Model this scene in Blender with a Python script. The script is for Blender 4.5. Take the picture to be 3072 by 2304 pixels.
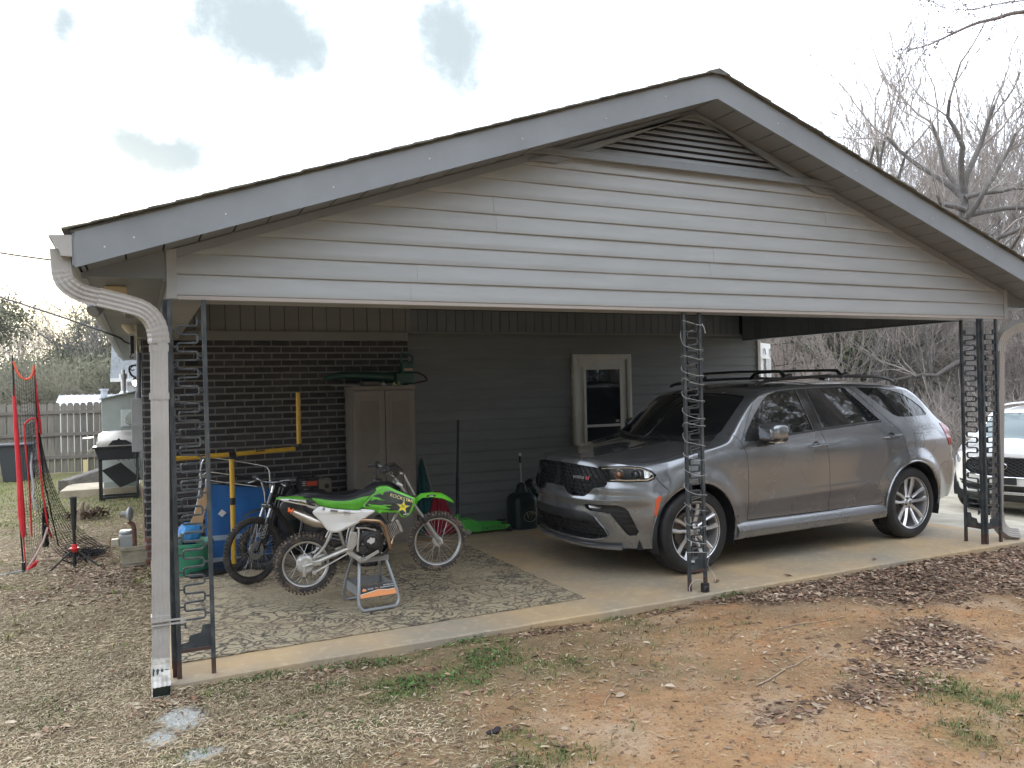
import bpy, bmesh, math, random
import numpy as np
from mathutils import Vector, Matrix, noise as mn
random.seed(7); np.random.seed(7)
PI=math.pi; rad=math.radians
scene=bpy.context.scene; COL=scene.collection
for o in list(bpy.data.objects): bpy.data.objects.remove(o)
# ---------------------------------------------------------------- camera, sky, sun, exposure
cam=bpy.data.objects.new('camera',bpy.data.cameras.new('camera')); COL.objects.link(cam)
cam.data.sensor_width=36; cam.data.lens=27.62; cam.data.clip_start=.05; cam.data.clip_end=900
RC=((.90362,.02004,-.42786),(-.42769,-.01252,-.90384),(-.02347,.99972,-.00274))
def _cam():
    X=Vector(RC[0]); Y=Vector(RC[1]); Z=Vector(RC[2])
    # rows are the world axes in camera space; columns of the matrix are camera axes in world space
    m=Matrix((tuple(X),tuple(Y),tuple(Z)))
    c0=m.col[0].normalized(); c2=(m.col[2]-c0*m.col[2].dot(c0)).normalized(); c1=c2.cross(c0)
    M4=Matrix.Identity(4)
    for i in range(3): M4[i][0]=c0[i]; M4[i][1]=c1[i]; M4[i][2]=c2[i]
    M4.translation=Vector((-0.185,-5.297,1.75))
    return M4
cam.matrix_world=_cam(); scene.camera=cam
scene.view_settings.view_transform='Standard'; scene.view_settings.look='None'
scene.view_settings.gamma=1; scene.view_settings.use_curve_mapping=False; scene.view_settings.exposure=1.42
SUN_AZ=rad(-4); SUN_EL=rad(13)
w=bpy.data.worlds.new('World'); scene.world=w; w.use_nodes=True
def build_sky():
    nt=w.node_tree; N=nt.nodes; L=nt.links; N.clear()
    out=N.new('ShaderNodeOutputWorld'); bg=N.new('ShaderNodeBackground'); bg.inputs[1].default_value=.12
    L.new(bg.outputs[0],out.inputs[0])
    sky=N.new('ShaderNodeTexSky'); sky.sky_type='NISHITA'; sky.sun_disc=False
    sky.sun_elevation=SUN_EL; sky.sun_rotation=SUN_AZ; sky.dust_density=2.5
    tc=N.new('ShaderNodeTexCoord')
    def math_(op,a,b=None,clamp=False):
        n=N.new('ShaderNodeMath'); n.operation=op; n.use_clamp=clamp
        for i,v in enumerate((a,b)):
            if v is None: continue
            if isinstance(v,(int,float)): n.inputs[i].default_value=v
            else: L.new(v,n.inputs[i])
        return n.outputs[0]
    def mix(f,a,b):
        n=N.new('ShaderNodeMix'); n.data_type='RGBA'
        if isinstance(f,float): n.inputs[0].default_value=f
        else: L.new(f,n.inputs[0])
        for i,v in ((6,a),(7,b)):
            if isinstance(v,tuple): n.inputs[i].default_value=(*v,1)
            else: L.new(v,n.inputs[i])
        return n.outputs[2]
    nz=N.new('ShaderNodeTexNoise'); nz.inputs['Scale'].default_value=9; nz.inputs['Detail'].default_value=7; nz.inputs['Roughness'].default_value=.7
    L.new(tc.outputs['Generated'],nz.inputs['Vector'])
    # thin places in the cloud deck, as soft ragged ellipsoids in direction space
    wn=N.new('ShaderNodeTexNoise'); wn.inputs['Scale'].default_value=7; wn.inputs['Detail'].default_value=5; L.new(tc.outputs['Generated'],wn.inputs['Vector'])
    ws=N.new('ShaderNodeVectorMath'); ws.operation='MULTIPLY_ADD'; L.new(wn.outputs['Color'],ws.inputs[0]); ws.inputs[1].default_value=(.11,.11,.11); ws.inputs[2].default_value=(-.055,-.055,-.055)
    wa=N.new('ShaderNodeVectorMath'); wa.operation='ADD'; L.new(ws.outputs[0],wa.inputs[0]); L.new(tc.outputs['Generated'],wa.inputs[1])
    total=None
    for (c,s,wt) in CLOUD_GAPS:
        v=N.new('ShaderNodeVectorMath'); v.operation='SUBTRACT'; L.new(wa.outputs[0],v.inputs[0]); v.inputs[1].default_value=c
        v2=N.new('ShaderNodeVectorMath'); v2.operation='DIVIDE'; L.new(v.outputs[0],v2.inputs[0]); v2.inputs[1].default_value=s
        v3=N.new('ShaderNodeVectorMath'); v3.operation='LENGTH'; L.new(v2.outputs[0],v3.inputs[0])
        m=math_('MULTIPLY',math_('SUBTRACT',1.0,v3.outputs['Value'],True),wt)
        total=m if total is None else math_('MAXIMUM',total,m)
    nz2=N.new('ShaderNodeTexNoise'); nz2.inputs['Scale'].default_value=2.3; nz2.inputs['Detail'].default_value=5
    L.new(tc.outputs['Generated'],nz2.inputs['Vector'])
    broad=math_('MULTIPLY',math_('SUBTRACT',nz2.outputs[0],.62,True),1.6)
    g=math_('MULTIPLY',math_('ADD',math_('MULTIPLY',total,1.7),math_('MULTIPLY',math_('SUBTRACT',nz.outputs[0],.50),3.0)),math_('MULTIPLY',total,4.0,True),True)
    g=math_('MAXIMUM',g,broad,True)
    g=math_('SUBTRACT',1.0,math_('POWER',math_('SUBTRACT',1.0,math_('MULTIPLY',g,.75)),4.0))
    grey=mix(.55,sky.outputs[0],(2.3,2.8,3.1))
    white=mix(.93,sky.outputs[0],(8.7,9.4,10.7))
    col=mix(g,white,(2.0,2.35,2.5))
    # warm veil of cloud round the low sun
    d=N.new('ShaderNodeVectorMath'); d.operation='DOT_PRODUCT'; L.new(tc.outputs['Generated'],d.inputs[0])
    d.inputs[1].default_value=(math.sin(SUN_AZ)*math.cos(rad(5)),math.cos(SUN_AZ)*math.cos(rad(5)),math.sin(rad(5)))
    glow=math_('POWER',math_('MAXIMUM',d.outputs['Value'],0.0),150.0)
    col=mix(glow,col,(11,9.6,6.6))
    L.new(col,bg.inputs[0])
CLOUD_GAPS=[((.128,.906,.405),(.12,.07,.065),1.0),((.330,.862,.390),(.065,.08,.08),.6),((.012,.96,.275),(.075,.08,.040),1.0),((-.060,.926,.374),(.045,.05,.035),.6),((-.086,.977,.194),(.05,.05,.020),.8),((-.034,.916,.403),(.03,.04,.02),.6)]
build_sky()
sl=bpy.data.lights.new('sun','SUN'); sl.energy=.9; sl.angle=rad(14); sl.color=(1,.965,.91)
so=bpy.data.objects.new('sun',sl); COL.objects.link(so)
sd=Vector((math.sin(SUN_AZ)*math.cos(SUN_EL),math.cos(SUN_AZ)*math.cos(SUN_EL),math.sin(SUN_EL)))
so.rotation_euler=sd.to_track_quat('Z','Y').to_euler(); so.location=(0,20,15)
# ---------------------------------------------------------------- helpers
def tag(o,label=None,cat=None,group=None,kind=None):
    if label: o['label']=label
    if cat: o['category']=cat
    if group: o['group']=group
    if kind: o['kind']=kind
    return o
def empty(name,loc=(0,0,0),rz=0,label=None,cat=None,group=None,kind=None,rx=0,ry=0):
    o=bpy.data.objects.new(name,None); COL.objects.link(o); o.location=loc; o.rotation_euler=(rx,ry,rz); o.empty_display_size=.1
    return tag(o,label,cat,group,kind)
class MB:
    def __init__(s): s.v=[]; s.f=[]; s.m=[]
    def add(s,vs,fs,m=0):
        b=len(s.v); s.v.extend([tuple(p) for p in vs]); s.f.extend([tuple(i+b for i in f) for f in fs]); s.m.extend([m]*len(fs)); return s
    def box(s,x0,y0,z0,x1,y1,z1,m=0):
        return s.add([(x0,y0,z0),(x1,y0,z0),(x1,y1,z0),(x0,y1,z0),(x0,y0,z1),(x1,y0,z1),(x1,y1,z1),(x0,y1,z1)],
            [(0,3,2,1),(4,5,6,7),(0,1,5,4),(1,2,6,5),(2,3,7,6),(3,0,4,7)],m)
    def bar(s,p,q,wd,ht=None,up=(0,0,1),m=0):
        p=Vector(p);q=Vector(q);d=(q-p).normalized();u=Vector(up)
        a=d.cross(u)
        if a.length<1e-4: a=d.cross(Vector((1,0,0)))
        a.normalize(); b=a.cross(d).normalized(); ht=ht or wd; a=a*wd/2;b=b*ht/2
        vs=[p-a-b,p+a-b,p+a+b,p-a+b,q-a-b,q+a-b,q+a+b,q-a+b]
        return s.add(vs,[(0,3,2,1),(4,5,6,7),(0,1,5,4),(1,2,6,5),(2,3,7,6),(3,0,4,7)],m)
    def tube(s,pts,r,n=8,closed=False,cap=True,m=0,prof=None,up=None):
        P=[Vector(p) for p in pts]; k=len(P)
        rs=r if isinstance(r,(list,tuple)) else [r]*k
        vs=[];prev=None
        for i in range(k):
            if closed: d=P[(i+1)%k]-P[i-1]
            else: d=P[min(i+1,k-1)]-P[max(i-1,0)]
            if d.length<1e-9: d=Vector((0,0,1))
            d.normalize()
            if prev is None:
                a=Vector(up) if up else (Vector((0,0,1)) if abs(d.z)<.9 else Vector((1,0,0)))
                a=(a-d*a.dot(d)).normalized()
            else:
                a=prev-d*prev.dot(d)
                a=a.normalized() if a.length>1e-6 else Vector((1,0,0))
            prev=a; b=d.cross(a)
            if prof: vs+= [P[i]+a*(px*rs[i])+b*(py*rs[i]) for px,py in prof]
            else: vs+=[P[i]+a*(rs[i]*math.cos(2*PI*j/n))+b*(rs[i]*math.sin(2*PI*j/n)) for j in range(n)]
        if prof: n=len(prof)
        fs=[]
        for i in range(k if closed else k-1):
            i2=(i+1)%k
            for j in range(n):
                j2=(j+1)%n; fs.append((i*n+j,i*n+j2,i2*n+j2,i2*n+j))
        if cap and not closed:
            fs.append(tuple(range(n))[::-1]); fs.append(tuple((k-1)*n+j for j in range(n)))
        return s.add(vs,fs,m)
    def cyl(s,p,q,r,r2=None,n=16,m=0,cap=True): return s.tube([p,q],[r,r if r2 is None else r2],n,cap=cap,m=m)
    def lathe(s,prof,o=(0,0,0),ax=(0,0,1),n=24,m=0,closed=False):
        # prof: (radius, height along axis)
        o=Vector(o);ax=Vector(ax).normalized(); a=ax.orthogonal().normalized(); b=ax.cross(a)
        vs=[o+ax*h+a*(r*math.cos(2*PI*j/n))+b*(r*math.sin(2*PI*j/n)) for r,h in prof for j in range(n)]
        k=len(prof);fs=[]
        for i in range(k if closed else k-1):
            i2=(i+1)%k
            for j in range(n): j2=(j+1)%n; fs.append((i*n+j,i*n+j2,i2*n+j2,i2*n+j))
        return s.add(vs,fs,m)
    def prism(s,poly,y0,y1,m=0,fn=None,bev=0):
        # poly in (x,z), extruded along y ; fn maps (x,y,z)
        A=sum(poly[i][0]*poly[(i+1)%len(poly)][1]-poly[(i+1)%len(poly)][0]*poly[i][1] for i in range(len(poly)))
        if A<0: poly=poly[::-1]
        n=len(poly); fn=fn or (lambda x,y,z:(x,y,z))
        if bev:
            ins=inset(poly,bev)
            vs=[fn(x,y0,z) for x,z in ins]+[fn(x,y0+bev,z) for x,z in poly]+[fn(x,y1-bev,z) for x,z in poly]+[fn(x,y1,z) for x,z in ins]
            fs=[tuple(range(n)),tuple(3*n+i for i in range(n))[::-1]]
            for k in range(3):
                for i in range(n): j=(i+1)%n; fs.append((k*n+j,k*n+i,(k+1)*n+i,(k+1)*n+j))
            return s.add(vs,fs,m)
        vs=[fn(x,y0,z) for x,z in poly]+[fn(x,y1,z) for x,z in poly]
        fs=[tuple(range(n)),tuple(n+i for i in range(n))[::-1]]
        for i in range(n): j=(i+1)%n; fs.append((j,i,n+i,n+j))
        return s.add(vs,fs,m)
    def ball(s,c,r,nu=12,nv=8,m=0):
        rx,ry,rz=r if isinstance(r,(tuple,list)) else (r,r,r)
        vs=[(c[0],c[1],c[2]-rz)]
        for i in range(1,nv):
            t=PI*i/nv
            for j in range(nu): p=2*PI*j/nu; vs.append((c[0]+rx*math.sin(t)*math.cos(p),c[1]+ry*math.sin(t)*math.sin(p),c[2]-rz*math.cos(t)))
        vs.append((c[0],c[1],c[2]+rz)); fs=[]
        for j in range(nu): fs.append((0,1+(j+1)%nu,1+j))
        for i in range(nv-2):
            for j in range(nu): a=1+i*nu; fs.append((a+j,a+(j+1)%nu,a+nu+(j+1)%nu,a+nu+j))
        t=len(vs)-1
        for j in range(nu): a=1+(nv-2)*nu; fs.append((t,a+j,a+(j+1)%nu))
        return s.add(vs,fs,m)
    def grid(s,rows,m=0,closeu=False):
        k=len(rows);n=len(rows[0]);vs=[p for r in rows for p in r];fs=[]
        for i in range(k-1):
            for j in range(n if closeu else n-1): j2=(j+1)%n; fs.append((i*n+j,i*n+j2,(i+1)*n+j2,(i+1)*n+j))
        return s.add(vs,fs,m)
    def mesh(s,name):
        me=bpy.data.meshes.new(name); me.from_pydata(s.v,[],s.f)
        if any(s.m): me.polygons.foreach_set('material_index',s.m)
        me.update(); return me
def inset(poly,d):
    n=len(poly);out=[]
    for i in range(n):
        p0=Vector(poly[i-1]).to_2d();p=Vector(poly[i]).to_2d();p1=Vector(poly[(i+1)%n]).to_2d()
        a=(p-p0).normalized();b=(p1-p).normalized(); na=Vector((-a.y,a.x));nb=Vector((-b.y,b.x))
        t=(na+nb); 
        if t.length<1e-5: t=na.copy()
        t.normalize(); k=d/max(.35,t.dot(na)); out.append((p.x+t.x*k,p.y+t.y*k))
    return out
def obj(name,mb,mat,parent=None,smooth=False,bevel=0,ang=35,loc=None):
    me=mb if isinstance(mb,bpy.types.Mesh) else mb.mesh(name)
    if not isinstance(mb,bpy.types.Mesh) or not me.materials:
        for m_ in (mat if isinstance(mat,(list,tuple)) else [mat]): me.materials.append(m_)
    if smooth and not isinstance(mb,bpy.types.Mesh):
        me.shade_smooth(); me.set_sharp_from_angle(angle=rad(ang))
    o=bpy.data.objects.new(name,me); COL.objects.link(o)
    if parent: o.parent=parent
    if loc: o.location=loc
    if bevel:
        b=o.modifiers.new('bevel','BEVEL'); b.width=bevel; b.segments=2; b.limit_method='ANGLE'; b.angle_limit=rad(40)
    return o
def smoothpath(pts,k=6,closed=False):
    P=[Vector(p) for p in pts];n=len(P);out=[]
    rng=range(n) if closed else range(n-1)
    for i in rng:
        p0=P[i-1] if (i>0 or closed) else P[0]*2-P[1]; p1=P[i]; p2=P[(i+1)%n]
        p3=P[(i+2)%n] if (closed or i+2<n) else P[-1]*2-P[-2]
        for j in range(k):
            t=j/k; out.append(tuple(.5*((2*p1)+(p2-p0)*t+(2*p0-5*p1+4*p2-p3)*t*t+(3*p1-p0-3*p2+p3)*t**3)))
    if not closed: out.append(tuple(P[-1]))
    return out
def smoothpoly(poly,k=5):
    return [(p[0],p[1]) for p in smoothpath([(x,y,0) for x,y in poly],k,True)]
# ---------------------------------------------------------------- materials
MATS={}
def M(name,col,rough=.6,metal=0,col2=None,vs=6,vd=4,amt=1.0,bump=0,bs=60,bd=3,rnd=0,coat=0,spec=.5,trans=0,coords='Object',stretch=None,ramp=(.35,.65),emit=None,aniso=None,alpha=1,attr=None,rough2=None,bdist=.01,flake=0):
    if name in MATS: return MATS[name]
    m=bpy.data.materials.new(name); m.use_nodes=True; nt=m.node_tree; N=nt.nodes; L=nt.links
    b=N['Principled BSDF']; b.inputs['Roughness'].default_value=rough; b.inputs['Metallic'].default_value=metal
    b.inputs['Specular IOR Level'].default_value=spec
    b.inputs['Coat Weight'].default_value=coat; b.inputs['Coat Roughness'].default_value=.04
    b.inputs['Transmission Weight'].default_value=trans; b.inputs['Alpha'].default_value=alpha
    tc=N.new('ShaderNodeTexCoord'); vec=tc.outputs[coords]
    if stretch:
        mp=N.new('ShaderNodeMapping'); mp.inputs['Scale'].default_value=stretch; L.new(vec,mp.inputs[0]); vec=mp.outputs[0]
    cur=None
    if attr:
        a=N.new('ShaderNodeAttribute'); a.attribute_name=attr; cur=a.outputs['Color']
    if col2 is not None:
        nz=N.new('ShaderNodeTexNoise'); nz.inputs['Scale'].default_value=vs; nz.inputs['Detail'].default_value=vd; nz.inputs['Roughness'].default_value=.6; L.new(vec,nz.inputs['Vector'])
        r=N.new('ShaderNodeMapRange'); r.inputs[1].default_value=ramp[0]; r.inputs[2].default_value=ramp[1]; r.inputs[4].default_value=amt; L.new(nz.outputs[0],r.inputs[0])
        mx=N.new('ShaderNodeMix'); mx.data_type='RGBA'; mx.inputs[6].default_value=(*col,1); mx.inputs[7].default_value=(*col2,1); L.new(r.outputs[0],mx.inputs[0])
        cur=mx.outputs[2]
        if rough2 is not None:
            rr=N.new('ShaderNodeMapRange'); rr.inputs[3].default_value=rough; rr.inputs[4].default_value=rough2; L.new(r.outputs[0],rr.inputs[0]); L.new(rr.outputs[0],b.inputs['Roughness'])
    if rnd:
        oi=N.new('ShaderNodeObjectInfo'); hs=N.new('ShaderNodeHueSaturation')
        mr=N.new('ShaderNodeMapRange'); mr.inputs[3].default_value=1-rnd; mr.inputs[4].default_value=1+rnd; L.new(oi.outputs['Random'],mr.inputs[0]); L.new(mr.outputs[0],hs.inputs['Value'])
        if cur: L.new(cur,hs.inputs['Color'])
        else: hs.inputs['Color'].default_value=(*col,1)
        cur=hs.outputs[0]
    if cur: L.new(cur,b.inputs['Base Color'])
    else: b.inputs['Base Color'].default_value=(*col,1)
    if bump:
        nb=N.new('ShaderNodeTexNoise'); nb.inputs['Scale'].default_value=bs; nb.inputs['Detail'].default_value=bd; L.new(vec,nb.inputs['Vector'])
        bp=N.new('ShaderNodeBump'); bp.inputs['Strength'].default_value=bump; bp.inputs['Distance'].default_value=bdist; L.new(nb.outputs[0],bp.inputs['Height']); L.new(bp.outputs[0],b.inputs['Normal'])
    if emit: b.inputs['Emission Color'].default_value=(*emit[0],1); b.inputs['Emission Strength'].default_value=emit[1]
    MATS[name]=m; return m
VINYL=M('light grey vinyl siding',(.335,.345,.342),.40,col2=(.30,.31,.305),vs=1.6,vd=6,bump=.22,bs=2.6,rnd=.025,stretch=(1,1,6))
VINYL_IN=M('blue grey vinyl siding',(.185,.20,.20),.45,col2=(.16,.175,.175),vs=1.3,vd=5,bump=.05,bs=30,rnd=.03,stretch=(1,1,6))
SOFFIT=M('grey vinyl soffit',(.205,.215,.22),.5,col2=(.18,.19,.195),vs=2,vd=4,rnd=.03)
TRIM=M('grey aluminium trim',(.225,.24,.25),.42,col2=(.195,.208,.215),vs=2.5,vd=5,bump=.05,bs=20)
TRIMW=M('pale vinyl trim',(.34,.34,.33),.45,col2=(.30,.30,.285),vs=4)
DARKV=M('dark gap',(.02,.02,.022),.8)
WHITEP=M('white painted trim',(.60,.59,.54),.45,col2=(.52,.51,.46),vs=5,vd=5)
BLACK=M('black plastic',(.012,.012,.013),.45,col2=(.02,.02,.02),vs=9)
RUBBER=M('black rubber',(.018,.018,.019),.75,col2=(.035,.033,.03),vs=12,bump=.2,bs=90)
STEEL=M('bare steel',(.55,.55,.54),.35,1,col2=(.42,.42,.41),vs=14)
CHROME=M('chrome',(.8,.8,.8),.12,1)
GLASSD=M('dark tinted glass',(.006,.008,.009),.02,0,spec=.7,coat=.3)
# ================================================================ HOUSE AND CARPORT
XC=4.06; RS=.342
ZS=lambda x:4.035-RS*abs(x-XC)        # rake soffit height
ZT=lambda x:4.225-RS*abs(x-XC)        # roof deck height
XL,XR=-.50,2*XC+.50
YB=3.90; YE=12.6
house=empty('house',(0,0,0),label='single-storey house of dark brick and grey siding with an attached gabled carport',cat='house')
def profile_board(x0,x1,z0,h,face_y,mat,parent,name='siding_board',clipfn=None,d=.013):
    """one vinyl course, bottom edge proud; clipfn(z)->(xmin,xmax)"""
    mb=MB(); zs=[z0,z0+.004,z0+.012,z0+h*.35,z0+h*.7,z0+h+.004]; ys=[face_y-d+.006,face_y-d,face_y-d-.0015,face_y-d*.72,face_y-d*.4,face_y]
    rows=[]
    for z,y in zip(zs,ys):
        a,b=x0,x1
        if clipfn: c=clipfn(z); a=max(a,c[0]); b=min(b,c[1])
        if b<a: m_=(a+b)/2; a=b=m_
        rows.append([(a,y,z),(b,y,z)])
    a,b=rows[0][0][0],rows[0][1][0]
    rows=[[(a,face_y+.002,z0),(b,face_y+.002,z0)]]+rows
    mb.grid(rows); 
    for side in (0,1): mb.add([r[side] for r in rows]+[(rows[-1][side][0],face_y+.002,rows[-1][side][2])],[tuple(range(len(rows)+1))])
    return obj(name,mb,mat,parent,smooth=True,ang=30)
# --- gable wall
g=MB(); g.prism([(-.02,2.352),(8.14,2.352),(8.14,ZS(8.14)+.03),(XC,ZS(XC)+.03),(-.02,ZS(-.02)+.03)],.003,.19)
gw=obj('gable_wall',g,VINYL,house); 
CH=.1318; clip=lambda z:(XC-(4.0-z)/RS,XC+(4.0-z)/RS)
seams={0:[1.55,5.35],1:[1.60,5.30],2:[4.20],3:[4.24],4:[2.22,6.1],5:[2.20,6.1],6:[5.55],7:[5.5],8:[2.62,7.0]}
for i in range(9):
    z0=2.362+i*CH
    xs=[0.03]+seams.get(i,[])+[8.10]
    if i==8: h=.115
    else: h=CH
    for a,b in zip(xs[:-1],xs[1:]):
        c=clip(z0)
        if b<c[0] or a>c[1]: continue
        # each board laps a little over its neighbour
        profile_board(a,b+.012,z0,h,-.001 if (xs.index(a)%2==0) else -.0035,VINYL,gw,clipfn=clip)
# corner posts and starter strip
obj('corner_trim',MB().box(-.024,-.022,2.34,.034,.0,ZS(0)+.0),TRIMW,house)
obj('corner_trim',MB().box(8.096,-.022,2.34,8.148,.0,ZS(8.12)),TRIMW,house)
obj('starter_strip',MB().box(.036,-.012,2.338,8.094,-.0,2.3615),M('pinkish beige trim',(.36,.32,.29),.5),house)
for sgn in (-1,1):
    xe=XC+sgn*4.04
    mb=MB(); f=lambda x,dz: ZS(x)+dz
    mb.prism([(XC,f(XC,-.062)),(xe,f(xe,-.062)),(xe,f(xe,-.006)),(XC,f(XC,-.006))],-.020,-.0165+.014)
    obj('rake_channel',mb,TRIM,house)
# beam wraps
beamm=M('beam wrap coil',(.34,.34,.335),.4,col2=(.30,.30,.295),vs=3)
obj('beam',MB().box(-.02,.0035,2.335,8.14,.215,2.351),beamm,house,bevel=.003)
# left beam and right beam run back to the house
obj('beam',MB().box(-.02,.217,2.336,.19,YB-.002,2.46),beamm,house)
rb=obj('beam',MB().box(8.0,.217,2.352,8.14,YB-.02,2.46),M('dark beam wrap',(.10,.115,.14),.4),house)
# carport inner faces of beams: vertical panels
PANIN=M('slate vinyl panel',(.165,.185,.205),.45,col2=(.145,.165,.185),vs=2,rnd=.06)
def vpanel_x(x0,x1,z0,z1,y,parent,mat,step=.1):
    n=max(1,round((x1-x0)/step)); st=(x1-x0)/n
    for i in range(n):
        a=x0+i*st; mb=MB(); mb.box(a+.0045,y-.012,z0,a+st-.0045,y,z1); obj('soffit_panel',mb,mat,parent)
def vpanel_y(y0,y1,z0,z1,x,parent,mat,step=.1,t=-.012):
    n=max(1,round((y1-y0)/step)); st=(y1-y0)/n
    for i in range(n):
        a=y0+i*st; mb=MB(); mb.box(min(x,x+t),a+.0045,z0,max(x,x+t),a+st-.0045,z1); obj('soffit_panel',mb,mat,parent)
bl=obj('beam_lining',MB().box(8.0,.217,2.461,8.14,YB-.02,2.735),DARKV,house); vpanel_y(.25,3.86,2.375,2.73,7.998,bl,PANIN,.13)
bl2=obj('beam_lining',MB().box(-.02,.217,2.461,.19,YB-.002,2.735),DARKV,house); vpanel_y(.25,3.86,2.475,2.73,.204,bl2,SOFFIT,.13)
# ceiling of the carport
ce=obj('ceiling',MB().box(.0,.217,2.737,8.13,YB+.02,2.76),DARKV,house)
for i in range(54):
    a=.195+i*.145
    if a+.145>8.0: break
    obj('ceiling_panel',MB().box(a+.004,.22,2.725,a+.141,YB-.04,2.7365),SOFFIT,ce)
lf=MB(); lf.lathe([(.0,-.05),(.05,-.05),(.09,-.035),(.10,0)],(2.95,.75,2.725),n=20); cl=obj('ceiling_light',lf,WHITEP,house,smooth=True)
# --- back wall, siding part
rw=obj('rear_wall',MB().box(2.76,YB+.06,-.02,8.36,YB+.2,2.76),DARKV,house)
DX0,DX1=5.08,6.02    # door casing
for i in range(19):
    z0=.0+i*.1318; h=.1318
    if z0+h>2.43: h=2.43-z0
    if h<.02: break
    zt=z0+h
    segs=[(2.765,8.34)]
    if z0<2.16: segs=[(2.765,DX0-.01),(DX1+.01,8.34)]
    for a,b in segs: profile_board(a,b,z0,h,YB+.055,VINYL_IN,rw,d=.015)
obj('over_door_trim',MB().box(DX0-.012,YB+.035,2.163,DX1+.012,YB+.058,2.243),VINYL_IN,rw)
obj('head_trim',MB().box(2.76,YB+.02,2.432,8.02,YB+.058,2.452),TRIM,house)
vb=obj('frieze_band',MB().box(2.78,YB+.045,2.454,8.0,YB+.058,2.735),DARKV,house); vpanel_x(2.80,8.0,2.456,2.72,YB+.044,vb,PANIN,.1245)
obj('corner_trim',MB().box(8.338,YB+.02,-.02,8.39,YB+.1,2.36),WHITEP,house)
# --- brick wall
BR=M('dark clinker brick',(.034,.031,.034),.7,col2=(.085,.060,.052),vs=6,vd=7,amt=.8,bump=.5,bs=55,rnd=.4,ramp=(.5,.8),spec=.4)
BRR=M('red brick',(.20,.085,.055),.8,col2=(.14,.06,.045),vs=9,bump=.5,bs=55,rnd=.2)
MORT=M('grey mortar',(.24,.24,.235),.95,col2=(.18,.18,.172),vs=18,bump=.4,bs=120)
wb=obj('brick_wall',MB().box(-.155,YB-.04,-.2,2.765,YB+.16,2.36),MORT,house)
sw=obj('side_brick_wall',MB().box(-.155,YB+.162,-.25,.0,YE-.3,2.44),MORT,house)
def brick_mesh(L,W=.012,H=.056):
    mb=MB(); rnd=random.random; n=3; e=.004
    x0,x1=0,L; pts=[(x0+e*rnd(),e*rnd()),(x1-e*rnd(),e*rnd()),(x1-e*rnd(),H-e*rnd()),(x0+e*rnd(),H-e*rnd())]
    ins=inset(pts,.004)
    vs=[(x,W,z) for x,z in pts]+[(x,.003,z) for x,z in pts]+[(x,0,z) for x,z in ins]
    fs=[(8,9,10,11)]
    for k in (0,1):
        for i in range(4): j=(i+1)%4; fs.append((k*4+i,k*4+j,k*4+4+j,k*4+4+i))
    mb.add(vs,fs); me=mb.mesh('brick'); me.materials.append(BR); return me
BM=[brick_mesh(.193) for _ in range(6)]; BH=[brick_mesh(.088) for _ in range(3)]; BRM=[]
for _ in range(2): m_=brick_mesh(.193); m_.materials.clear(); m_.materials.append(BRR); BRM.append(m_)
course=.0745; rest=MB(); nb=0
bricks=[]
for r in range(32):
    z=-.04+r*course; x=-.153
    if z>2.33: break
    first=True
    while x<2.75:
        if first and r%2: L=.088
        else: L=.193
        if x+L>2.76: L=2.76-x
        if L<.03: break
        hidden=(1.95<x<2.55 and z<1.7) or (.42<x<1.0 and z<.75)
        bricks.append((hidden, (x,z,L,r)))
        x+=L+.0105; first=False
vis=[b for h,b in bricks if not h]; 
vis.sort(key=lambda b:-b[1]); single=vis[:296]; joined=[b for b in vis[296:]]+[b for h,b in bricks if h]
for (x,z,L,r) in single:
    if L>.19: me=random.choice(BM)
    elif abs(L-.088)<.002: me=random.choice(BH)
    else: me=brick_mesh(L)
    o=bpy.data.objects.new('brick',me); COL.objects.link(o); o.parent=wb; o.location=(x,YB-.040-.0105+random.uniform(-.0015,.0015),z)
for (x,z,L,r) in joined:
    rest.add([(a+x,b+YB-.0505,c+z) for a,b,c in [v.co for v in (brick_mesh(L)).vertices]],[(8,9,10,11)]+[(k*4+i,k*4+(i+1)%4,k*4+4+(i+1)%4,k*4+4+i) for k in (0,1) for i in range(4)],1 if z<.25 and x<.2 else 0)
o=obj('lower_bricks',rest,[BR,BRR],wb); o['kind']='stuff'
# side wall bricks (seen edge-on)
side=MB()
for r in range(33):
    z=-.04+r*course; y=YB-.04+(.1 if r%2 else 0)
    while y<YE-.4 and z<2.38:
        side.box(-.166,y,z,-.154,y+.193,z+.056,1 if z<.25 else 0); y+=.2035
o=obj('side_bricks',side,[BR,BRR],sw); o['kind']='stuff'
# frieze above brick wall
obj('frieze_board',MB().box(-.02,YB-.075,2.335,2.76,YB-.03,2.432),SOFFIT,house,bevel=.003)
fb=obj('frieze_band',MB().box(.19,YB-.03,2.434,2.78,YB-.01,2.735),DARKV,house); vpanel_x(.2,2.74,2.436,2.722,YB-.031,fb,SOFFIT,.16)
obj('corner_trim',MB().box(2.742,YB-.05,2.434,2.80,YB-.0,2.735),SOFFIT,house)
obj('frieze_end',MB().box(-.2,YB-.42,2.335,-.022,YB-.02,2.458),SOFFIT,house)
obj('frieze_board',MB().box(-.20,YB,2.33,-.157,YE-.3,2.458),SOFFIT,house)
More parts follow.
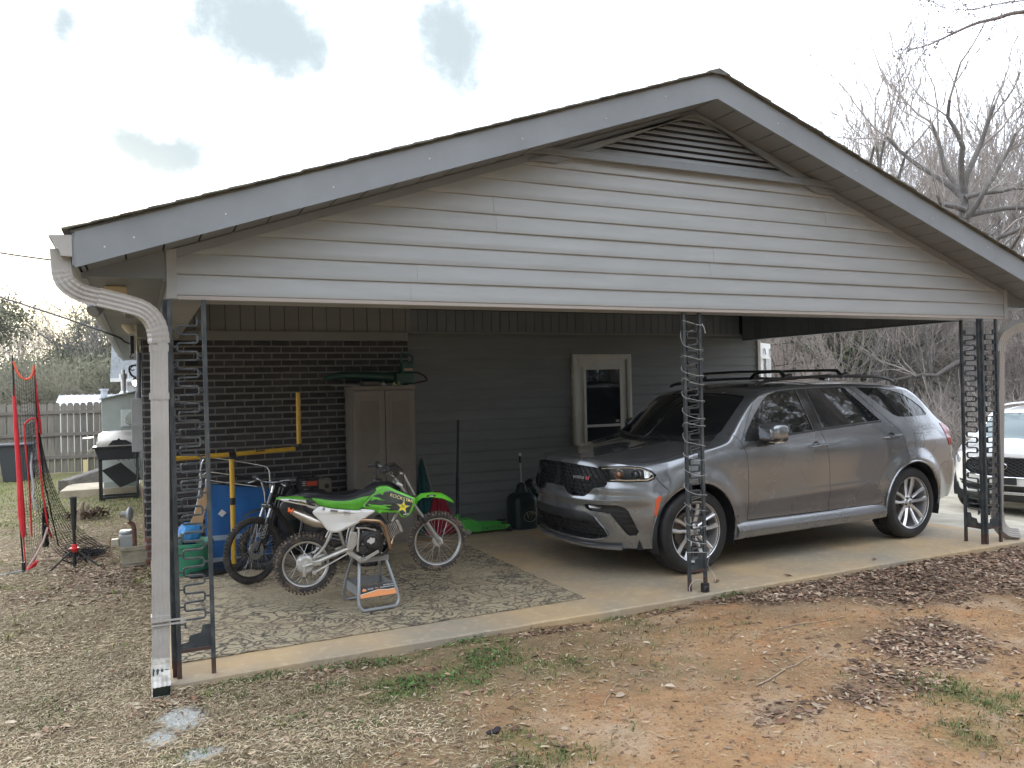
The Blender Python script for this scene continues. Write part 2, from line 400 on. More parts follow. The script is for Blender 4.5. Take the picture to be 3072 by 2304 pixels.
# --- door
door=obj('door',MB().box(DX0+.085,YB+.02,.02,DX1-.085,YB+.055,2.084),WHITEP,house); door['label']='cream half-glazed side door'
dfm=MB(); 
for (a,b,c,d) in ((DX0,0,DX0+.075,2.16),(DX1-.075,0,DX1,2.16),(DX0+.0755,2.085,DX1-.0755,2.16)):
    dfm.box(a,YB+.002,b,c,YB+.06,d)
for (a,b,c,d) in ((DX0+.018,0,DX0+.055,2.142),(DX1-.055,0,DX1-.018,2.142),(DX0+.0555,2.105,DX1-.0555,2.142)):
    dfm.box(a,YB-.006,b,c,YB+.0015,d)
obj('door_frame',dfm,WHITEP,door,bevel=.003)
gx0,gx1=5.285,5.825
lt=MB()
for (a,b,c,d) in ((gx0-.04,.52,gx0,1.99),(gx1,.52,gx1+.04,1.99),(gx0,1.95,gx1,1.99),(gx0,.52,gx1,.56),(gx0,1.165,gx1,1.20)):
    lt.box(a,YB+.004,b,c,YB+.0195,d)
obj('glazing_frame',lt,WHITEP,door,bevel=.004)
obj('glass',MB().box(gx0+.001,YB+.011,.561,gx1-.001,YB+.018,1.949),M('door glass',(.012,.016,.02),.03,spec=.6),door)
st=MB(); st.box(gx1-.075,YB+.0085,1.222,gx1-.02,YB+.0108,1.255); obj('sticker',st,M('sticker',(.35,.36,.33),.5),door)
for z in (1.35,1.83): obj('hinge',MB().box(DX0+.076,YB+.010,z-.05,DX0+.088,YB+.0195,z+.05),STEEL,door)
dk=MB(); dk.ball((DX1-.14,YB-.03,.98),.028,14,10); dk.cyl((DX1-.14,YB-.03,.98),(DX1-.14,YB+.02,.98),.012); obj('door_knob',dk,STEEL,door,smooth=True)
# --- gable vent
vent=obj('gable_vent',MB().prism([(2.84,3.566),(5.28,3.566),(XC,3.566+.342*1.22)],-.004,.0025),DARKV,house)
for i in range(8):
    z=3.575+i*.051; hw=(3.566+.342*1.22-z-.028)/.342
    if hw<.05: break
    mb=MB(); 
    mb.add([(XC-hw-.05,-.032,z),(XC+hw+.05,-.032,z),(XC+hw+.05,-.032,z+.004),(XC-hw-.05,-.032,z+.004),(XC-hw,-.006,z+.034),(XC+hw,-.006,z+.034),(XC+hw,-.006,z+.038),(XC-hw,-.006,z+.038)],
       [(0,1,2,3),(3,2,6,7),(0,4,5,1),(0,3,7,4),(1,5,6,2),(4,7,6,5)])
    obj('louvre',mb,VINYL,vent)
for sgn in (-1,1):
    mb=MB(); A=(XC,ZS(XC)-.065); w_=1.30
    mb.prism([(XC,3.985-.005),(XC+sgn*(1.58),3.985-.342*1.58),(XC+sgn*1.34,3.985-.342*1.58+.0),(XC,3.566+.342*1.22+.012)],-.044,-.0205)
    obj('vent_casing',mb,TRIM,vent,bevel=.004)
mb=MB(); mb.box(XC-1.62,-.06,3.515,XC+1.62,-.0,3.555); mb.box(XC-1.60,-.068,3.500,XC+1.60,-.002,3.5145); mb.box(XC-1.40,-.04,3.5555,XC+1.40,-.005,3.574)
obj('vent_sill',mb,TRIM,vent,bevel=.003)
# --- rake soffit, fascia
FY=-.31
for sgn in (-1,1):
    name='rake_soffit'
    s0=MB(); xe=XC+sgn*4.54
    s0.prism([(XC,ZS(XC)+.012),(xe,ZS(xe)+.012),(xe,ZS(xe)+.02),(XC,ZS(XC)+.02)],FY+.02,-.002)
    rs_=obj(name,s0,DARKV,house)
    step=.205; n=int(4.54/step)
    for i in range(n+1):
        a=XC+sgn*(i*step+.006); b=XC+sgn*min(4.535,((i+1)*step-.006))
        if abs(b-XC)<=abs(a-XC): continue
        mb=MB(); mb.prism([(a,ZS(a)),(b,ZS(b)),(b,ZS(b)+.011),(a,ZS(a)+.011)],FY+.022,-.003); obj('soffit_panel',mb,SOFFIT,rs_)
    # fascia boards with a lap joint
    cuts=[0,1.55,4.56] if sgn<0 else [0,4.56]
    for k,(c0,c1) in enumerate(zip(cuts[:-1],cuts[1:])):
        x0=XC+sgn*c0; x1=XC+sgn*c1; mb=MB()
        dy=-.002*k
        mb.prism([(x0,ZT(x0)-.195),(x1,ZT(x1)-.195),(x1,ZT(x1)),(x0,ZT(x0))],FY-.006+dy,FY+.019)
        mb.prism([(x0,ZT(x0)-.20),(x1,ZT(x1)-.20),(x1,ZT(x1)-.188),(x0,ZT(x0)-.188)],FY-.010+dy,FY-.0062+dy)
        f=obj('fascia_board',mb,TRIM,house)
# nail heads on the fascia
nh=MB()
for x in (-.35,-.2,.3,.95,1.6,2.3,3.0,3.55,4.7,5.6,6.6,7.4):
    z=ZT(x)-.10+random.uniform(-.03,.03); nh.cyl((x,FY-.006,z),(x,FY-.0105,z),.005,n=8)
obj('nail_heads',nh,WHITEP,house)['kind']='stuff'
# eave fascia, soffit, end triangle
mb=MB(); mb.box(XL-.012,FY+.0,2.478,XL+.012,YE,ZT(XL)-.004); obj('eave_fascia',mb,TRIM,house)
mb=MB(); mb.box(XR-.012,FY+.0,2.478,XR+.012,YE,ZT(XR)-.004); obj('eave_fascia',mb,TRIM,house)
es=obj('eave_soffit',MB().box(XL+.013,-.0,2.472,-.025,YE-.01,2.478),DARKV,house)
for i in range(124):
    y=.002+i*.101
    obj('soffit_panel',MB().box(XL+.045,y+.003,2.461,-.05,y+.098,2.4715),SOFFIT,es)
obj('soffit_channel',MB().box(XL+.013,0,2.452,XL+.044,YE-.01,2.4715),TRIM,house); obj('soffit_channel',MB().box(-.049,0,2.452,-.0225,YB-.43,2.4715),TRIM,house)
obj('eave_soffit',MB().box(8.145,0,2.462,XR-.013,YE-.01,2.478),SOFFIT,house)
for (a,b) in ((XL+.012,-.0245),(8.149,XR-.012)):
    mb=MB(); mb.prism([(a,2.462),(b,2.462),(b,ZS(b)+.004),(a,ZS(a)+.004)],-.010,-.0005); obj('gable_return',mb,SOFFIT,house)
# --- roof: shingle courses
SH=M('weathered grey shingle',(.10,.098,.085),.95,col2=(.16,.155,.12),vs=9,vd=6,bump=.6,bs=120,rnd=.15)
roof=MB()
for sgn in (-1,1):
    xe=XC+sgn*4.58
    roof.prism([(XC,ZT(XC)+.001),(xe,ZT(xe)+.001),(xe,ZT(xe)+.014),(XC,ZT(XC)+.014)],FY-.005,YE+.1)
rf=obj('roof',roof,SH,house)
for sgn in (-1,1):
    n=32
    for i in range(n):
        a=4.62-i*.1455; b=a-.30
        if b<0: b=0
        x0=XC+sgn*a; x1=XC+sgn*b; z0=ZT(x0)+.021+random.uniform(0,.004); z1=ZT(x1)+.016
        fy=FY-.03-random.uniform(0,.014)
        mb=MB(); tz=.008+random.uniform(0,.004)
        if i==n-1: z1=ZT(XC)+.03
        mb.add([(x0,fy,z0),(x1,fy,z1),(x1,YE+.12,z1),(x0,YE+.12,z0),(x0,fy+random.uniform(-.004,.004),z0+tz),(x1,fy,z1+.006),(x1,YE+.12,z1+.006),(x0,YE+.12,z0+tz)],
            [(0,3,2,1),(4,5,6,7),(0,1,5,4),(1,2,6,5),(2,3,7,6),(3,0,4,7)])
        obj('shingle_course',mb,SH,rf)
obj('ridge_cap',MB().add([(XC-.12,FY-.04,ZT(XC)-.012),(XC,FY-.04,ZT(XC)+.032),(XC+.12,FY-.04,ZT(XC)-.012),(XC-.12,YE+.12,ZT(XC)-.012),(XC,YE+.12,ZT(XC)+.032),(XC+.12,YE+.12,ZT(XC)-.012)],[(0,1,4,3),(1,2,5,4),(0,2,1),(3,4,5)]),SH,rf)
# closing walls of the house body
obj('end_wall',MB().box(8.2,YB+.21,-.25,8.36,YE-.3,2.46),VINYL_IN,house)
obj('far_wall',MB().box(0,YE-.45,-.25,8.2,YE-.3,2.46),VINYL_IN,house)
# bay window at the far corner
bay=obj('bay_window',MB().prism([(8.42,0),(8.42,0)],0,0) if False else MB().add([(8.392,YB+.22,.4),(9.14,YB+.60,.4),(9.14,YB+1.5,.4),(8.392,YB+1.5,.4),(8.392,YB+.22,2.36),(9.14,YB+.60,2.34),(9.14,YB+1.5,2.34),(8.392,YB+1.5,2.36)],[(0,3,2,1),(4,5,6,7),(0,1,5,4),(1,2,6,5),(2,3,7,6),(3,0,4,7)]),M('white window vinyl',(.78,.78,.75),.4),house)
def bayp(t,z,o=.0): return (8.392+.748*t+o*.453,YB+.22+.38*t-o*.891,z)
for (a,b,m_) in ((.62,.68,'grey'),(.93,.99,'grey')):
    mb=MB(); 
    for k in range(14):
        z=.6+k*.12; mb.add([bayp(a,z,.03),bayp(b,z,.03),bayp(b,z+.10,.012),bayp(a,z+.10,.012)],[(0,1,2,3)])
    obj('shutter',mb,M('grey shutter',(.12,.12,.12),.6),bay)
mb=MB(); mb.add([bayp(.74,.7,.006),bayp(.87,.7,.006),bayp(.87,2.06,.006),bayp(.74,2.06,.006)],[(0,1,2,3)]); obj('glass',mb,GLASSD,bay)
mb=MB()
for t in (.70,.74,.80,.87,.91): mb.bar(bayp(t,.7,.015),bayp(t,2.12,.015),.018,.02)
mb.bar(bayp(.2,2.12,.02),bayp(.84,2.12,.02),.02,.05); obj('window_frame',mb,MATS['white window vinyl'],bay)
# ================================================================ GUTTERS, DOWNSPOUTS, EAVE LIGHTS
GUT=M('beige aluminium gutter',(.40,.38,.355),.4,col2=(.33,.31,.28),vs=4,vd=6,bump=.05,bs=30)
def gutter(xw,sgn,label):
    # K profile: offsets from fascia outwards
    root=empty('gutter',(xw,FY,2.53),label=label,cat='gutter')
    p=[(0,.0),(.055,.0),(.062,.03),(.085,.055),(.092,.085),(.112,.10),(.112,.112)]
    mb=MB(); y0=0;y1=YE-FY; t=.003
    inner=[(q[0]-(t if q[0]>.01 else -t),q[1]+t if q[1]<.1 else q[1]) for q in p]
    poly=[(0,.115)]+p+inner[::-1]+[(t,.115)]
    n=len(poly)
    vs=[(sgn*a,y0,b) for a,b in poly]+[(sgn*a,y1,b) for a,b in poly]
    mb.add(vs,[(i,(i+1)%n,n+(i+1)%n,n+i) for i in range(n)])
    obj('trough',mb,GUT,root)
    mb=MB(); mb.prism([(sgn*a,b) for a,b in [(0,.118),(0,-.002)]+p[1:]],-.006,.0); obj('end_cap',mb,GUT,root)
    mb=MB()
    for k in range(12): y=.5+k*1.05; mb.bar((0,y,.10),(sgn*.11,y,.105),.02,.003)
    obj('hanger_straps',mb,GUT,root); return root
gl=gutter(XL-.012,-1,'beige gutter along the left eave with its open end above the downspout')
gr_=gutter(XR+.012,1,'beige gutter along the right eave of the carport')
def ribprof(wx,wy):
    pts=[]; n=9
    for i in range(n): t=i/(n-1); x=-wx/2+wx*t; pts.append((x,-wy/2+(.0035 if i%2 else 0)))
    for i in range(5): t=i/4; pts.append((wx/2-(.003 if i%2 else 0),-wy/2+wy*t))
    for i in range(n): t=i/(n-1); x=wx/2-wx*t; pts.append((x,wy/2-(.0035 if i%2 else 0)))
    for i in range(1,4): t=i/4; pts.append((-wx/2+(.003 if i%2 else 0),wy/2-wy*t))
    # drop duplicates
    out=[]
    for q in pts:
        if not out or (abs(q[0]-out[-1][0])+abs(q[1]-out[-1][1]))>1e-5: out.append(q)
    if abs(out[0][0]-out[-1][0])+abs(out[0][1]-out[-1][1])<1e-5: out.pop()
    return out
RP=ribprof(.1,.078); RP=[(b,a) for a,b in RP]
def downspout_l():
    root=empty('downspout',(-.10,-.06,-.05),label='beige ribbed downspout strapped beside the left iron post, spilling onto the grass',cat='downspout')
    T=lambda p:(p[0]+.10,p[1]+.06,p[2]+.05)
    dia=[(-.572,-.235,2.575),(-.570,-.235,2.50),(-.567,-.235,2.445)]
    el=[(-.568,-.235,2.46),(-.562,-.235,2.42),(-.545,-.234,2.385),(-.505,-.226,2.352),(-.47,-.215,2.336),(-.43,-.205,2.326),(-.40,-.195,2.320)]
    run=[(-.40,-.195,2.320),(-.30,-.165,2.298),(-.235,-.145,2.283)]
    el2=[(-.235,-.145,2.283),(-.19,-.13,2.270),(-.145,-.115,2.245),(-.11,-.10,2.205),(-.09,-.09,2.16),(-.080,-.085,2.11),(-.077,-.082,2.06)]
    obj('outlet',MB().tube([T(p) for p in dia],[1.02,1,1],prof=RP,up=(0,1,0)),GUT,root,smooth=True)
    def elbow(pts):
        q=smoothpath(pts,3); r=[1.0+(.045 if i%2 else 0) for i in range(len(q))]
        return MB().tube([T(p) for p in q],r,prof=RP,up=(0,1,0))
    obj('elbow',elbow(el),GUT,root); obj('pipe',MB().tube([T(p) for p in run],1.04,prof=RP,up=(0,1,0)),GUT,root)
    obj('elbow',elbow(el2),GUT,root)
    obj('pipe',MB().tube([T(p) for p in [(-.077,-.082,2.06),(-.083,-.08,1.4),(-.096,-.075,.62),(-.104,-.07,.14)]],.98,prof=RP,up=(0,1,0)),GUT,root)
    for z,c in ((2.03,1.05),(1.74,1.07),(.40,1.05)):
        x=-.077-.027*(2.05-z)/1.9
        obj('strap',MB().tube([T((x,-.08,z-.02)),T((x,-.08,z+.02))],c*1.03,prof=RP,up=(0,1,0)),GUT,root)
    if 1:
        x=-.1; mb=MB(); mb.box(x-.055,-.125,.385,x+.14,-.120,.395); mb.box(x-.055,-.125,.362,x+.14,-.120,.372)
        obj('strap',MB().add([T(v) for v in mb.v],mb.f),GUT,root)
    e3=[(-.104,-.07,.16),(-.106,-.075,.12),(-.108,-.09,.08),(-.108,-.12,.045),(-.108,-.17,.02),(-.106,-.215,-.0)]
    q=smoothpath(e3,2); m_=MB().tube([T(p) for p in q],[1+(.05 if i%2 else 0) for i in range(len(q))],prof=RP,up=(0,1,0),cap=False)
    obj('shoe',m_,M('white worn aluminium',(.62,.60,.54),.4,col2=(.3,.28,.24),vs=14),root)
    q2=[(-.104,-.08,.10),(-.108,-.12,.045),(-.108,-.17,.02),(-.106,-.210,.001)]
    obj('shoe_mouth',MB().tube([T(p) for p in q2],.93,prof=RP,up=(0,1,0)),M('dark pipe mouth',(.02,.035,.03),.7),root)
downspout_l()
def downspout_r():
    root=empty('downspout',(8.2,-.0,-.03),label='beige downspout curving under the right eave behind the right iron post',cat='downspout')
    T=lambda p:(p[0]-8.2,p[1],p[2]+.03)
    a=smoothpath([(8.66,-.19,2.50),(8.66,-.19,2.44),(8.62,-.17,2.385),(8.50,-.12,2.33),(8.32,-.04,2.27),(8.20,.04,2.20),(8.17,.08,2.10),(8.165,.09,2.0)],4)
    obj('elbow',MB().tube([T(p) for p in a],[1+(.03 if i%2 else 0) for i in range(len(a))],prof=RP,up=(0,1,0)),GUT,root)
    obj('pipe',MB().tube([T(p) for p in [(8.165,.09,2.0),(8.12,.09,1.2),(8.07,.09,.28)]],.9,prof=RP,up=(0,1,0)),M('grey brown pipe',(.30,.27,.24),.5),root)
    b=smoothpath([(8.07,.09,.28),(8.07,.085,.18),(8.09,.06,.10),(8.14,.02,.055),(8.22,-.03,.045)],3)
    obj('shoe',MB().tube([T(p) for p in b],[1+(.05 if i%2 else 0) for i in range(len(b))],prof=RP,up=(0,1,0)),MATS['grey brown pipe'],root)
downspout_r()
def floodlight():
    root=empty('security_light',(-.315,.42,2.458),label='twin grey floodlight hanging from a cream box under the left eave',cat='floodlight')
    obj('mounting_box',MB().box(-.065,-.035,-.05,.065,.045,.0),M('yellowed plastic',(.62,.50,.30),.5),root,bevel=.006)
    gm=M('weathered grey cast metal',(.17,.175,.17),.5)
    for (dx,r) in ((-.075,(-.55,-.12)),(.05,(.35,.2))):
        b=(.0+dx*.3,-.0,-.055); e=(dx,-.03,-.115)
        obj('lamp_arm',MB().tube([b,((b[0]+e[0])/2,-.02,-.095),e],.012,8),M('rusty joint',(.22,.15,.10),.6),root,smooth=True)
        d=Vector((dx*1.3,-.10,-.10)).normalized(); e=Vector(e)
        obj('lamp_head',MB().tube([e-d*.02,e,e+d*.02,e+d*.10,e+d*.105],[.018,.028,.034,.046,.04],14),gm,root,smooth=True)
floodlight()
def flood2():
    root=empty('security_light',(-.20,3.55,2.42),label='small cream floodlight on the end of the frieze above the brick corner',cat='floodlight')
    cm=M('cream lamp plastic',(.66,.62,.52),.4)
    obj('wall_plate',MB().box(-.018,-.05,-.06,-.001,.05,.05),cm,root,bevel=.004)
    obj('lamp_arm',MB().tube([(-.01,0,-.02),(-.04,-.01,-.03),(-.065,-.01,-.02)],.011,8),cm,root,smooth=True)
    obj('lamp_head',MB().tube([(-.055,0,-.035),(-.075,-.01,-.005),(-.10,-.02,.04),(-.115,-.02,.07)],[.028,.042,.045,.03],14),cm,root,smooth=True)
flood2()
# ================================================================ IRON POSTS
IRON=M('weathered dark iron',(.042,.05,.055),.55,.3,col2=(.11,.115,.11),vs=14,vd=8,bump=.25,bs=70,ramp=(.45,.7),coords='Object',stretch=(1,1,.5))
RUST=M('rusty iron foot',(.10,.05,.035),.8,.1,col2=(.05,.035,.03),vs=22,bump=.3,bs=90)
def scroll(parent,w_,z0,z1,per=.107,phase=0,flip=1,fn=None):
    """meandering flat bar between two uprights with short ties"""
    hw=w_*.265; xs=w_/2; mb=MB(); ties=MB(); pts=[]; z=z0; side=1 if phase else -1
    while z<z1-per*.9:
        s_=side
        pts+= [(xs+s_*(hw-.008),z+.001),(xs+s_*hw,z+.010),(xs+s_*hw,z+per*.5-.010),(xs+s_*(hw-.008),z+per*.5-.001)]
        ties.bar(fn(xs+s_*(hw+.002),z+per*.25),fn(xs+s_*(w_/2-.012),z+per*.25),.010,.012,up=(0,1,0))
        side=-side; z+=per*.5
    mb.tube([fn(a,b) for a,b in pts],1,prof=[(-.010,-.0055),(.010,-.0055),(.010,.0055),(-.010,.0055)],up=fn.n)
    obj('scroll_bar',mb,IRON,parent); obj('tie_bars',ties,IRON,parent)
def flat(parent,w_,zt,fn,up,phase=0,foot=.17):
    for a in (0.0125,w_-.0125):
        obj('upright',MB().bar(fn(a,.10),fn(a,zt),.026,.026,up=up),IRON,parent,bevel=.002)
        obj('foot',MB().bar(fn(a,0),fn(a,.10),.0255,.0255,up=up),RUST,parent)
    n=fn.n
    # bottom plate with notch, bottom tie
    w0=.026;w1=w_-.026
    mb=MB(); 
    P=[(w0,.175),(w1,.175),(w1,.31),(w1-.045,.31),(w1-.055,.265),(w0+.05,.255),(w0+.04,.215),(w0,.21)] if phase==0 else [(w0,.175),(w1,.175),(w1,.30),(w0,.30)]
    a=[Vector(fn(*q))-Vector(n)*.003 for q in P]; b=[v+Vector(n)*.006 for v in a]; k=len(P)
    mb.add(a+b,[tuple(range(k))[::-1],tuple(k+i for i in range(k))]+[(i,(i+1)%k,k+(i+1)%k,k+i) for i in range(k)]); obj('base_plate',mb,IRON,parent)
    obj('cross_tie',MB().bar(fn(.02,.163),fn(w_-.02,.163),.02,.02,up=n),RUST,parent)
    scroll(parent,w_,.30,zt-.03,phase=phase,fn=fn)
class FN:
    def __init__(s,ax,o=(0,0,0),lean=0): s.ax=Vector(ax); s.o=Vector(o); s.n=tuple(s.ax.cross(Vector((0,0,1)))); s.lean=lean
    def __call__(s,a,z): return tuple(s.o+s.ax*a+Vector((0,0,z))+Vector((s.lean*z,0,0)))
def post(x,y,w_,label,two=None,z=2.336,lean=0):
    root=empty('iron_post',(x,y,0),label=label,cat='post',group='ornamental iron posts under the carport beam')
    flat(root,w_,z,FN((1,0,0),lean=lean),(0,1,0))
    if two: flat(root,two[1],z,FN((0,1,0),two[0],lean=lean),(1,0,0),phase=0)
    return root
post(-.012,-.03,.222,'left dark iron post of two scrolled panels, beside the downspout',two=((-.012,.03,0),.20),lean=-.006)
post(3.925,.03,.19,'middle dark iron post wrapped in white cable in front of the silver car')
post(7.69,-.03,.25,'right dark iron post at the far corner of the carport, next to the white car',two=((-.012,.012,0),.21))
# cable round the middle post
def cable():
    root=empty('cable',(3.925,.03,0),label='thin white cable wound around the middle iron post',cat='cable')
    pts=[]; n=0
    levels=[2.26,2.05,1.97,1.83,1.76,1.62,1.47,1.41,1.25,1.12,.99,.83,.70,.56,.42]
    prev=None
    random.seed(3)
    CM=M('white cable',(.42,.42,.40),.45)
    P=[]
    for i,z in enumerate(levels):
        P+=[(-.012,-.02,z+random.uniform(0,.03)),(.05,-.035,z-.012),(.13,-.032,z-.03),(.197,-.02,z-.035+random.uniform(-.01,.01)),(.202,.012,z-.05),(.1,.03+random.uniform(0,.03),z-.08),(-.01,.012,z-.09)]
    P+=[(-.01,-.02,.33),(.2,-.02,.30),(.205,.0,.2),(.235,-.03,.13),(.245,-.05,.08),(.21,-.06,.05),(.15,-.05,.055),(.11,-.06,.07)]
    obj('cable',MB().tube(smoothpath(P,4),.0021,6),CM,root,smooth=True).name='cable_run'
    q=smoothpath([(.10,-.06,.09),(.06,-.05,.10),(.02,-.03,.085),(-.015,-.03,.04),(-.02,-.04,.01)],4)
    obj('cable_tail',MB().tube(q,.0030,6),CM,root,smooth=True)
    q=smoothpath([(.19,-.02,2.24),(.205,-.03,2.20),(.215,-.03,2.16)],4)
    obj('cable_end',MB().tube(q,[.003]*8+[.006],6),CM,root,smooth=True)
    r2=empty('charger_block',(4.03,-.05,.0),label='small black power block on the slab at the foot of the middle post',cat='charger')
    obj('block',MB().box(-.03,-.02,.0,.035,.02,.075),BLACK,r2,bevel=.006); obj('plug',MB().tube([(0,-.01,.0),(.005,-.03,.02),(.01,-.03,.045)],.012,8),BLACK,r2,smooth=True)
    obj('label_plate',MB().box(-.02,-.0215,.025,.02,-.0203,.055),M('charger grey',(.08,.08,.085),.4),r2)
cable()
# ================================================================ GROUND
def sstep(a,b,x): t=np.clip((x-a)/(b-a),0,1); return t*t*(3-2*t)
def vnoise(x,y,s,seed=0):
    """cheap value noise on arrays"""
    x=x*s+seed*17.3;y=y*s-seed*9.1; xi=np.floor(x).astype(np.int64);yi=np.floor(y).astype(np.int64);fx=x-xi;fy=y-yi
    def h(a,b):
        n=(a*374761393+b*668265263+seed*1442695041)&0x7fffffff; n=(n^(n>>13))*1274126177&0x7fffffff; return ((n^(n>>16))&0xffff)/65535.
    u=fx*fx*(3-2*fx);v=fy*fy*(3-2*fy)
    return (h(xi,yi)*(1-u)+h(xi+1,yi)*u)*(1-v)+(h(xi,yi+1)*(1-u)+h(xi+1,yi+1)*u)*v
def fbm(x,y,s,o=4,seed=0): return sum(vnoise(x,y,s*2**i,seed+i)*.5**i for i in range(o))/sum(.5**i for i in range(o))
def gz(x,y):
    x=np.asarray(x,float);y=np.asarray(y,float)
    z=-.048+(fbm(x,y,1.1,3,5)-.5)*.045+(fbm(x,y,5,3,9)-.5)*.022
    z=z-.15*sstep(6,19,y)*sstep(4,0,x)-.10*sstep(5,12,y)
    z=z+sstep(.0,-.5,-np.abs(y+.0)*0+y)*0
    z=z-.38*sstep(8.6,11.8,x)*sstep(-1.5,1.0,y)-.03*sstep(8.3,8.6,x)*sstep(-.3,.2,y)
    z=z+1.3*sstep(24,60,x*.75+y*.65)*sstep(6,14,x)
    # carved out below the slab and drive
    return z
def blobs(x,y,L):
    r=np.zeros_like(x)
    for (bx,by,rx,ry,*a) in L:
        d=((x-bx)/rx)**2+((y-by)/ry)**2; r=np.maximum(r,(a[0] if a else 1)*np.exp(-d*.9))
    return r
LEAF=[(4.89,-.25,.7,.30),(5.76,-.5,.8,.65),(6.76,-.6,.8,.85),(7.8,-.6,.9,.8),(8.8,-.5,1,.9),(4.46,-1.73,.33,.40,1),(4.9,-1.55,.28,.36,.9),(3.46,-2.07,.28,.22,.7),(3.87,-2.0,.27,.28,.8),(2.94,-2.07,.29,.16,.6),(-.44,3.5,.6,1.1,.8),(-.85,4.85,.5,1.3,.7),(.02,-.32,.34,.2,.6),(-1.14,3.0,.44,.6,.5),(.9,-.25,.45,.16,.5),(2.45,-.22,.5,.10,.6),(1.4,-.5,.5,.3,.3),(1.64,-1.75,.28,.22,.4),(-.64,-.4,.15,.08,.8),(3.6,-.2,.5,.1,.5),(4.2,-.22,.5,.12,.7),(2.6,-1.7,.5,.3,.25),(3.2,-1.3,.4,.3,.2),(5.2,-2.2,1,.4,.4)]
GREEN=[(.47,-.16,.27,.07),(.89,-.18,.25,.08),(1.25,-.22,.3,.08),(1.86,-.5,.3,.26),(1.57,-.78,.30,.22),(1.27,-.72,.28,.2),(.79,-.5,.23,.18,.7),(1.55,-1.93,.26,.13),(1.51,-1.68,.14,.1),(1.85,-.16,.25,.08),(3.2,-.42,.25,.2,.6),(4.3,-.12,.3,.07,.8),(3.45,-.2,.35,.07,.7),(3.99,-2.45,.22,.35),(3.57,-2.7,.2,.15),(-1.01,1.84,.25,.2,.6),(-.77,.09,.16,.15,.6),(.55,-.91,.18,.14,.6),(.85,-1.14,.18,.12,.7),(-.11,3.3,.2,.5,.9),(-.24,5.07,.23,.67,.8),(4.16,-.14,.23,.09,.8),(2.9,-.85,.3,.2,.4),(2.3,-.9,.35,.2,.6),(1.7,-.75,1.2,.55,.5),(2.8,-.65,1.1,.40,.45),(2.1,-1.2,1.1,.35,.38),(3.6,-.5,.6,.3,.3),(-1.2,.6,1,1,.3),(.4,-1.5,.8,.4,.3),(3.1,-.15,.3,.06,.7),(5.2,-.15,.4,.05,.4)]
DIRT=[(3.64,-.35,.45,.22),(2.87,-.25,.2,.12,.8),(3.6,-.92,.8,.5,.9),(2.6,-2.3,1.0,.4),(2.2,-1.7,.8,.3,.7),(5.4,-1.25,.65,.32),(5.34,-1.65,.42,.3),(1.96,-1.25,.5,.25,.5),(3.95,-1.5,.35,.25,.8),(4.6,-.95,.7,.25,.8),(1.0,-.3,.3,.05,.4),(3,-2.8,1.2,.3,1),(4.6,-2.6,.6,.5,.6),(1.0,-1.65,.5,.2,.5),(6.5,-2.2,1.2,.6,.8)]
GREY=[(-.01,-.57,.13,.17),(.04,-1.09,.11,.07),(-.12,-.78,.08,.10),(.35,-1.05,.12,.06,.5)]
def cover(x,y):
    n=fbm(x,y,3.2,4,21); n2=fbm(x,y,1.4,3,31)
    leaf=blobs(x,y,LEAF); green=blobs(x,y,[(a,b,c*1.35,d*1.35,(e[0] if e else 1)*.85) for a,b,c,d,*e in GREEN]); dirt=blobs(x,y,DIRT)
    east=sstep(.35,1.7,x+.35*(n2-.5)*4)*sstep(6.5,5.5,y)
    straw=1-east*.72
    straw=straw*(1-.55*np.clip(dirt,0,1)); 
    farg=sstep(6.0,9.0,y)*sstep(3,0,x)
    green=np.maximum(green*(.55+.9*(n-.3)),farg*(.55+.7*(n-.4)))
    green=np.maximum(green,(sstep(.58,.72,n)*.45)*(1-np.clip(dirt,0,1))*sstep(4.5,3.5,x))
    woods=sstep(11,16,x*.7+y*.6)*sstep(5,8,x)
    leaf=np.maximum(leaf,woods*.8); straw=straw*(1-woods*.5)
    d2=np.clip(dirt*1.1+east*(.22+.45*sstep(-1.2,-2.0,y)),0,1)
    return straw,np.clip(leaf,0,1),np.clip(green,0,1),d2
SLABX0,SLABX1,SLABY0=-.12,8.32,-.10
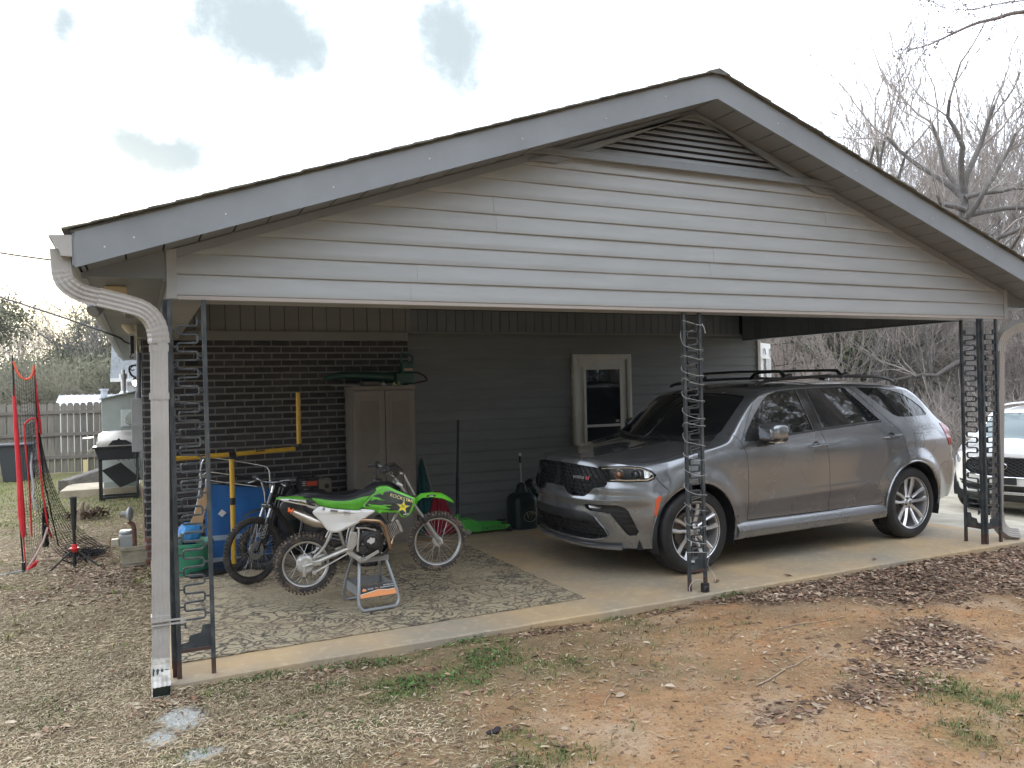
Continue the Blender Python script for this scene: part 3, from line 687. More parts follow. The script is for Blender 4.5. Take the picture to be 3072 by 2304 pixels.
def build_ground():
    def axis(a,b,lo,hi,fine):
        mid=np.arange(lo,hi,fine); l=[];d=fine;v=lo
        while v>a: d*=1.25; v-=d; l.append(v)
        r=[];d=fine;v=hi-fine
        while v<b: d*=1.25; v+=d; r.append(v)
        return np.concatenate([np.array(l[::-1]),mid,np.array(r)])
    X=axis(-260,300,-3.6,9.5,.055); Y=axis(-160,380,-3.4,7.5,.055)
    gx,gy=np.meshgrid(X,Y); z=gz(gx,gy)
    inside=(gx>SLABX0+.03)&(gx<SLABX1-.03)&(gy>SLABY0+.03)&(gy<13)
    z=np.where(inside,-.09,z)
    # soil heaped thinly against the slab edge
    far=np.maximum(np.abs(gx)-60,0)+np.maximum(np.abs(gy)-60,0); z=np.where(far>0,z.clip(-.3,3),z)
    nx,ny=len(X),len(Y); v=np.stack([gx,gy,z],-1).reshape(-1,3)
    i=np.arange(nx*ny).reshape(ny,nx); f=np.stack([i[:-1,:-1],i[:-1,1:],i[1:,1:],i[1:,:-1]],-1).reshape(-1,4)
    me=fastmesh('ground',v,f); me.shade_smooth()
    st,lf,gr,di=cover(v[:,0],v[:,1]); gyp=blobs(v[:,0],v[:,1],GREY)
    n=vnoise(v[:,0],v[:,1],26,3); gyp=sstep(.42,.55,gyp+(n-.5)*.35)
    for nm,a in (('cover',np.stack([st,lf,gr,di],-1)),('extra',np.stack([gyp,gyp*0,gyp*0,gyp*0+1],-1))):
        at=me.attributes.new(nm,'FLOAT_COLOR','POINT'); at.data.foreach_set('color',a.astype(np.float32).ravel())
    m=bpy.data.materials.new('ground soil'); m.use_nodes=True; nt=m.node_tree;N=nt.nodes;L=nt.links; b=N['Principled BSDF']; b.inputs['Roughness'].default_value=.95; b.inputs['Specular IOR Level'].default_value=.15
    tc=N.new('ShaderNodeTexCoord')
    def nz(s,d=6,r=.6,st=None):
        n=N.new('ShaderNodeTexNoise'); n.inputs['Scale'].default_value=s;n.inputs['Detail'].default_value=d;n.inputs['Roughness'].default_value=r
        if st:
            mp=N.new('ShaderNodeMapping'); mp.inputs['Scale'].default_value=st; mp.inputs['Rotation'].default_value=(0,0,.5); L.new(tc.outputs['Object'],mp.inputs[0]); L.new(mp.outputs[0],n.inputs['Vector'])
        else: L.new(tc.outputs['Object'],n.inputs['Vector'])
        return n.outputs[0]
    def mr(v,a,b_,c=0,d=1):
        n=N.new('ShaderNodeMapRange'); L.new(v,n.inputs[0]); n.inputs[1].default_value=a;n.inputs[2].default_value=b_;n.inputs[3].default_value=c;n.inputs[4].default_value=d; return n.outputs[0]
    def mix(f,a,b_):
        n=N.new('ShaderNodeMix'); n.data_type='RGBA'; L.new(f,n.inputs[0])
        for i_,q in ((6,a),(7,b_)):
            if isinstance(q,tuple): n.inputs[i_].default_value=(*q,1)
            else: L.new(q,n.inputs[i_])
        return n.outputs[2]
    def mul(a,b_):
        n=N.new('ShaderNodeMath'); n.operation='MULTIPLY'; L.new(a,n.inputs[0])
        if isinstance(b_,float): n.inputs[1].default_value=b_
        else: L.new(b_,n.inputs[1])
        return n.outputs[0]
    at=N.new('ShaderNodeAttribute'); at.attribute_name='cover'; sp=N.new('ShaderNodeSeparateColor'); L.new(at.outputs['Color'],sp.inputs[0])
    ax=N.new('ShaderNodeAttribute'); ax.attribute_name='extra'; sx=N.new('ShaderNodeSeparateColor'); L.new(ax.outputs['Color'],sx.inputs[0])
    clay=mix(mr(nz(1.3),.35,.68),(.43,.24,.11),(.50,.325,.17))
    clay=mix(mr(nz(2.6,8,.7),.52,.72),clay,(.52,.21,.075))
    clay=mix(mr(nz(5,9,.75),.48,.75),clay,(.20,.115,.065))
    clay=mix(mr(nz(1.9,7,.65),.50,.70,0,.8),clay,(.55,.42,.29))
    clay=mix(mr(nz(55,6,.8),.48,.75,0,.75),clay,(.30,.18,.10))
    clay=mix(mr(nz(90,4),.58,.8,0,.7),clay,(.66,.54,.40))
    soil=mix(mr(nz(9,8,.7),.35,.7),(.15,.10,.06),(.33,.235,.14))
    thatch=mix(mr(nz(38,8,.8,(1,.35,1)),.38,.66),(.095,.07,.04),(.40,.32,.19))
    c=mix(at.outputs['Alpha'],soil,clay)
    c=mix(mul(sp.outputs[0],mr(nz(16,7,.7),.30,.55,.35,1)),c,thatch)
    mulch=mix(mr(nz(42,6,.8),.4,.65),(.07,.045,.03),(.25,.17,.12))
    c=mix(mr(sp.outputs[1],.25,.7,0,.9),c,mulch)
    gras=mix(mr(nz(30,6,.8),.35,.7),(.06,.075,.028),(.20,.215,.07))
    c=mix(mul(mr(sp.outputs[2],.15,.75),mr(nz(11,6,.8),.3,.6)),c,gras)
    gp=mix(mr(nz(80,5,.8),.35,.65),(.34,.34,.31),(.60,.61,.57))
    c=mix(sx.outputs[0],c,gp)
    L.new(c,b.inputs['Base Color'])
    bp=N.new('ShaderNodeBump'); bp.inputs['Strength'].default_value=1.0; bp.inputs['Distance'].default_value=.02; L.new(nz(34,9,.78),bp.inputs['Height'])
    b2=N.new('ShaderNodeBump'); b2.inputs['Strength'].default_value=.6; b2.inputs['Distance'].default_value=.03; L.new(nz(7,6,.7),b2.inputs['Height']); L.new(b2.outputs[0],bp.inputs['Normal']); L.new(bp.outputs[0],b.inputs['Normal'])
    me.materials.append(m); o=bpy.data.objects.new('ground',me); COL.objects.link(o); o['kind']='structure'
def fastmesh(name,v,f,mi=None):
    me=bpy.data.meshes.new(name); v=np.asarray(v,np.float32); f=np.asarray(f,np.int32); n,k=f.shape
    me.vertices.add(len(v)); me.vertices.foreach_set('co',v.ravel()); me.loops.add(n*k); me.loops.foreach_set('vertex_index',f.ravel())
    me.polygons.add(n); me.polygons.foreach_set('loop_start',np.arange(0,n*k,k,dtype=np.int32)); 
    me.update(calc_edges=True); me.validate(); return me
build_ground()
# slab, drive
CONC=M('stained concrete',(.48,.34,.18),.8,col2=(.37,.27,.16),vs=1.6,vd=9,bump=.25,bs=60,bd=6,ramp=(.38,.66),bdist=.004)
nt=CONC.node_tree
def conc_extra():
    N=nt.nodes;L=nt.links; b=N['Principled BSDF']; src=b.inputs['Base Color'].links[0].from_socket
    tc=N.new('ShaderNodeTexCoord'); n=N.new('ShaderNodeTexNoise'); n.inputs['Scale'].default_value=.9; n.inputs['Detail'].default_value=4; L.new(tc.outputs['Object'],n.inputs['Vector'])
    r=N.new('ShaderNodeMapRange'); r.inputs[1].default_value=.40;r.inputs[2].default_value=.62; r.inputs[4].default_value=.85; L.new(n.outputs[0],r.inputs[0])
    # oil-dark parking area, a stain with its own shape
    mx=N.new('ShaderNodeMix'); mx.data_type='RGBA'; mx.inputs[7].default_value=(.26,.235,.185,1); L.new(r.outputs[0],mx.inputs[0]); L.new(src,mx.inputs[6])
    n2=N.new('ShaderNodeTexNoise'); n2.inputs['Scale'].default_value=14; n2.inputs['Detail'].default_value=8; L.new(tc.outputs['Object'],n2.inputs['Vector'])
    r2=N.new('ShaderNodeMapRange'); r2.inputs[1].default_value=.52;r2.inputs[2].default_value=.8; r2.inputs[4].default_value=.5; L.new(n2.outputs[0],r2.inputs[0])
    mx2=N.new('ShaderNodeMix'); mx2.data_type='RGBA'; mx2.inputs[7].default_value=(.54,.44,.29,1); L.new(r2.outputs[0],mx2.inputs[0]); L.new(mx.outputs[2],mx2.inputs[6])
    L.new(mx2.outputs[2],b.inputs['Base Color'])
conc_extra()
s_=MB(); n=70; top=[];bot=[]
for i in range(n+1):
    x=SLABX0+(SLABX1-SLABX0)*i/n; y=SLABY0+.012*math.sin(x*1.3)+random.uniform(-.006,.006)
    top.append((x,y)); 
rows=[[(x,y-.004,-.13) for x,y in top],[(x,y-.004,-.012) for x,y in top],[(x,y+.006,-.001) for x,y in top],[(x,YB+.2,0) for x,y in top],[(x,YB+.2,-.13) for x,y in top]]
s_.grid(rows); s_.add([r[0] for r in rows],[(0,1,2,3,4)]); s_.add([r[-1] for r in rows],[(4,3,2,1,0)])
o=obj('carport_slab',s_,CONC); o['kind']='structure'
DRV=M('old pale concrete drive',(.42,.38,.30),.9,col2=(.25,.235,.185),vs=2.2,vd=9,bump=.5,bs=22,bd=8,ramp=(.4,.68),bdist=.015)
d=MB(); pts=[]
xs=np.linspace(8.33,30,60); ys=np.linspace(-.15,12,36)
rows=[[(x,y+ (.22*math.sin(x*.9)+.06*math.sin(x*5) if j==0 else 0)-(.0 if j else .25*max(0,min(1,(x-9)/3))),float(gz(x,y))*.0-.012-.38*float(sstep(8.6,11.8,np.array(x)))*float(sstep(-1.5,1.0,np.array(y)))+.006*math.sin(x*3+y*2)) for x in xs] for j,y in enumerate(ys)]
d.grid(rows); rows2=[[(r[0],r[1],-.9) for r in rows[0]],rows[0]]; d.grid(rows2)
o=obj('driveway',d,DRV,smooth=True); o['kind']='structure'
# crack lines of the drive and broken edge stones
random.seed(11)
for k in range(9):
    x=8.3+k*.13+random.uniform(-.03,.03); y=-.20+random.uniform(-.03,.02)
    mb=MB(); poly=[(math.cos(a)*random.uniform(.03,.06),math.sin(a)*random.uniform(.03,.05)) for a in np.linspace(0,2*PI,7)[:-1]]
    mb.prism(poly,-.03,.012,fn=lambda a,b,c:(a,c,b)); o=obj('edge_stone',mb,DRV,loc=(x,y,-.03)); tag(o,'broken chunk of pale concrete at the crumbling corner of the driveway','stone','concrete chunks at the drive corner')
# ================================================================ RUG
def rug():
    m=bpy.data.materials.new('faded patterned rug'); m.use_nodes=True; nt=m.node_tree;N=nt.nodes;L=nt.links;b=N['Principled BSDF']; b.inputs['Roughness'].default_value=.95; b.inputs['Specular IOR Level'].default_value=.1
    tc=N.new('ShaderNodeTexCoord'); 
    def nz(s,d=6,r=.6,vec=None):
        n=N.new('ShaderNodeTexNoise'); n.inputs['Scale'].default_value=s;n.inputs['Detail'].default_value=d;n.inputs['Roughness'].default_value=r; L.new(vec or tc.outputs['Object'],n.inputs['Vector']); return n
    def mr(v,a,b_,c=0,d=1):
        n=N.new('ShaderNodeMapRange'); L.new(v,n.inputs[0]); n.inputs[1].default_value=a;n.inputs[2].default_value=b_;n.inputs[3].default_value=c;n.inputs[4].default_value=d; return n.outputs[0]
    def ma(op,a,b_):
        n=N.new('ShaderNodeMath'); n.operation=op; n.use_clamp=(op!='SUBTRACT')
        for i,v in enumerate((a,b_)):
            if isinstance(v,(int,float)): n.inputs[i].default_value=v
            else: L.new(v,n.inputs[i])
        return n.outputs[0]
    # warped coordinates make the printed arabesques
    w_=nz(3.2,2,.5); sc=N.new('ShaderNodeVectorMath'); sc.operation='SCALE'; sc.inputs['Scale'].default_value=.55; L.new(w_.outputs['Color'],sc.inputs[0])
    ad=N.new('ShaderNodeVectorMath'); ad.operation='ADD'; L.new(tc.outputs['Object'],ad.inputs[0]); L.new(sc.outputs[0],ad.inputs[1])
    vo=N.new('ShaderNodeTexVoronoi'); vo.feature='DISTANCE_TO_EDGE'; vo.inputs['Scale'].default_value=4.6; L.new(ad.outputs[0],vo.inputs['Vector'])
    l1=mr(vo.outputs['Distance'],.03,.09,1,0)
    vd=N.new('ShaderNodeTexVoronoi'); vd.feature='F1'; vd.inputs['Scale'].default_value=3.1; L.new(ad.outputs[0],vd.inputs['Vector'])
    wv=N.new('ShaderNodeMath'); wv.operation='SINE'; mm=N.new('ShaderNodeMath'); mm.operation='MULTIPLY'; mm.inputs[1].default_value=34; L.new(vd.outputs['Distance'],mm.inputs[0]); L.new(mm.outputs[0],wv.inputs[0])
    l2=mr(wv.outputs[0],.45,.85)
    vf=N.new('ShaderNodeTexVoronoi'); vf.feature='DISTANCE_TO_EDGE'; vf.inputs['Scale'].default_value=24; L.new(ad.outputs[0],vf.inputs['Vector'])
    l3=mr(vf.outputs['Distance'],.05,.15,.62,0)
    pat=ma('MAXIMUM',ma('MAXIMUM',l1,l2),ma('MULTIPLY',l3,mr(nz(1.7,3).outputs[0],.42,.56)))
    worn=mr(nz(42,5,.8).outputs[0],.36,.56,.15,1)
    # border line and plain field
    sp=N.new('ShaderNodeSeparateXYZ'); L.new(tc.outputs['Object'],sp.inputs[0])
    ex=ma('MINIMUM',sp.outputs[0],ma('SUBTRACT',RW,sp.outputs[0])); ey=ma('MINIMUM',sp.outputs[1],ma('SUBTRACT',RH,sp.outputs[1]))
    field=mr(nz(1.1,3,.5).outputs[0],.42,.52,.45,1)
    near=mr(sp.outputs[1],.62,.80,1,0)
    pat=ma('MULTIPLY',ma('MULTIPLY',pat,worn),ma('MAXIMUM',field,near))
    mx=N.new('ShaderNodeMix'); mx.data_type='RGBA'; mx.inputs[6].default_value=(.40,.34,.225,1); mx.inputs[7].default_value=(.035,.034,.038,1); L.new(pat,mx.inputs[0])
    dirt=N.new('ShaderNodeMix'); dirt.data_type='RGBA'; L.new(mr(nz(1.4,6).outputs[0],.4,.7,0,.55),dirt.inputs[0]); L.new(mx.outputs[2],dirt.inputs[6]); dirt.inputs[7].default_value=(.30,.22,.14,1)
    L.new(dirt.outputs[2],b.inputs['Base Color'])
    bp=N.new('ShaderNodeBump'); bp.inputs['Strength'].default_value=.5; bp.inputs['Distance'].default_value=.004; L.new(nz(160,3).outputs[0],bp.inputs['Height']); L.new(bp.outputs[0],b.inputs['Normal'])
    mb=MB(); nx,ny=60,50; random.seed(5)
    zt=lambda x,y:.006+.0035*math.sin(x*3.1+y*1.3)*math.sin(y*2.3)**2
    R_=[[(RW*i/nx+(.004*math.sin(j*1.1) if i in(0,nx) else 0),RH*j/ny+(.004*math.sin(i*.9) if j in (0,ny) else 0),zt(RW*i/nx,RH*j/ny)) for i in range(nx+1)] for j in range(ny+1)]
    mb.grid(R_); edge=[R_[0][i] for i in range(nx+1)]; mb.grid([[(x,y,.0015) for x,y,z in edge],edge]); e2=[r[-1] for r in R_]; mb.grid([[(x,y,.0015) for x,y,z in e2],e2])
    o=obj('rug',mb,m,smooth=True); o.location=(.02,.255,.001); o.rotation_euler=(0,0,rad(.4)); tag(o,'large faded beige and grey patterned rug lying on the carport slab','rug')
RW,RH=3.05,2.62
rug()
# ================================================================ LITTER, STRAW, GRASS
def scatter(name,N_,region,dens,make,mat,seed,label=None,kind='stuff'):
    rng=np.random.default_rng(seed)
    x=rng.uniform(region[0],region[1],N_);y=rng.uniform(region[2],region[3],N_)
    keep=rng.random(N_)<dens(x,y)
    x=x[keep];y=y[keep]
    v,f,c=make(x,y,rng); me=fastmesh(name,v,f); c=c*np.repeat(.62+.72*fbm(x,y,1.6,4,91)+.2*(fbm(x,y,11,2,17)-.5),len(v)//len(x))[:,None]
    at=me.attributes.new('tint','FLOAT_COLOR','POINT'); at.data.foreach_set('color',np.concatenate([c,np.ones((len(c),1))],1).astype(np.float32).ravel())
    me.materials.append(mat); o=bpy.data.objects.new(name,me); COL.objects.link(o); o['kind']=kind
    if label: o['label']=label
    return o
def offslab(x,y,m=0.0): return ~((x>SLABX0-m)&(x<SLABX1+m)&(y>SLABY0-m)&(y<12.4))&~((x>8.3)&(y>-.2))
LITM=M('dry litter',(.3,.2,.1),.85,attr='tint',spec=.2); 
def palette(rng,n,cols,wts,j=.18):
    cols=np.array(cols);i=rng.choice(len(cols),n,p=np.array(wts)/sum(wts)); c=cols[i]*(1+rng.uniform(-j,j,(n,1))); return c
def mk_leaf(size=(.03,.075),cols=None,wts=None,lift=.012,wr=.42):
    def mk(x,y,rng):
        n=len(x); L=rng.uniform(*size,n);W=L*rng.uniform(wr*.5,wr,n); a=rng.uniform(0,2*PI,n); z=gz(x,y)+rng.uniform(.001,lift,n)
        tilt=np.clip(rng.normal(0,.28,n),-.8,.8); roll=np.clip(rng.normal(0,.35,n),-.8,.8); cu=rng.uniform(-.25,.6,n)*W
        # 6 verts: tail, L1,R1, L2,R2, tip ; centre fold
        u=np.array([-.5,-.15,-.15,.2,.2,.5]); s=np.array([0,.5,-.5,.42,-.42,0]); 
        px=u[None]*L[:,None]; py=s[None]*W[:,None]; pz=np.abs(s)[None]*2*cu[:,None]*.8+px*np.tan(tilt)[:,None]*.5+py*np.tan(roll)[:,None]+ (px**2)*rng.uniform(-4,4,n)[:,None]
        X=px*np.cos(a)[:,None]-py*np.sin(a)[:,None]+x[:,None]; Y=px*np.sin(a)[:,None]+py*np.cos(a)[:,None]+y[:,None]
        Z=np.maximum(pz+z[:,None],z[:,None]-.003)
        v=np.stack([X,Y,Z],-1).reshape(-1,3); b=(np.arange(n)*6)[:,None]
        f=np.concatenate([b+np.array([0,2,4,5]),b+np.array([0,5,3,1])],0)
        c=np.repeat(palette(rng,n,cols,wts),6,0); return v,f,c
    return mk
def mk_blade(h=(.02,.06),w_=.0035,flat=False,cols=None,wts=None,lean=.6):
    def mk(x,y,rng):
        n=len(x); L=rng.uniform(*h,n); a=rng.uniform(0,2*PI,n); z=gz(x,y)
        W=w_*rng.uniform(.6,1.4,n)
        if flat: el=rng.uniform(0,.35,n)
        else: el=rng.uniform(lean,1.45,n)
        el2=el-rng.uniform(.1,.7,n); el2=np.where(flat,np.maximum(el2,-.25),el2)
        dx=np.cos(a);dy=np.sin(a)
        p0=np.stack([x,y,z+ (rng.uniform(0,.014,n) if flat else 0)],-1)
        p1=p0+np.stack([dx*np.cos(el)*L*.5,dy*np.cos(el)*L*.5,np.sin(el)*L*.5],-1)
        p2=p1+np.stack([dx*np.cos(el2)*L*.5,dy*np.cos(el2)*L*.5,np.sin(el2)*L*.5],-1)
        s=np.stack([-dy*W,dx*W,W*0+(.3*W if flat else 0)],-1)
        v=np.stack([p0-s*.7,p0+s*.7,p1-s,p1+s,p2-s*.25,p2+s*.25],1).reshape(-1,3); b=(np.arange(n)*6)[:,None]
        f=np.concatenate([b+np.array([0,1,3,2]),b+np.array([2,3,5,4])],0)
        return v,f,np.repeat(palette(rng,n,cols,wts),6,0)
    return mk
BROWN=[(.16,.105,.07),(.26,.17,.115),(.36,.25,.17),(.10,.065,.05),(.45,.36,.26),(.22,.12,.08)]
STRAWC=[(.37,.295,.18),(.46,.38,.25),(.28,.215,.13),(.19,.14,.085),(.56,.48,.35)]
GRASSC=[(.075,.115,.035),(.11,.15,.05),(.16,.19,.07),(.22,.20,.09)]
def fade(x,y): # density relative to camera distance
    d=np.hypot(x+.185,y+5.3); return np.clip((6.2/np.maximum(d,1))**1.6,.05,1)
def stuff_ground():
    def d_straw(x,y): 
        st,lf,gr,di=cover(x,y); gy=blobs(x,y,GREY); return np.where(offslab(x,y,-.01),np.clip(st**1.7-lf*.35,0.02,1)*fade(x,y)*(1-.8*sstep(.35,.6,gy)),0)
    scatter('dead_grass',250000,(-2.6,5.2,-3.3,1),d_straw,mk_blade((.015,.050),.0021,True,STRAWC,[4,3,3,2,1]),LITM,1)
    scatter('dead_grass',90000,(-4.0,0,1,12),d_straw,mk_blade((.025,.07),.0032,True,STRAWC,[4,3,3,2,1]),LITM,2)
    def d_leaf(x,y):
        st,lf,gr,di=cover(x,y); n=fbm(x,y,5,3,44); return np.where(offslab(x,y,-.015),np.clip(sstep(.18,.8,lf+(n-.5)*.5)*1.0+.018+.05*sstep(.5,.75,n),0,1),0)
    scatter('leaf_litter',95000,(-2.6,9.8,-3.4,.4),lambda x,y:d_leaf(x,y)*np.clip(fade(x,y)*1.6,0,1),mk_leaf((.022,.065),BROWN,[3,4,4,2,2,2]),LITM,3)
    scatter('leaf_litter',26000,(-3.0,.1,.4,7.5),lambda x,y:d_leaf(x,y)*.55,mk_leaf((.03,.075),BROWN,[2,3,4,1,3,2]),LITM,4)
    tan=[(.38,.27,.17),(.46,.35,.23),(.26,.17,.11),(.14,.085,.06),(.52,.43,.32)]
    scatter('leaf_litter',5200,(-2.6,6.5,-3.4,-.1),lambda x,y:np.where(offslab(x,y),.11+.25*sstep(3,-1,x)+.3*sstep(.55,.8,fbm(x,y,2.2,3,71)),0),mk_leaf((.025,.07),tan,[4,3,3,2,1],lift=.02,wr=.36),LITM,5)
    def d_gr(x,y):
        st,lf,gr,di=cover(x,y); n=fbm(x,y,9,3,54); return np.where(offslab(x,y,-.01),sstep(.22,.95,gr+(n-.5)*.9)*np.clip(fade(x,y)*1.5,.1,1),0)
    scatter('green_grass',240000,(-2.6,5.2,-3.3,.6),d_gr,mk_blade((.015,.042),.0022,False,GRASSC,[3,3,2,2]),LITM,6)
    scatter('green_grass',120000,(-6,.0,.6,17),lambda x,y:d_gr(x,y),mk_blade((.03,.07),.0045,False,[(.12,.17,.04),(.20,.24,.07),(.28,.30,.10),(.36,.32,.14)],[3,3,2,1]),LITM,7)
    def peb(x,y,rng):
        n=len(x); s=rng.gamma(2,.0017,n)+.001; z=gz(x,y)+s*.25; o=np.array([[1,0,0],[0,1,0],[-1,0,0],[0,-1,0],[0,0,.7],[0,0,-.6]]); v=(o[None]*s[:,None,None]*rng.uniform(.6,1.3,(n,6,1))+np.stack([x,y,z],-1)[:,None]).reshape(-1,3); b=(np.arange(n)*6)[:,None]
        f=np.concatenate([b+np.array(q) for q in ((0,1,4,4),(1,2,4,4),(2,3,4,4),(3,0,4,4))],0)[:,:3]; return v,f,np.repeat(palette(rng,n,[(.36,.20,.10),(.28,.155,.08),(.40,.26,.15),(.17,.10,.06)],[4,3,1,3]),6,0)
    scatter('soil_crumbs',42000,(-.2,8.5,-3.4,-.1),lambda x,y:np.where(offslab(x,y),np.clip(cover(x,y)[3]*1.1,.1,1)*fade(x,y),0),peb,LITM,10)
    # broad clover-like weeds by the slab edge
    scatter('weeds',16000,(-.6,5.2,-1.4,.0),lambda x,y:np.where(offslab(x,y,0),sstep(.5,.9,blobs(x,y,GREEN))*.8,0),mk_leaf((.012,.03),[(.07,.14,.04),(.10,.19,.05),(.05,.09,.03)],[3,2,2],lift=.035,wr=.9),LITM,8)
    scatter('wood_litter',30000,(6,26,2,24),lambda x,y:np.where(offslab(x,y,.2)&~((x<24)&(y<9.2)),.5,0),mk_leaf((.08,.2),BROWN,[3,4,4,2,3,2]),LITM,9)
stuff_ground()
# loose leaves and sticks on slab and dirt: countable
random.seed(21)
LEAFM=M('curled brown leaf',(.13,.07,.045),.8,col2=(.22,.13,.08),vs=30)
for (x,y,r,lb) in ((6.15,.05,.5,'nearest the leaf pile, below the car doors'),(5.0,.0,1.9,'just right of the middle iron post foot'),(4.32,.15,.2,'at the front tyre of the silver car'),(5.55,1.3,1.0,'in the shade beneath the silver car'),(6.0,1.9,2.2,'far back beneath the silver car'),(2.9,2.6,.2,'near the back corner of the rug'),(7.4,2.4,.9,'behind the rear tyre of the silver car')):
    mb=MB(); L=random.uniform(.03,.05); mb.add([(-L,0,.004),(-L*.3,.018,.016),(-L*.2,-.016,.012),(L*.4,.02,.02),(L*.5,-.018,.008),(L,.002,.014),(0,0,.002)],[(0,2,6),(0,6,1),(1,6,3),(2,4,6),(6,4,5),(6,5,3)])
    o=obj('fallen_leaf',mb,LEAFM,loc=(x,y,.002)); o.rotation_euler[2]=r; tag(o,'curled brown leaf on the slab '+lb,'leaf','loose leaves on the slab')
TW=M('dead twig bark',(.22,.16,.11),.85,col2=(.36,.29,.2),vs=20)
def twig(x0,y0,x1,y1,r,label):
    p=[]; 
    for i in range(7):
        t=i/6; x=x0+(x1-x0)*t+random.uniform(-.01,.01); y=y0+(y1-y0)*t+random.uniform(-.01,.01); p.append((x,y,float(gz(x,y))+r+.003))
    mb=MB().tube(p,[r*(1-.6*i/6) for i in range(7)],6); o=obj('stick',mb,TW,smooth=True); tag(o,label,'stick')
def hitg(u): return u
twig(3.05,-1.72,3.75,-1.50,.006,'longest pale stick lying on the orange dirt before the leaf patch')
twig(3.9,-.95,4.6,-.98,.005,'thin dark stick on the dirt left of the big leaf pile')
twig(3.2,-.55,3.7,-.50,.004,'thin forked twig on the orange clay near the middle post')
twig(1.7,-1.2,1.95,-1.0,.004,'short pale twig standing out in the grass and dirt centre front')
twig(2.1,-1.55,2.4,-1.25,.004,'slim pale twig on the dirt front of the middle post')
mb=MB(); mb.ball((0,0,.012),(.045,.02,.012),8,5); mb.ball((.03,.012,.016),(.022,.014,.012),7,5); o=obj('bark_scrap',mb,M('black bark',(.02,.013,.015),.8),loc=(1.42,-1.58,float(gz(1.42,-1.58)))); tag(o,'small black scrap of bark on the pale dirt, front centre','bark')
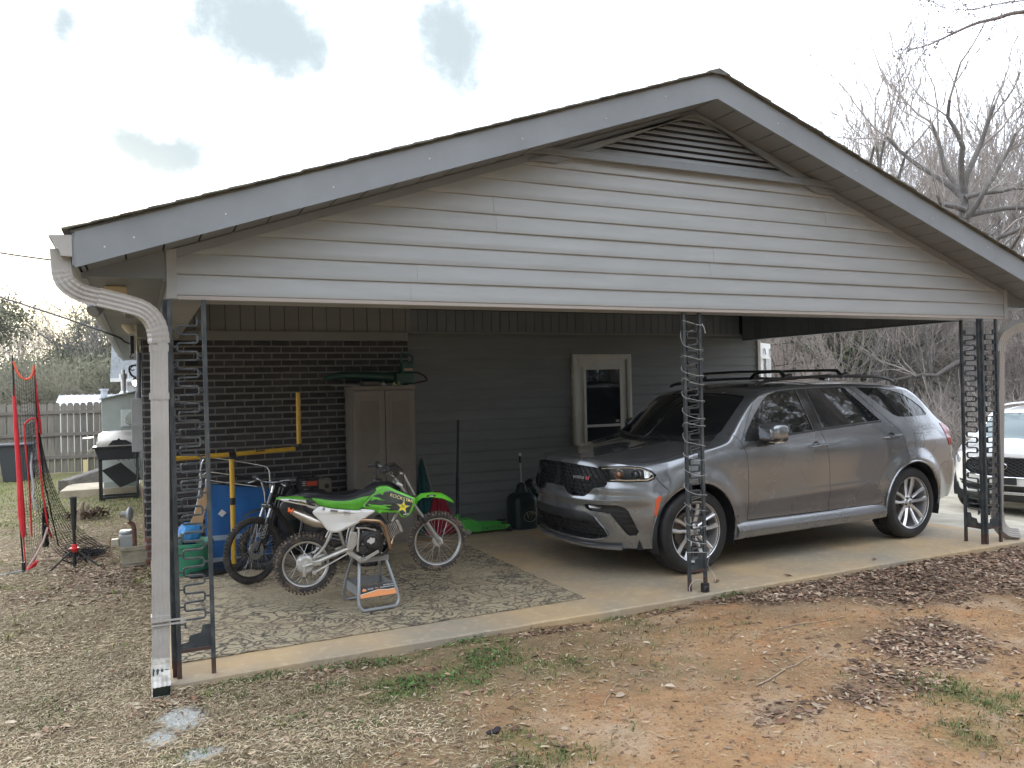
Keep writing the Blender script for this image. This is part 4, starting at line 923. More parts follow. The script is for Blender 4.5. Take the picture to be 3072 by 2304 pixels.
# ================================================================ CARS
def cr(tab):
    xs=np.array([t[0] for t in tab],float); ys=np.array([t[1] for t in tab],float)
    # monotone-ish cubic (PCHIP)
    h=np.diff(xs); d=np.diff(ys)/h; m=np.zeros(len(xs)); m[0]=d[0];m[-1]=d[-1]
    for i in range(1,len(xs)-1):
        if d[i-1]*d[i]>0: w1=2*h[i]+h[i-1];w2=h[i]+2*h[i-1]; m[i]=(w1+w2)/(w1/d[i-1]+w2/d[i])
    def f(x):
        x=np.clip(x,xs[0],xs[-1]); i=np.clip(np.searchsorted(xs,x)-1,0,len(h)-1); t=(x-xs[i])/h[i]
        return (2*t**3-3*t**2+1)*ys[i]+(t**3-2*t**2+t)*h[i]*m[i]+(-2*t**3+3*t**2)*ys[i+1]+(t**3-t**2)*h[i]*m[i+1]
    return f
def carbody(P):
    """half shell, x from nose (-) to tail (+), d = outward distance from the centre line (>=0), z up"""
    zc=cr(P['top']); ze=cr(P['edge']); zb=cr(P['bot']); plan=cr(P['plan']); sec=cr(P['sec']); fz=cr(P['frontz']); rz=cr(P['rearz']); fp=cr(P['frontplan']); rp=cr(P['rearplan'])
    tumb=P['tumble']; xs0,xs1=P['x0'],P['x1']; bz=P['belt']; bl=cr(bz)
    NX=150; NZ=46; ND=26
    # nominal stations measured on the side
    t=np.linspace(0,1,NX); S=xs0+(xs1-xs0)*(t+.0*np.sin(2*PI*t))
    ends=lambda s: (np.clip(1-(s-xs0)/.55,0,1)**2, np.clip((s-(xs1-.75))/.75,0,1)**2)
    def halfw(s,z):
        b=bl(s); lower=plan(s)*sec(np.minimum(z,b)/b*1.0)
        up=np.maximum(z-b,0); return lower-up*tumb-up*up*.05
    def pos(s,dn,z,sidefac=1.0):
        """dn in 0..1 across, z height; returns x,d,z"""
        w=halfw(s,z); d=dn*w; a,b=ends(s)
        x=s + a*(fz(z)) + b*(rz(z))
        return x,d
    V=[];F=[];idx={}
    def addgrid(G):
        b=len(V);r,c=G.shape[:2]; V.extend(map(tuple,G.reshape(-1,3)))
        for i in range(r-1):
            for j in range(c-1): F.append((b+i*c+j,b+i*c+j+1,b+(i+1)*c+j+1,b+(i+1)*c+j))
    # side
    cc=np.linspace(0,1,NZ); G=np.zeros((NZ,NX,3))
    for i,c in enumerate(cc):
        z=zb(S)+(ze(S)-zb(S))*c; x,d=pos(S,1.0,z)
        G[i,:,0]=x;G[i,:,1]=d;G[i,:,2]=z
    addgrid(G); side_top=G[-1]; front_edge=G[:,0]; rear_edge=G[:,-1]
    # top
    dd=np.linspace(1,0,ND); T=np.zeros((ND,NX,3)); ex=cr(P['crown'])(S); shift=cr(P['shift'])(S)
    for i,q in enumerate(dd):
        T[i,:,0]=side_top[:,0]+shift*(1-q**2)
        T[i,:,1]=side_top[:,1]*q
        T[i,:,2]=ze(S)+(zc(S)-ze(S))*(1-q**ex)
    # hood bulge
    if 'hood' in P:
        for i,q in enumerate(dd):
            T[i,:,2]+=P['hood'](T[i,:,0],T[i,:,1])
    # front cap joins edge to the centre; lateral parameter q
    Fq=np.linspace(1,0,34); FC=np.zeros((NZ,len(Fq),3))
    e0=front_edge
    for j,q in enumerate(Fq):
        d=e0[:,1]*q; x=e0[:,0]+ (fp(q)-fp(1.0))*np.ones(NZ)
        zt=np.interp(q,dd[::-1],T[::-1,0,2]); zbq=e0[0,2]; z=zbq+(zt-zbq)*cc
        FC[:,j,0]=x;FC[:,j,1]=d;FC[:,j,2]=z
    # the top grid's front row must follow the front plan
    blend=np.clip(1-(S-xs0)/P.get('blendf',.9),0,1)**2; blendr=np.clip((S-(xs1-.5))/.5,0,1)**2
    for i,q in enumerate(dd):
        T[i,:,0]+= blend*(fp(q)-fp(1.0)-0*shift)+blendr*(rp(q)-rp(1.0))
    RCp=np.zeros((NZ,len(Fq),3))
    for j,q in enumerate(Fq):
        e=rear_edge; RCp[:,j,0]=e[:,0]+rp(q)-rp(1.0); RCp[:,j,1]=e[:,1]*q
        zt=np.interp(q,dd[::-1],T[::-1,-1,2]); RCp[:,j,2]=e[0,2]+(zt-e[0,2])*cc
    addgrid(T[::-1]); addgrid(FC[:,::-1]); addgrid(RCp)
    bm=bmesh.new(); vs=[bm.verts.new(v) for v in V]
    for f in F:
        try: bm.faces.new([vs[i] for i in f])
        except ValueError: pass
    bmesh.ops.remove_doubles(bm,verts=bm.verts,dist=.0012)
    # snap front/top seam
    bmesh.ops.recalc_face_normals(bm,faces=bm.faces)
    c=sum((f.normal.y*f.calc_area() for f in bm.faces))
    if c<0: bmesh.ops.reverse_faces(bm,faces=bm.faces)
    return bm,halfw
def clip_region(bm,pts,direction,filt):
    """cut the outline (convex polygon of 3-D points, projected along direction) into the surface; return faces inside"""
    dirv=Vector(direction).normalized(); P=[Vector(p) for p in pts]; cen=sum(P,Vector())/len(P)
    u=dirv.orthogonal().normalized(); v=dirv.cross(u)
    q=[(p.dot(u),p.dot(v)) for p in P]; mnx=min(a for a,b in q);mxx=max(a for a,b in q);mny=min(b for a,b in q);mxy=max(b for a,b in q)
    def bb(f):
        us=[w.co.dot(u) for w in f.verts];vs_=[w.co.dot(v) for w in f.verts]
        return max(us)>=mnx and min(us)<=mxx and max(vs_)>=mny and min(vs_)<=mxy
    F=[f for f in bm.faces if filt(f) and bb(f)]
    n=len(P)
    for i in range(n):
        a=P[i];b=P[(i+1)%n]; no=(b-a).cross(dirv)
        if no.length<1e-9: continue
        no.normalize()
        if (cen-a).dot(no)<0: no=-no
        geom=set(F)
        for f in F: geom.update(f.edges); geom.update(f.verts)
        r=bmesh.ops.bisect_plane(bm,geom=list(geom),dist=1e-5,plane_co=a,plane_no=no)
        ff=set(g for g in r['geom'] if isinstance(g,bmesh.types.BMFace) and g.is_valid)|set(f for f in F if f.is_valid)
        F=[f for f in ff if (f.calc_center_median()-a).dot(no)>0]
    return F
def convexes(poly):
    """split a 2-D polygon by ear clipping merge-free: triangles"""
    from mathutils.geometry import tessellate_polygon
    t=tessellate_polygon([[Vector((x,y,0)) for x,y in poly]]); return [[poly[i] for i in tri] for tri in t]
def is_convex(p):
    s=0
    for i in range(len(p)):
        a,b,c=p[i-2],p[i-1],p[i]; k=(b[0]-a[0])*(c[1]-b[1])-(b[1]-a[1])*(c[0]-b[0])
        if abs(k)<1e-9: continue
        if s==0: s=1 if k>0 else -1
        elif (k>0)!=(s>0): return False
    return True
def cut(bm,poly,lift,direction,filt):
    parts=[poly] if is_convex(poly) else convexes(poly)
    R=set()
    for p in parts:
        R|=set(clip_region(bm,[lift(*q) for q in p],direction,filt)); R={f for f in R if f.is_valid}
    return list(R)
def take(bm,faces,off=0,walls=0,thick=0):
    """copy faces into arrays (verts, faces), remove from bm"""
    faces=[f for f in faces if f.is_valid]
    vmap={};vs=[];fs=[]
    for f in faces:
        for v in f.verts:
            if v not in vmap: vmap[v]=len(vs); vs.append((v.co.copy(),v.normal.copy()))
        fs.append([vmap[v] for v in f.verts])
    bmesh.ops.delete(bm,geom=faces,context='FACES')
    ecount={}
    for f in fs:
        for i in range(len(f)):
            a,b=f[i],f[(i+1)%len(f)]; ecount.setdefault((min(a,b),max(a,b)),[]).append((a,b))
    border=[e[0] for e in ecount.values() if len(e)==1]
    out=[tuple(c+n*off) for c,n in vs]; ff=list(map(tuple,fs))
    if walls:
        k=len(out); 
        base=[tuple(c+n*(off if False else 0)) for c,n in vs]; out+=base
        for a,b in border: ff.append((k+a,k+b,b,a))
    return out,ff
def mirror_obj(name,vf,mat,parent,both=True,smooth=True,single=False,ang=40,label=None,near='near'):
    """local coords (x,d,z) -> object frame y=-d (near) and y=+d (far)"""
    v,f=vf; res=[]
    if single:
        mb=MB(); mb.add([(a,-b,c) for a,b,c in v],[tuple(q)[::-1] for q in f]); mb.add([(a,b,c) for a,b,c in v],f)
        me=mb.mesh(name); bm=bmesh.new(); bm.from_mesh(me); bmesh.ops.remove_doubles(bm,verts=[q for q in bm.verts if abs(q.co.y)<.004],dist=.004); bm.to_mesh(me); bm.free()
        for m_ in (mat if isinstance(mat,list) else [mat]): me.materials.append(m_)
        me.shade_smooth(); me.set_sharp_from_angle(angle=rad(ang)); o=bpy.data.objects.new(name,me); COL.objects.link(o); o.parent=parent; return [o]
    for sgn in ((-1,1) if both else (-1,)):
        mb=MB(); mb.add([(a,sgn*b,c) for a,b,c in v],[tuple(q)[::-1] if sgn<0 else q for q in f])
        o=obj(name,mb,mat,parent,smooth=smooth,ang=ang); res.append(o)
    return res
def paint(name,col,rough=.22,flake=.35,metal=.75):
    m=M(name,col,rough,metal,coat=1.0); nt=m.node_tree; N=nt.nodes;L=nt.links;b=N['Principled BSDF']
    n=N.new('ShaderNodeTexNoise'); n.inputs['Scale'].default_value=1.3; n.inputs['Detail'].default_value=4; tc=N.new('ShaderNodeTexCoord'); L.new(tc.outputs['Object'],n.inputs['Vector'])
    r=N.new('ShaderNodeMapRange'); r.inputs[1].default_value=.35; r.inputs[2].default_value=.75; r.inputs[3].default_value=rough-.03; r.inputs[4].default_value=rough+.12; L.new(n.outputs[0],r.inputs[0]); L.new(r.outputs[0],b.inputs['Roughness'])
    # road film on the lower body: dust with an uneven upper edge
    sp=N.new('ShaderNodeSeparateXYZ'); L.new(tc.outputs['Object'],sp.inputs[0])
    ad=N.new('ShaderNodeMath'); ad.operation='MULTIPLY_ADD'; ad.inputs[1].default_value=.5; L.new(n.outputs[0],ad.inputs[0]); L.new(sp.outputs[2],ad.inputs[2])
    d=N.new('ShaderNodeMapRange'); d.inputs[1].default_value=.95; d.inputs[2].default_value=.45; d.inputs[4].default_value=.09; L.new(ad.outputs[0],d.inputs[0])
    mx=N.new('ShaderNodeMix'); mx.data_type='RGBA'; mx.inputs[6].default_value=(*col,1); mx.inputs[7].default_value=(.20,.18,.16,1); L.new(d.outputs[0],mx.inputs[0]); L.new(mx.outputs[2],b.inputs['Base Color'])
    return m
TYRE=M('tyre rubber',(.009,.009,.0095),.62,col2=(.018,.0175,.017),vs=10,vd=6,bump=.15,bs=60)
ALLOY=M('silver alloy',(.68,.68,.68),.28,.8,col2=(.58,.57,.56),vs=8,coat=.3)
def wheel_parts(R=.388,W=.26,rim=.273,style='five'):
    """wheel with its axis on y, outer face at y=0 (towards -y)"""
    parts=[]
    t=MB(); prof=[(rim-.004,.012),(rim+.012,.004),(rim+.03,.000),(R-.055,-.004),(R-.028,.004),(R-.012,.018),(R-.002,.040),(R,.075),(R,W-.075),(R-.002,W-.04),(R-.012,W-.018),(R-.03,W),(rim,W-.01)]
    t.lathe([(a,b) for a,b in prof],ax=(0,1,0),n=72); parts.append(('tyre',t,TYRE,True))
    tr=MB()
    for k in range(64):
        a=2*PI*k/64; 
        for (y0,y1,o) in ((.020,.075,0),(.085,.125,.5),(.135,.175,0),(.185,W-.02,.5)):
            b=a+o*2*PI/64; c=Vector((math.cos(b),0,math.sin(b))); tt=Vector((-math.sin(b),0,math.cos(b)))
            rr=R-.004; h=.0115; s=.0125
            if y0<.03: 
                p=[c*(rr-.012)+Vector((0,y0,0)),c*(rr)+Vector((0,y1,0))]
            else: p=[c*rr+Vector((0,y0,0)),c*rr+Vector((0,y1,0))]
            v=[]
            for q in p: v+=[q-tt*s,q+tt*s,q+tt*s+c*(h*.6),q-tt*s+c*(h*.6)]
            tr.add(v,[(0,1,2,3),(7,6,5,4),(3,2,6,7),(0,3,7,4),(1,5,6,2)])
    parts.append(('tread',tr,TYRE,False))
    r=MB(); r.lathe([(rim-.002,.004),(rim+.004,.0),(rim+.002,.012),(rim-.012,.016),(rim-.022,.05),(rim-.028,.16),(rim-.03,W-.02)],ax=(0,1,0),n=72)
    # five twin spokes
    for k in range(5):
        a0=PI/2+2*PI*k/5
        for s in (-1,1):
            pts=[(0.055,.045),(.11,.035),(.17,.026),(rim-.008,.014)]
            off=[s*.020,s*.030,s*.045,s*.054]
            c=Vector((math.cos(a0),0,math.sin(a0))); tt=Vector((-math.sin(a0),0,math.cos(a0)))
            wd=[.017,.018,.018,.024]
            v=[]
            for (rr,y),o,w2 in zip(pts,off,wd):
                q=c*rr+tt*o+Vector((0,y,0)); v+=[q-tt*w2+Vector((0,.012,0)),q-tt*w2*.25*1+Vector((0,-.006,0))+tt*(s*.006),q+tt*w2*.6+Vector((0,-.001,0)),q+tt*w2+Vector((0,.016,0)),q+Vector((0,.045,0))]
            f=[]
            for i in range(3):
                for j in range(5): j2=(j+1)%5; f.append((i*5+j,i*5+j2,(i+1)*5+j2,(i+1)*5+j))
            r.add(v,f)
    r.lathe([(0,.020),(.028,.021),(.034,.026),(.036,.034),(.060,.038),(.072,.05),(.074,.08)],ax=(0,1,0),n=30)
    parts.append(('rim',r,ALLOY,True))
    h=MB()
    for k in range(5):
        a=PI/2+PI/5+2*PI*k/5; h.cyl((.057*math.cos(a),.030,.057*math.sin(a)),(.057*math.cos(a),.055,.057*math.sin(a)),.0105,n=8)
    parts.append(('lug_nuts',h,M('dark lug nuts',(.05,.05,.05),.3,.8),False))
    cp=MB(); cp.lathe([(0,.0175),(.022,.0178),(.026,.0205)],ax=(0,1,0),n=24); parts.append(('centre_cap',cp,M('grey centre cap',(.22,.22,.22),.35,.6),True))
    dk=MB(); dk.lathe([(.05,.11),(.17,.11),(.172,.12),(.172,.135),(.05,.135)],ax=(0,1,0),n=40); dk.box(-.175,.09,-.07,-.09,.15,.09)
    parts.append(('brake_disc',dk,M('rusty brake steel',(.16,.14,.12),.45,.8),True))
    bk=MB(); bk.lathe([(rim-.03,W-.03),(.0,W-.03)],ax=(0,1,0),n=40); parts.append(('inner_barrel',bk,BLACK,False))
    return parts
def wheel(parent,x,y,z,far,parts,meshes):
    w_=None
    for i,(n,mb,mat,sm) in enumerate(parts):
        if n not in meshes:
            me=mb.mesh(n); me.materials.append(mat)
            if sm: me.shade_smooth(); me.set_sharp_from_angle(angle=rad(35))
            meshes[n]=me
        o=bpy.data.objects.new(n if i else 'wheel',meshes[n]); COL.objects.link(o)
        if i==0:
            w_=o; o.parent=parent; o.location=(x,y,z); 
            if far: o.rotation_euler=(0,0,PI)
        else: o.parent=w_
    return w_
SUV=dict(
 x0=-.46,x1=3.60,
 top=[(-.46,1.055),(-.2,1.10),(.10,1.155),(.34,1.20),(.42,1.225),(.60,1.37),(.80,1.535),(.95,1.63),(1.10,1.685),(1.4,1.725),(1.8,1.745),(2.3,1.745),(2.8,1.73),(3.1,1.705),(3.25,1.66),(3.42,1.45),(3.60,1.19)],
 edge=[(-.46,.985),(-.3,1.03),(-.1,1.075),(.1,1.115),(.3,1.15),(.42,1.185),(.50,1.245),(.65,1.39),(.80,1.525),(.92,1.60),(1.05,1.645),(1.25,1.672),(1.6,1.69),(2.1,1.69),(2.6,1.672),(2.95,1.65),(3.12,1.625),(3.25,1.56),(3.40,1.41),(3.60,1.16)],
 bot=[(-.46,.27),(.3,.27),(.5,.265),(2.4,.27),(2.9,.34),(3.6,.40)],
 plan=[(-.46,.875),(-.25,.925),(.0,.955),(.5,.955),(1.5,.958),(2.5,.962),(3.0,.960),(3.3,.945),(3.6,.90)],
 sec=[(0,.93),(.22,.955),(.30,.962),(.36,.975),(.50,.990),(.62,.995),(.75,1.0),(.86,.998),(.94,.985),(1.0,.965)],
 belt=[(-.5,1.0),(0,1.10),(.5,1.17),(1.0,1.19),(2.0,1.21),(3.7,1.22)],
 tumble=.36,
 frontz=[(.2,.10),(.30,.05),(.42,.01),(.55,-.01),(.66,.0),(.76,-.012),(.84,.02),(.92,.035),(1.02,.07),(1.1,.16)],
 rearz=[(.3,.02),(.45,.10),(.62,.155),(.78,.165),(.84,.13),(1.0,.115),(1.2,.07),(1.3,.01),(1.7,-.05)],
 frontplan=[(0,-.47),(.3,-.455),(.55,-.40),(.72,-.325),(.85,-.215),(.94,-.10),(1.0,0)],
 rearplan=[(0,.18),(.4,.17),(.7,.13),(.9,.06),(1,0)],
 crown=[(-.46,4.5),(.2,4.5),(.5,3.4),(1.2,2.3),(3.0,2.3),(3.6,2.6)],
 shift=[(-.46,0),(.0,-.0),(.25,-.12),(.42,-.26),(.60,-.26),(.95,-.12),(1.2,-.03),(1.6,0),(2.9,0),(3.2,.06),(3.6,.02)],
 hood=lambda x,d: .018*np.exp(-((d-.40)/.13)**2)*sstep(-.95,-.4,x)*sstep(.35,0.0,x)-.0*d,
)
def suv_sil(rootloc,rz):
    root=empty('suv',rootloc,rz,label='silver-grey three-row SUV with black roof bars parked in the carport',cat='car')
    SP=paint('silver metallic paint',(.235,.245,.255))
    bm,hw=carbody(SUV)
    # soften hard body-side: flared arches and door crease
    for v in bm.verts:
        if v.co.y>.6 and v.co.z<1.1:
            for cx in (0.0,2.985):
                r=math.hypot(v.co.x-cx,v.co.z-.385); 
                if r<.62: v.co.y+=.022*float(sstep(.62,.47,np.array(r)))
            if .35<v.co.x<2.6:
                zz=.60+.03*(v.co.x-.6); k=math.exp(-((v.co.z-zz)/.035)**2); v.co.y+=.008*k*float(sstep(.5,1.1,v.co.x))*float(sstep(2.6,2.2,v.co.x))
                v.co.y-=.014*math.exp(-((v.co.z-.47)/.07)**2)
        if v.co.x<-.5 and .50<v.co.z<.80:
            v.co.x-=.022*math.exp(-((v.co.z-.70)/.035)**2)
    bm.normal_update()
    from mathutils import kdtree
    KD=kdtree.KDTree(len(bm.verts)); KN=[v.normal.copy() for v in bm.verts]
    for i_,v in enumerate(bm.verts): KD.insert(v.co,i_)
    KD.balance()
    side=lambda f: f.calc_center_median().y>.55 and abs(f.normal.y)>.25
    SD=lambda x,z:(x,1.2,z); DY=(0,1,0)
    G={}
    # wheel openings
    holes=[]
    for cx in (0.0,2.985):
        circ=[(cx+.452*math.cos(a),.385+.452*math.sin(a)) for a in np.linspace(0,2*PI,41)[:-1]]
        circ=[(x,max(z,-.05)) for x,z in circ]; circ=[c for i,c in enumerate(circ) if c!=circ[i-1]]
        F=cut(bm,circ,SD,DY,lambda f:f.calc_center_median().y>.5 and (f.normal.y>.15 or f.calc_center_median().z<.5))
        bmesh.ops.delete(bm,geom=[f for f in F if f.is_valid],context='FACES')
    def dpart(key,poly,filt=side,lift=SD,dr=DY):
        G[key]=cut(bm,poly,lift,dr,filt); return G[key]
    def grab(key,poly,off=0,filt=side,lift=SD,dr=DY,walls=1):
        F=cut(bm,poly,lift,dr,filt); G[key]=take(bm,F,off=off,walls=walls)
    # glass and black trim round it
    fg=[(.635,1.205),(.70,1.30),(.82,1.42),(.975,1.55),(1.072,1.603),(1.202,1.636),(1.35,1.648),(1.475,1.652),(1.535,1.243),(1.156,1.225)]
    fg=[(.62,1.19)]+fg[1:8]+[(1.46,1.650),(1.53,1.243),(1.15,1.222)]
    rg=[(1.60,1.655),(2.107,1.658),(2.165,1.645),(2.536,1.30),(1.675,1.256)]
    qg=[(2.344,1.653),(2.682,1.637),(2.855,1.612),(3.031,1.568),(3.169,1.495),(3.297,1.405),(3.34,1.335),(3.31,1.322),(3.021,1.318),(2.844,1.324),(2.767,1.350),(2.636,1.446),(2.489,1.552)]
    grab('fg',fg,-.008); 
    grab('rg',rg,-.008); grab('qg',qg,-.006)
    grab('bp',[(1.465,1.652),(1.595,1.655),(1.668,1.254),(1.535,1.243)],-.003)
    # trim ring: slim black strip beneath the side glass
    grab('belt',[(.60,1.178),(.66,1.172),(1.15,1.200),(1.60,1.228),(2.55,1.278),(2.56,1.296),(1.67,1.254),(1.15,1.2215),(.62,1.1895)],-.002)
    # door gaps
    def gap(pts,w_=.0055):
        for (a,b) in zip(pts[:-1],pts[1:]):
            a=Vector(a);b=Vector(b); t=(b-a).normalized(); n=Vector((-t.y,t.x))*w_/2; e=t*.001
            q=[a+n-e,b+n+e,b-n+e,a-n-e]
            F=cut(bm,[(p.x,p.y) for p in q],SD,DY,side)
            vf=take(bm,F,off=-.010,walls=1); G.setdefault('gaps',[]).append(vf)
    gap([(.47,1.255),(.545,1.20),(.575,1.14),(.605,1.06),(.617,.90),(.617,.435)])
    gap([(1.625,1.225),(1.655,1.14),(1.685,1.0),(1.700,.80),(1.700,.43)])
    gap([(2.215,1.668),(2.31,1.60),(2.46,1.465),(2.62,1.325),(2.73,1.235),(2.80,1.17),(2.845,1.08),(2.868,.98),(2.875,.86)])
    gap([(.617,.432),(1.1,.428),(1.7,.424),(2.30,.420),(2.42,.425),(2.50,.45)],.007)
    gap([(.565,1.172),(.75,1.42),(.89,1.575),(1.02,1.648),(1.25,1.678),(1.6,1.690),(2.16,1.683)],.004)
    gap([(3.66,.80),(3.52,.79),(3.44,.74),(3.40,.64)],.004)
    # fuel door
    ff=[(3.02,1.135),(3.16,1.135),(3.175,1.125),(3.175,1.01),(3.155,.985),(3.06,.985),(3.02,1.0)]
    gap([*ff,ff[0]],.004)
    # tail lamp
    grab('tail',[(3.53,1.225),(3.66,1.225),(3.72,1.06),(3.70,.975),(3.66,.975),(3.61,1.09)],.004,filt=lambda f:f.calc_center_median().y>.45 and f.calc_center_median().x>3.3)
    # windscreen, rear screen
    up=lambda f: f.normal.z>.25 and f.calc_center_median().z>1.15
    TD=lambda x,y:(x,y,2.2)
    # windscreen outline across the car as seen from above
    wsv=[(.13,-.01),(.155,.30),(.24,.55),(.40,.765),(.46,.775),(.62,.745),(.80,.70),(.865,.66),(.86,.60),(.84,.30),(.83,-.01)]
    F=cut(bm,wsv,TD,(0,0,1),up); G['ws']=take(bm,F,off=-.006,walls=1)
    cow=[(.045,-.01),(.07,.30),(.15,.56),(.30,.79),(.395,.768),(.235,.553),(.15,.30),(.125,-.01)]
    F=cut(bm,cow,TD,(0,0,1),lambda f:f.normal.z>.2 and f.calc_center_median().z>1.0); G['cowl']=take(bm,F,off=-.012,walls=1)
    # bonnet shut line
    def gapd(pts3,dr,filt,w_=.006,dep=-.012):
        for (a,b) in zip(pts3[:-1],pts3[1:]):
            a=Vector(a);b=Vector(b); t=(b-a).normalized(); n=t.cross(Vector(dr)).normalized()*w_/2; e=t*.001
            F=clip_region(bm,[a+n-e,b+n+e,b-n+e,a-n-e],dr,filt); G.setdefault('gaps',[]).append(take(bm,F,off=dep,walls=1))
    gapd([(-.62,.665,2),(-.5,.76,2),(-.35,.815,2),(-.1,.845,2),(.15,.845,2),(.29,.80,2)],(0,0,1),lambda f:f.normal.z>.2 and f.calc_center_median().z>.95)
    # ---- front: outlines in (d,z) projected along x
    fr=lambda f: f.calc_center_median().x<-.3 and f.normal.x<-.15
    FD=lambda d,z:(-1.2,d,z)
    grille=[(-.01,1.018),(.30,1.012),(.50,.998),(.595,.975),(.628,.925),(.640,.845),(.625,.825),(.55,.815),(.43,.735),(.30,.728),(.235,.745),(.17,.80),(-.01,.805)]
    # chrome-dark surround then recess
    F=cut(bm,grille,FD,(1,0,0),fr); G['grille_b']=take(bm,F,off=-.07,walls=1)
    # lower intake
    low=[(-.01,.59),(.35,.592),(.46,.585),(.54,.55),(.615,.45),(.635,.395),(.61,.365),(.48,.335),(-.01,.325)]
    F=cut(bm,low,FD,(1,0,0),fr); G['low_b']=take(bm,F,off=-.06,walls=1)
    # diagonal projection for the corner items
    dg=Vector((.60,-.80,0)); NF=lambda f: f.calc_center_median().x<.1 and f.calc_center_median().y>.3 and (f.normal.x<-.05 or f.normal.y>.2)
    def HL(q,z): # q along the direction perpendicular to dg, measured from the nose corner
        b=Vector((-.90,.45,0)); p=Vector((.80,.60,0))*q; return tuple(b+p+Vector((0,0,z)))
    G['_HL']=HL
    head=HEAD
    F=cut(bm,head,HL,dg,NF); G['head']=take(bm,F,off=.0,walls=0)
    G['headback']=([tuple(Vector(p)+Vector((.04,-.03,0))) for p in G['head'][0]],G['head'][1])
    F=cut(bm,FOG,HL,dg,NF); G['fog']=take(bm,F,off=-.035,walls=1)
    F=cut(bm,MARK,SD,DY,lambda f:f.calc_center_median().y>.5); G['mark']=take(bm,F,off=.003,walls=1)
    gapd([HL(.655,.90),HL(.70,.845),HL(.76,.79)],dg,NF)
    # rear glass & plate recess
    rr=lambda f: f.calc_center_median().x>3.0 and f.normal.x>.15
    F=cut(bm,[(-.01,1.56),(.55,1.54),(.66,1.50),(.70,1.28),(.6,1.24),(-.01,1.24)],lambda d,z:(4.2,d,z),(1,0,0),rr); G['rglass']=take(bm,F,off=-.006,walls=1)
    # shell
    bmesh.ops.remove_doubles(bm,verts=bm.verts,dist=1e-4)
    body=take(bm,list(bm.faces),off=0,walls=0); bm.free()
    bo=mirror_obj('body',body,SP,root,single=True,ang=180)[0]; me=bo.data; nn=[]
    for v in me.vertices:
        q=Vector((v.co.x,abs(v.co.y),v.co.z)); a=Vector()
        for co,i_,ds in KD.find_n(q,4): a+=KN[i_]/(ds+.002)
        if abs(v.co.y)<.004: a.y=0
        if v.co.y<0: a.y=-a.y
        nn.append(a.normalized())
    me.normals_split_custom_set_from_vertices(nn)
    mirror_obj('side_window',G['fg'],GLASSD,root); mirror_obj('side_window',G['rg'],GLASSD,root); mirror_obj('side_window',G['qg'],GLASSD,root)
    GB=M('gloss black trim',(.01,.01,.011),.12,coat=.5)
    mirror_obj('door_pillar',G['bp'],GB,root); mirror_obj('belt_moulding',G['belt'],BLACK,root)
    gp=([],[])
    for v,f in G['gaps']:
        b=len(gp[0]); gp[0].extend(v); gp[1].extend([tuple(i+b for i in q) for q in f])
    o=mirror_obj('panel_gaps',gp,DARKV,root,single=True,smooth=False)[0]; o['kind']='stuff'
    mirror_obj('windscreen',G['ws'],GLASSD,root,single=True); mirror_obj('cowl',G['cowl'],BLACK,root,single=True); mirror_obj('rear_window',G['rglass'],GLASSD,root,single=True)
    gr=mirror_obj('grille',G['grille_b'],BLACK,root,single=True)[0]; lg=mirror_obj('lower_intake',G['low_b'],BLACK,root,single=True)[0]
    mirror_obj('tail_lamp',G['tail'],M('red lamp lens',(.35,.02,.02),.1,coat=1),root)
    OR=M('orange marker lens',(.62,.10,.03),.3,coat=.6); mirror_obj('side_marker',G['mark'],OR,root)
    # grille mesh: hexagon lattice on a curved sheet behind the surround
    def xn(d,z,base): # nose x for given half-position
        q=min(1,abs(d)/.875); fp=cr(SUV['frontplan']); fz=cr(SUV['frontz']); return float(-.46+fp(q)+fz(z))+base
    def inpoly(p,poly):
        c=False;n=len(poly);j=n-1
        for i in range(n):
            if (poly[i][1]>p[1])!=(poly[j][1]>p[1]) and p[0]<(poly[j][0]-poly[i][0])*(p[1]-poly[i][1])/(poly[j][1]-poly[i][1])+poly[i][0]: c=not c
            j=i
        return c
    def hexmesh(poly,sx,sz,base,parent,mat,r=.0045):
        mb=MB()
        for iz in range(-2,40):
            for ix in range(-60,60):
                cx=ix*sx*1.0+(sx*.5 if iz%2 else 0); cz=.30+iz*sz
                if not inpoly((abs(cx),cz),poly): continue
                pts=[(cx-sx*.5,cz-sz*.28),(cx,cz-sz*.55),(cx+sx*.5,cz-sz*.28),(cx+sx*.5,cz+sz*.28)]
                for (a,b),(c,d_) in zip(pts[:-1],pts[1:]):
                    mb.bar((xn(a,b,base),a,b),(xn(c,d_,base),c,d_),r*1.7,.010,up=(1,0,0))
        o=obj('grille_mesh',mb,mat,parent); o['kind']='stuff'
    GM=M('black grille plastic',(.006,.006,.007),.45)
    hexmesh(grille,.062,.034,.03,gr,GM); hexmesh([(a,min(b,.49)) for a,b in low],.062,.036,.028,lg,GM)
    # grille surround bead and badge
    for poly,par,r in ((grille,gr,.007),(low,lg,.005)):
        pts=[p for p in poly if p[0]>=0]; full=[(-d,z) for d,z in pts[::-1]]
        loop=pts+full; mb=MB(); P=[(xn(d,z,-.001),d,z) for d,z in loop]; dense=[]
        for a,b in zip(P,P[1:]+P[:1]):
            for k in range(5): t=k/5; y=a[1]+(b[1]-a[1])*t; z=a[2]+(b[2]-a[2])*t; dense.append((xn(y,z,.0),y,z))
        mb.tube(dense,r,8,closed=True); obj('grille_surround',mb,GB if poly is grille else SP,par,smooth=True)
    mb=MB(); rows=[]
    for z,dx in ((.500,.03),(.505,.004),(.545,.0),(.585,.004)):
        hwid=.57 if z<.53 else (.52 if z<.56 else .45)
        rows.append([(xn(y,z,dx),y,z) for y in np.linspace(-hwid,hwid,24)])
    mb.grid(rows); obj('intake_panel',mb,BLACK,lg,smooth=True)
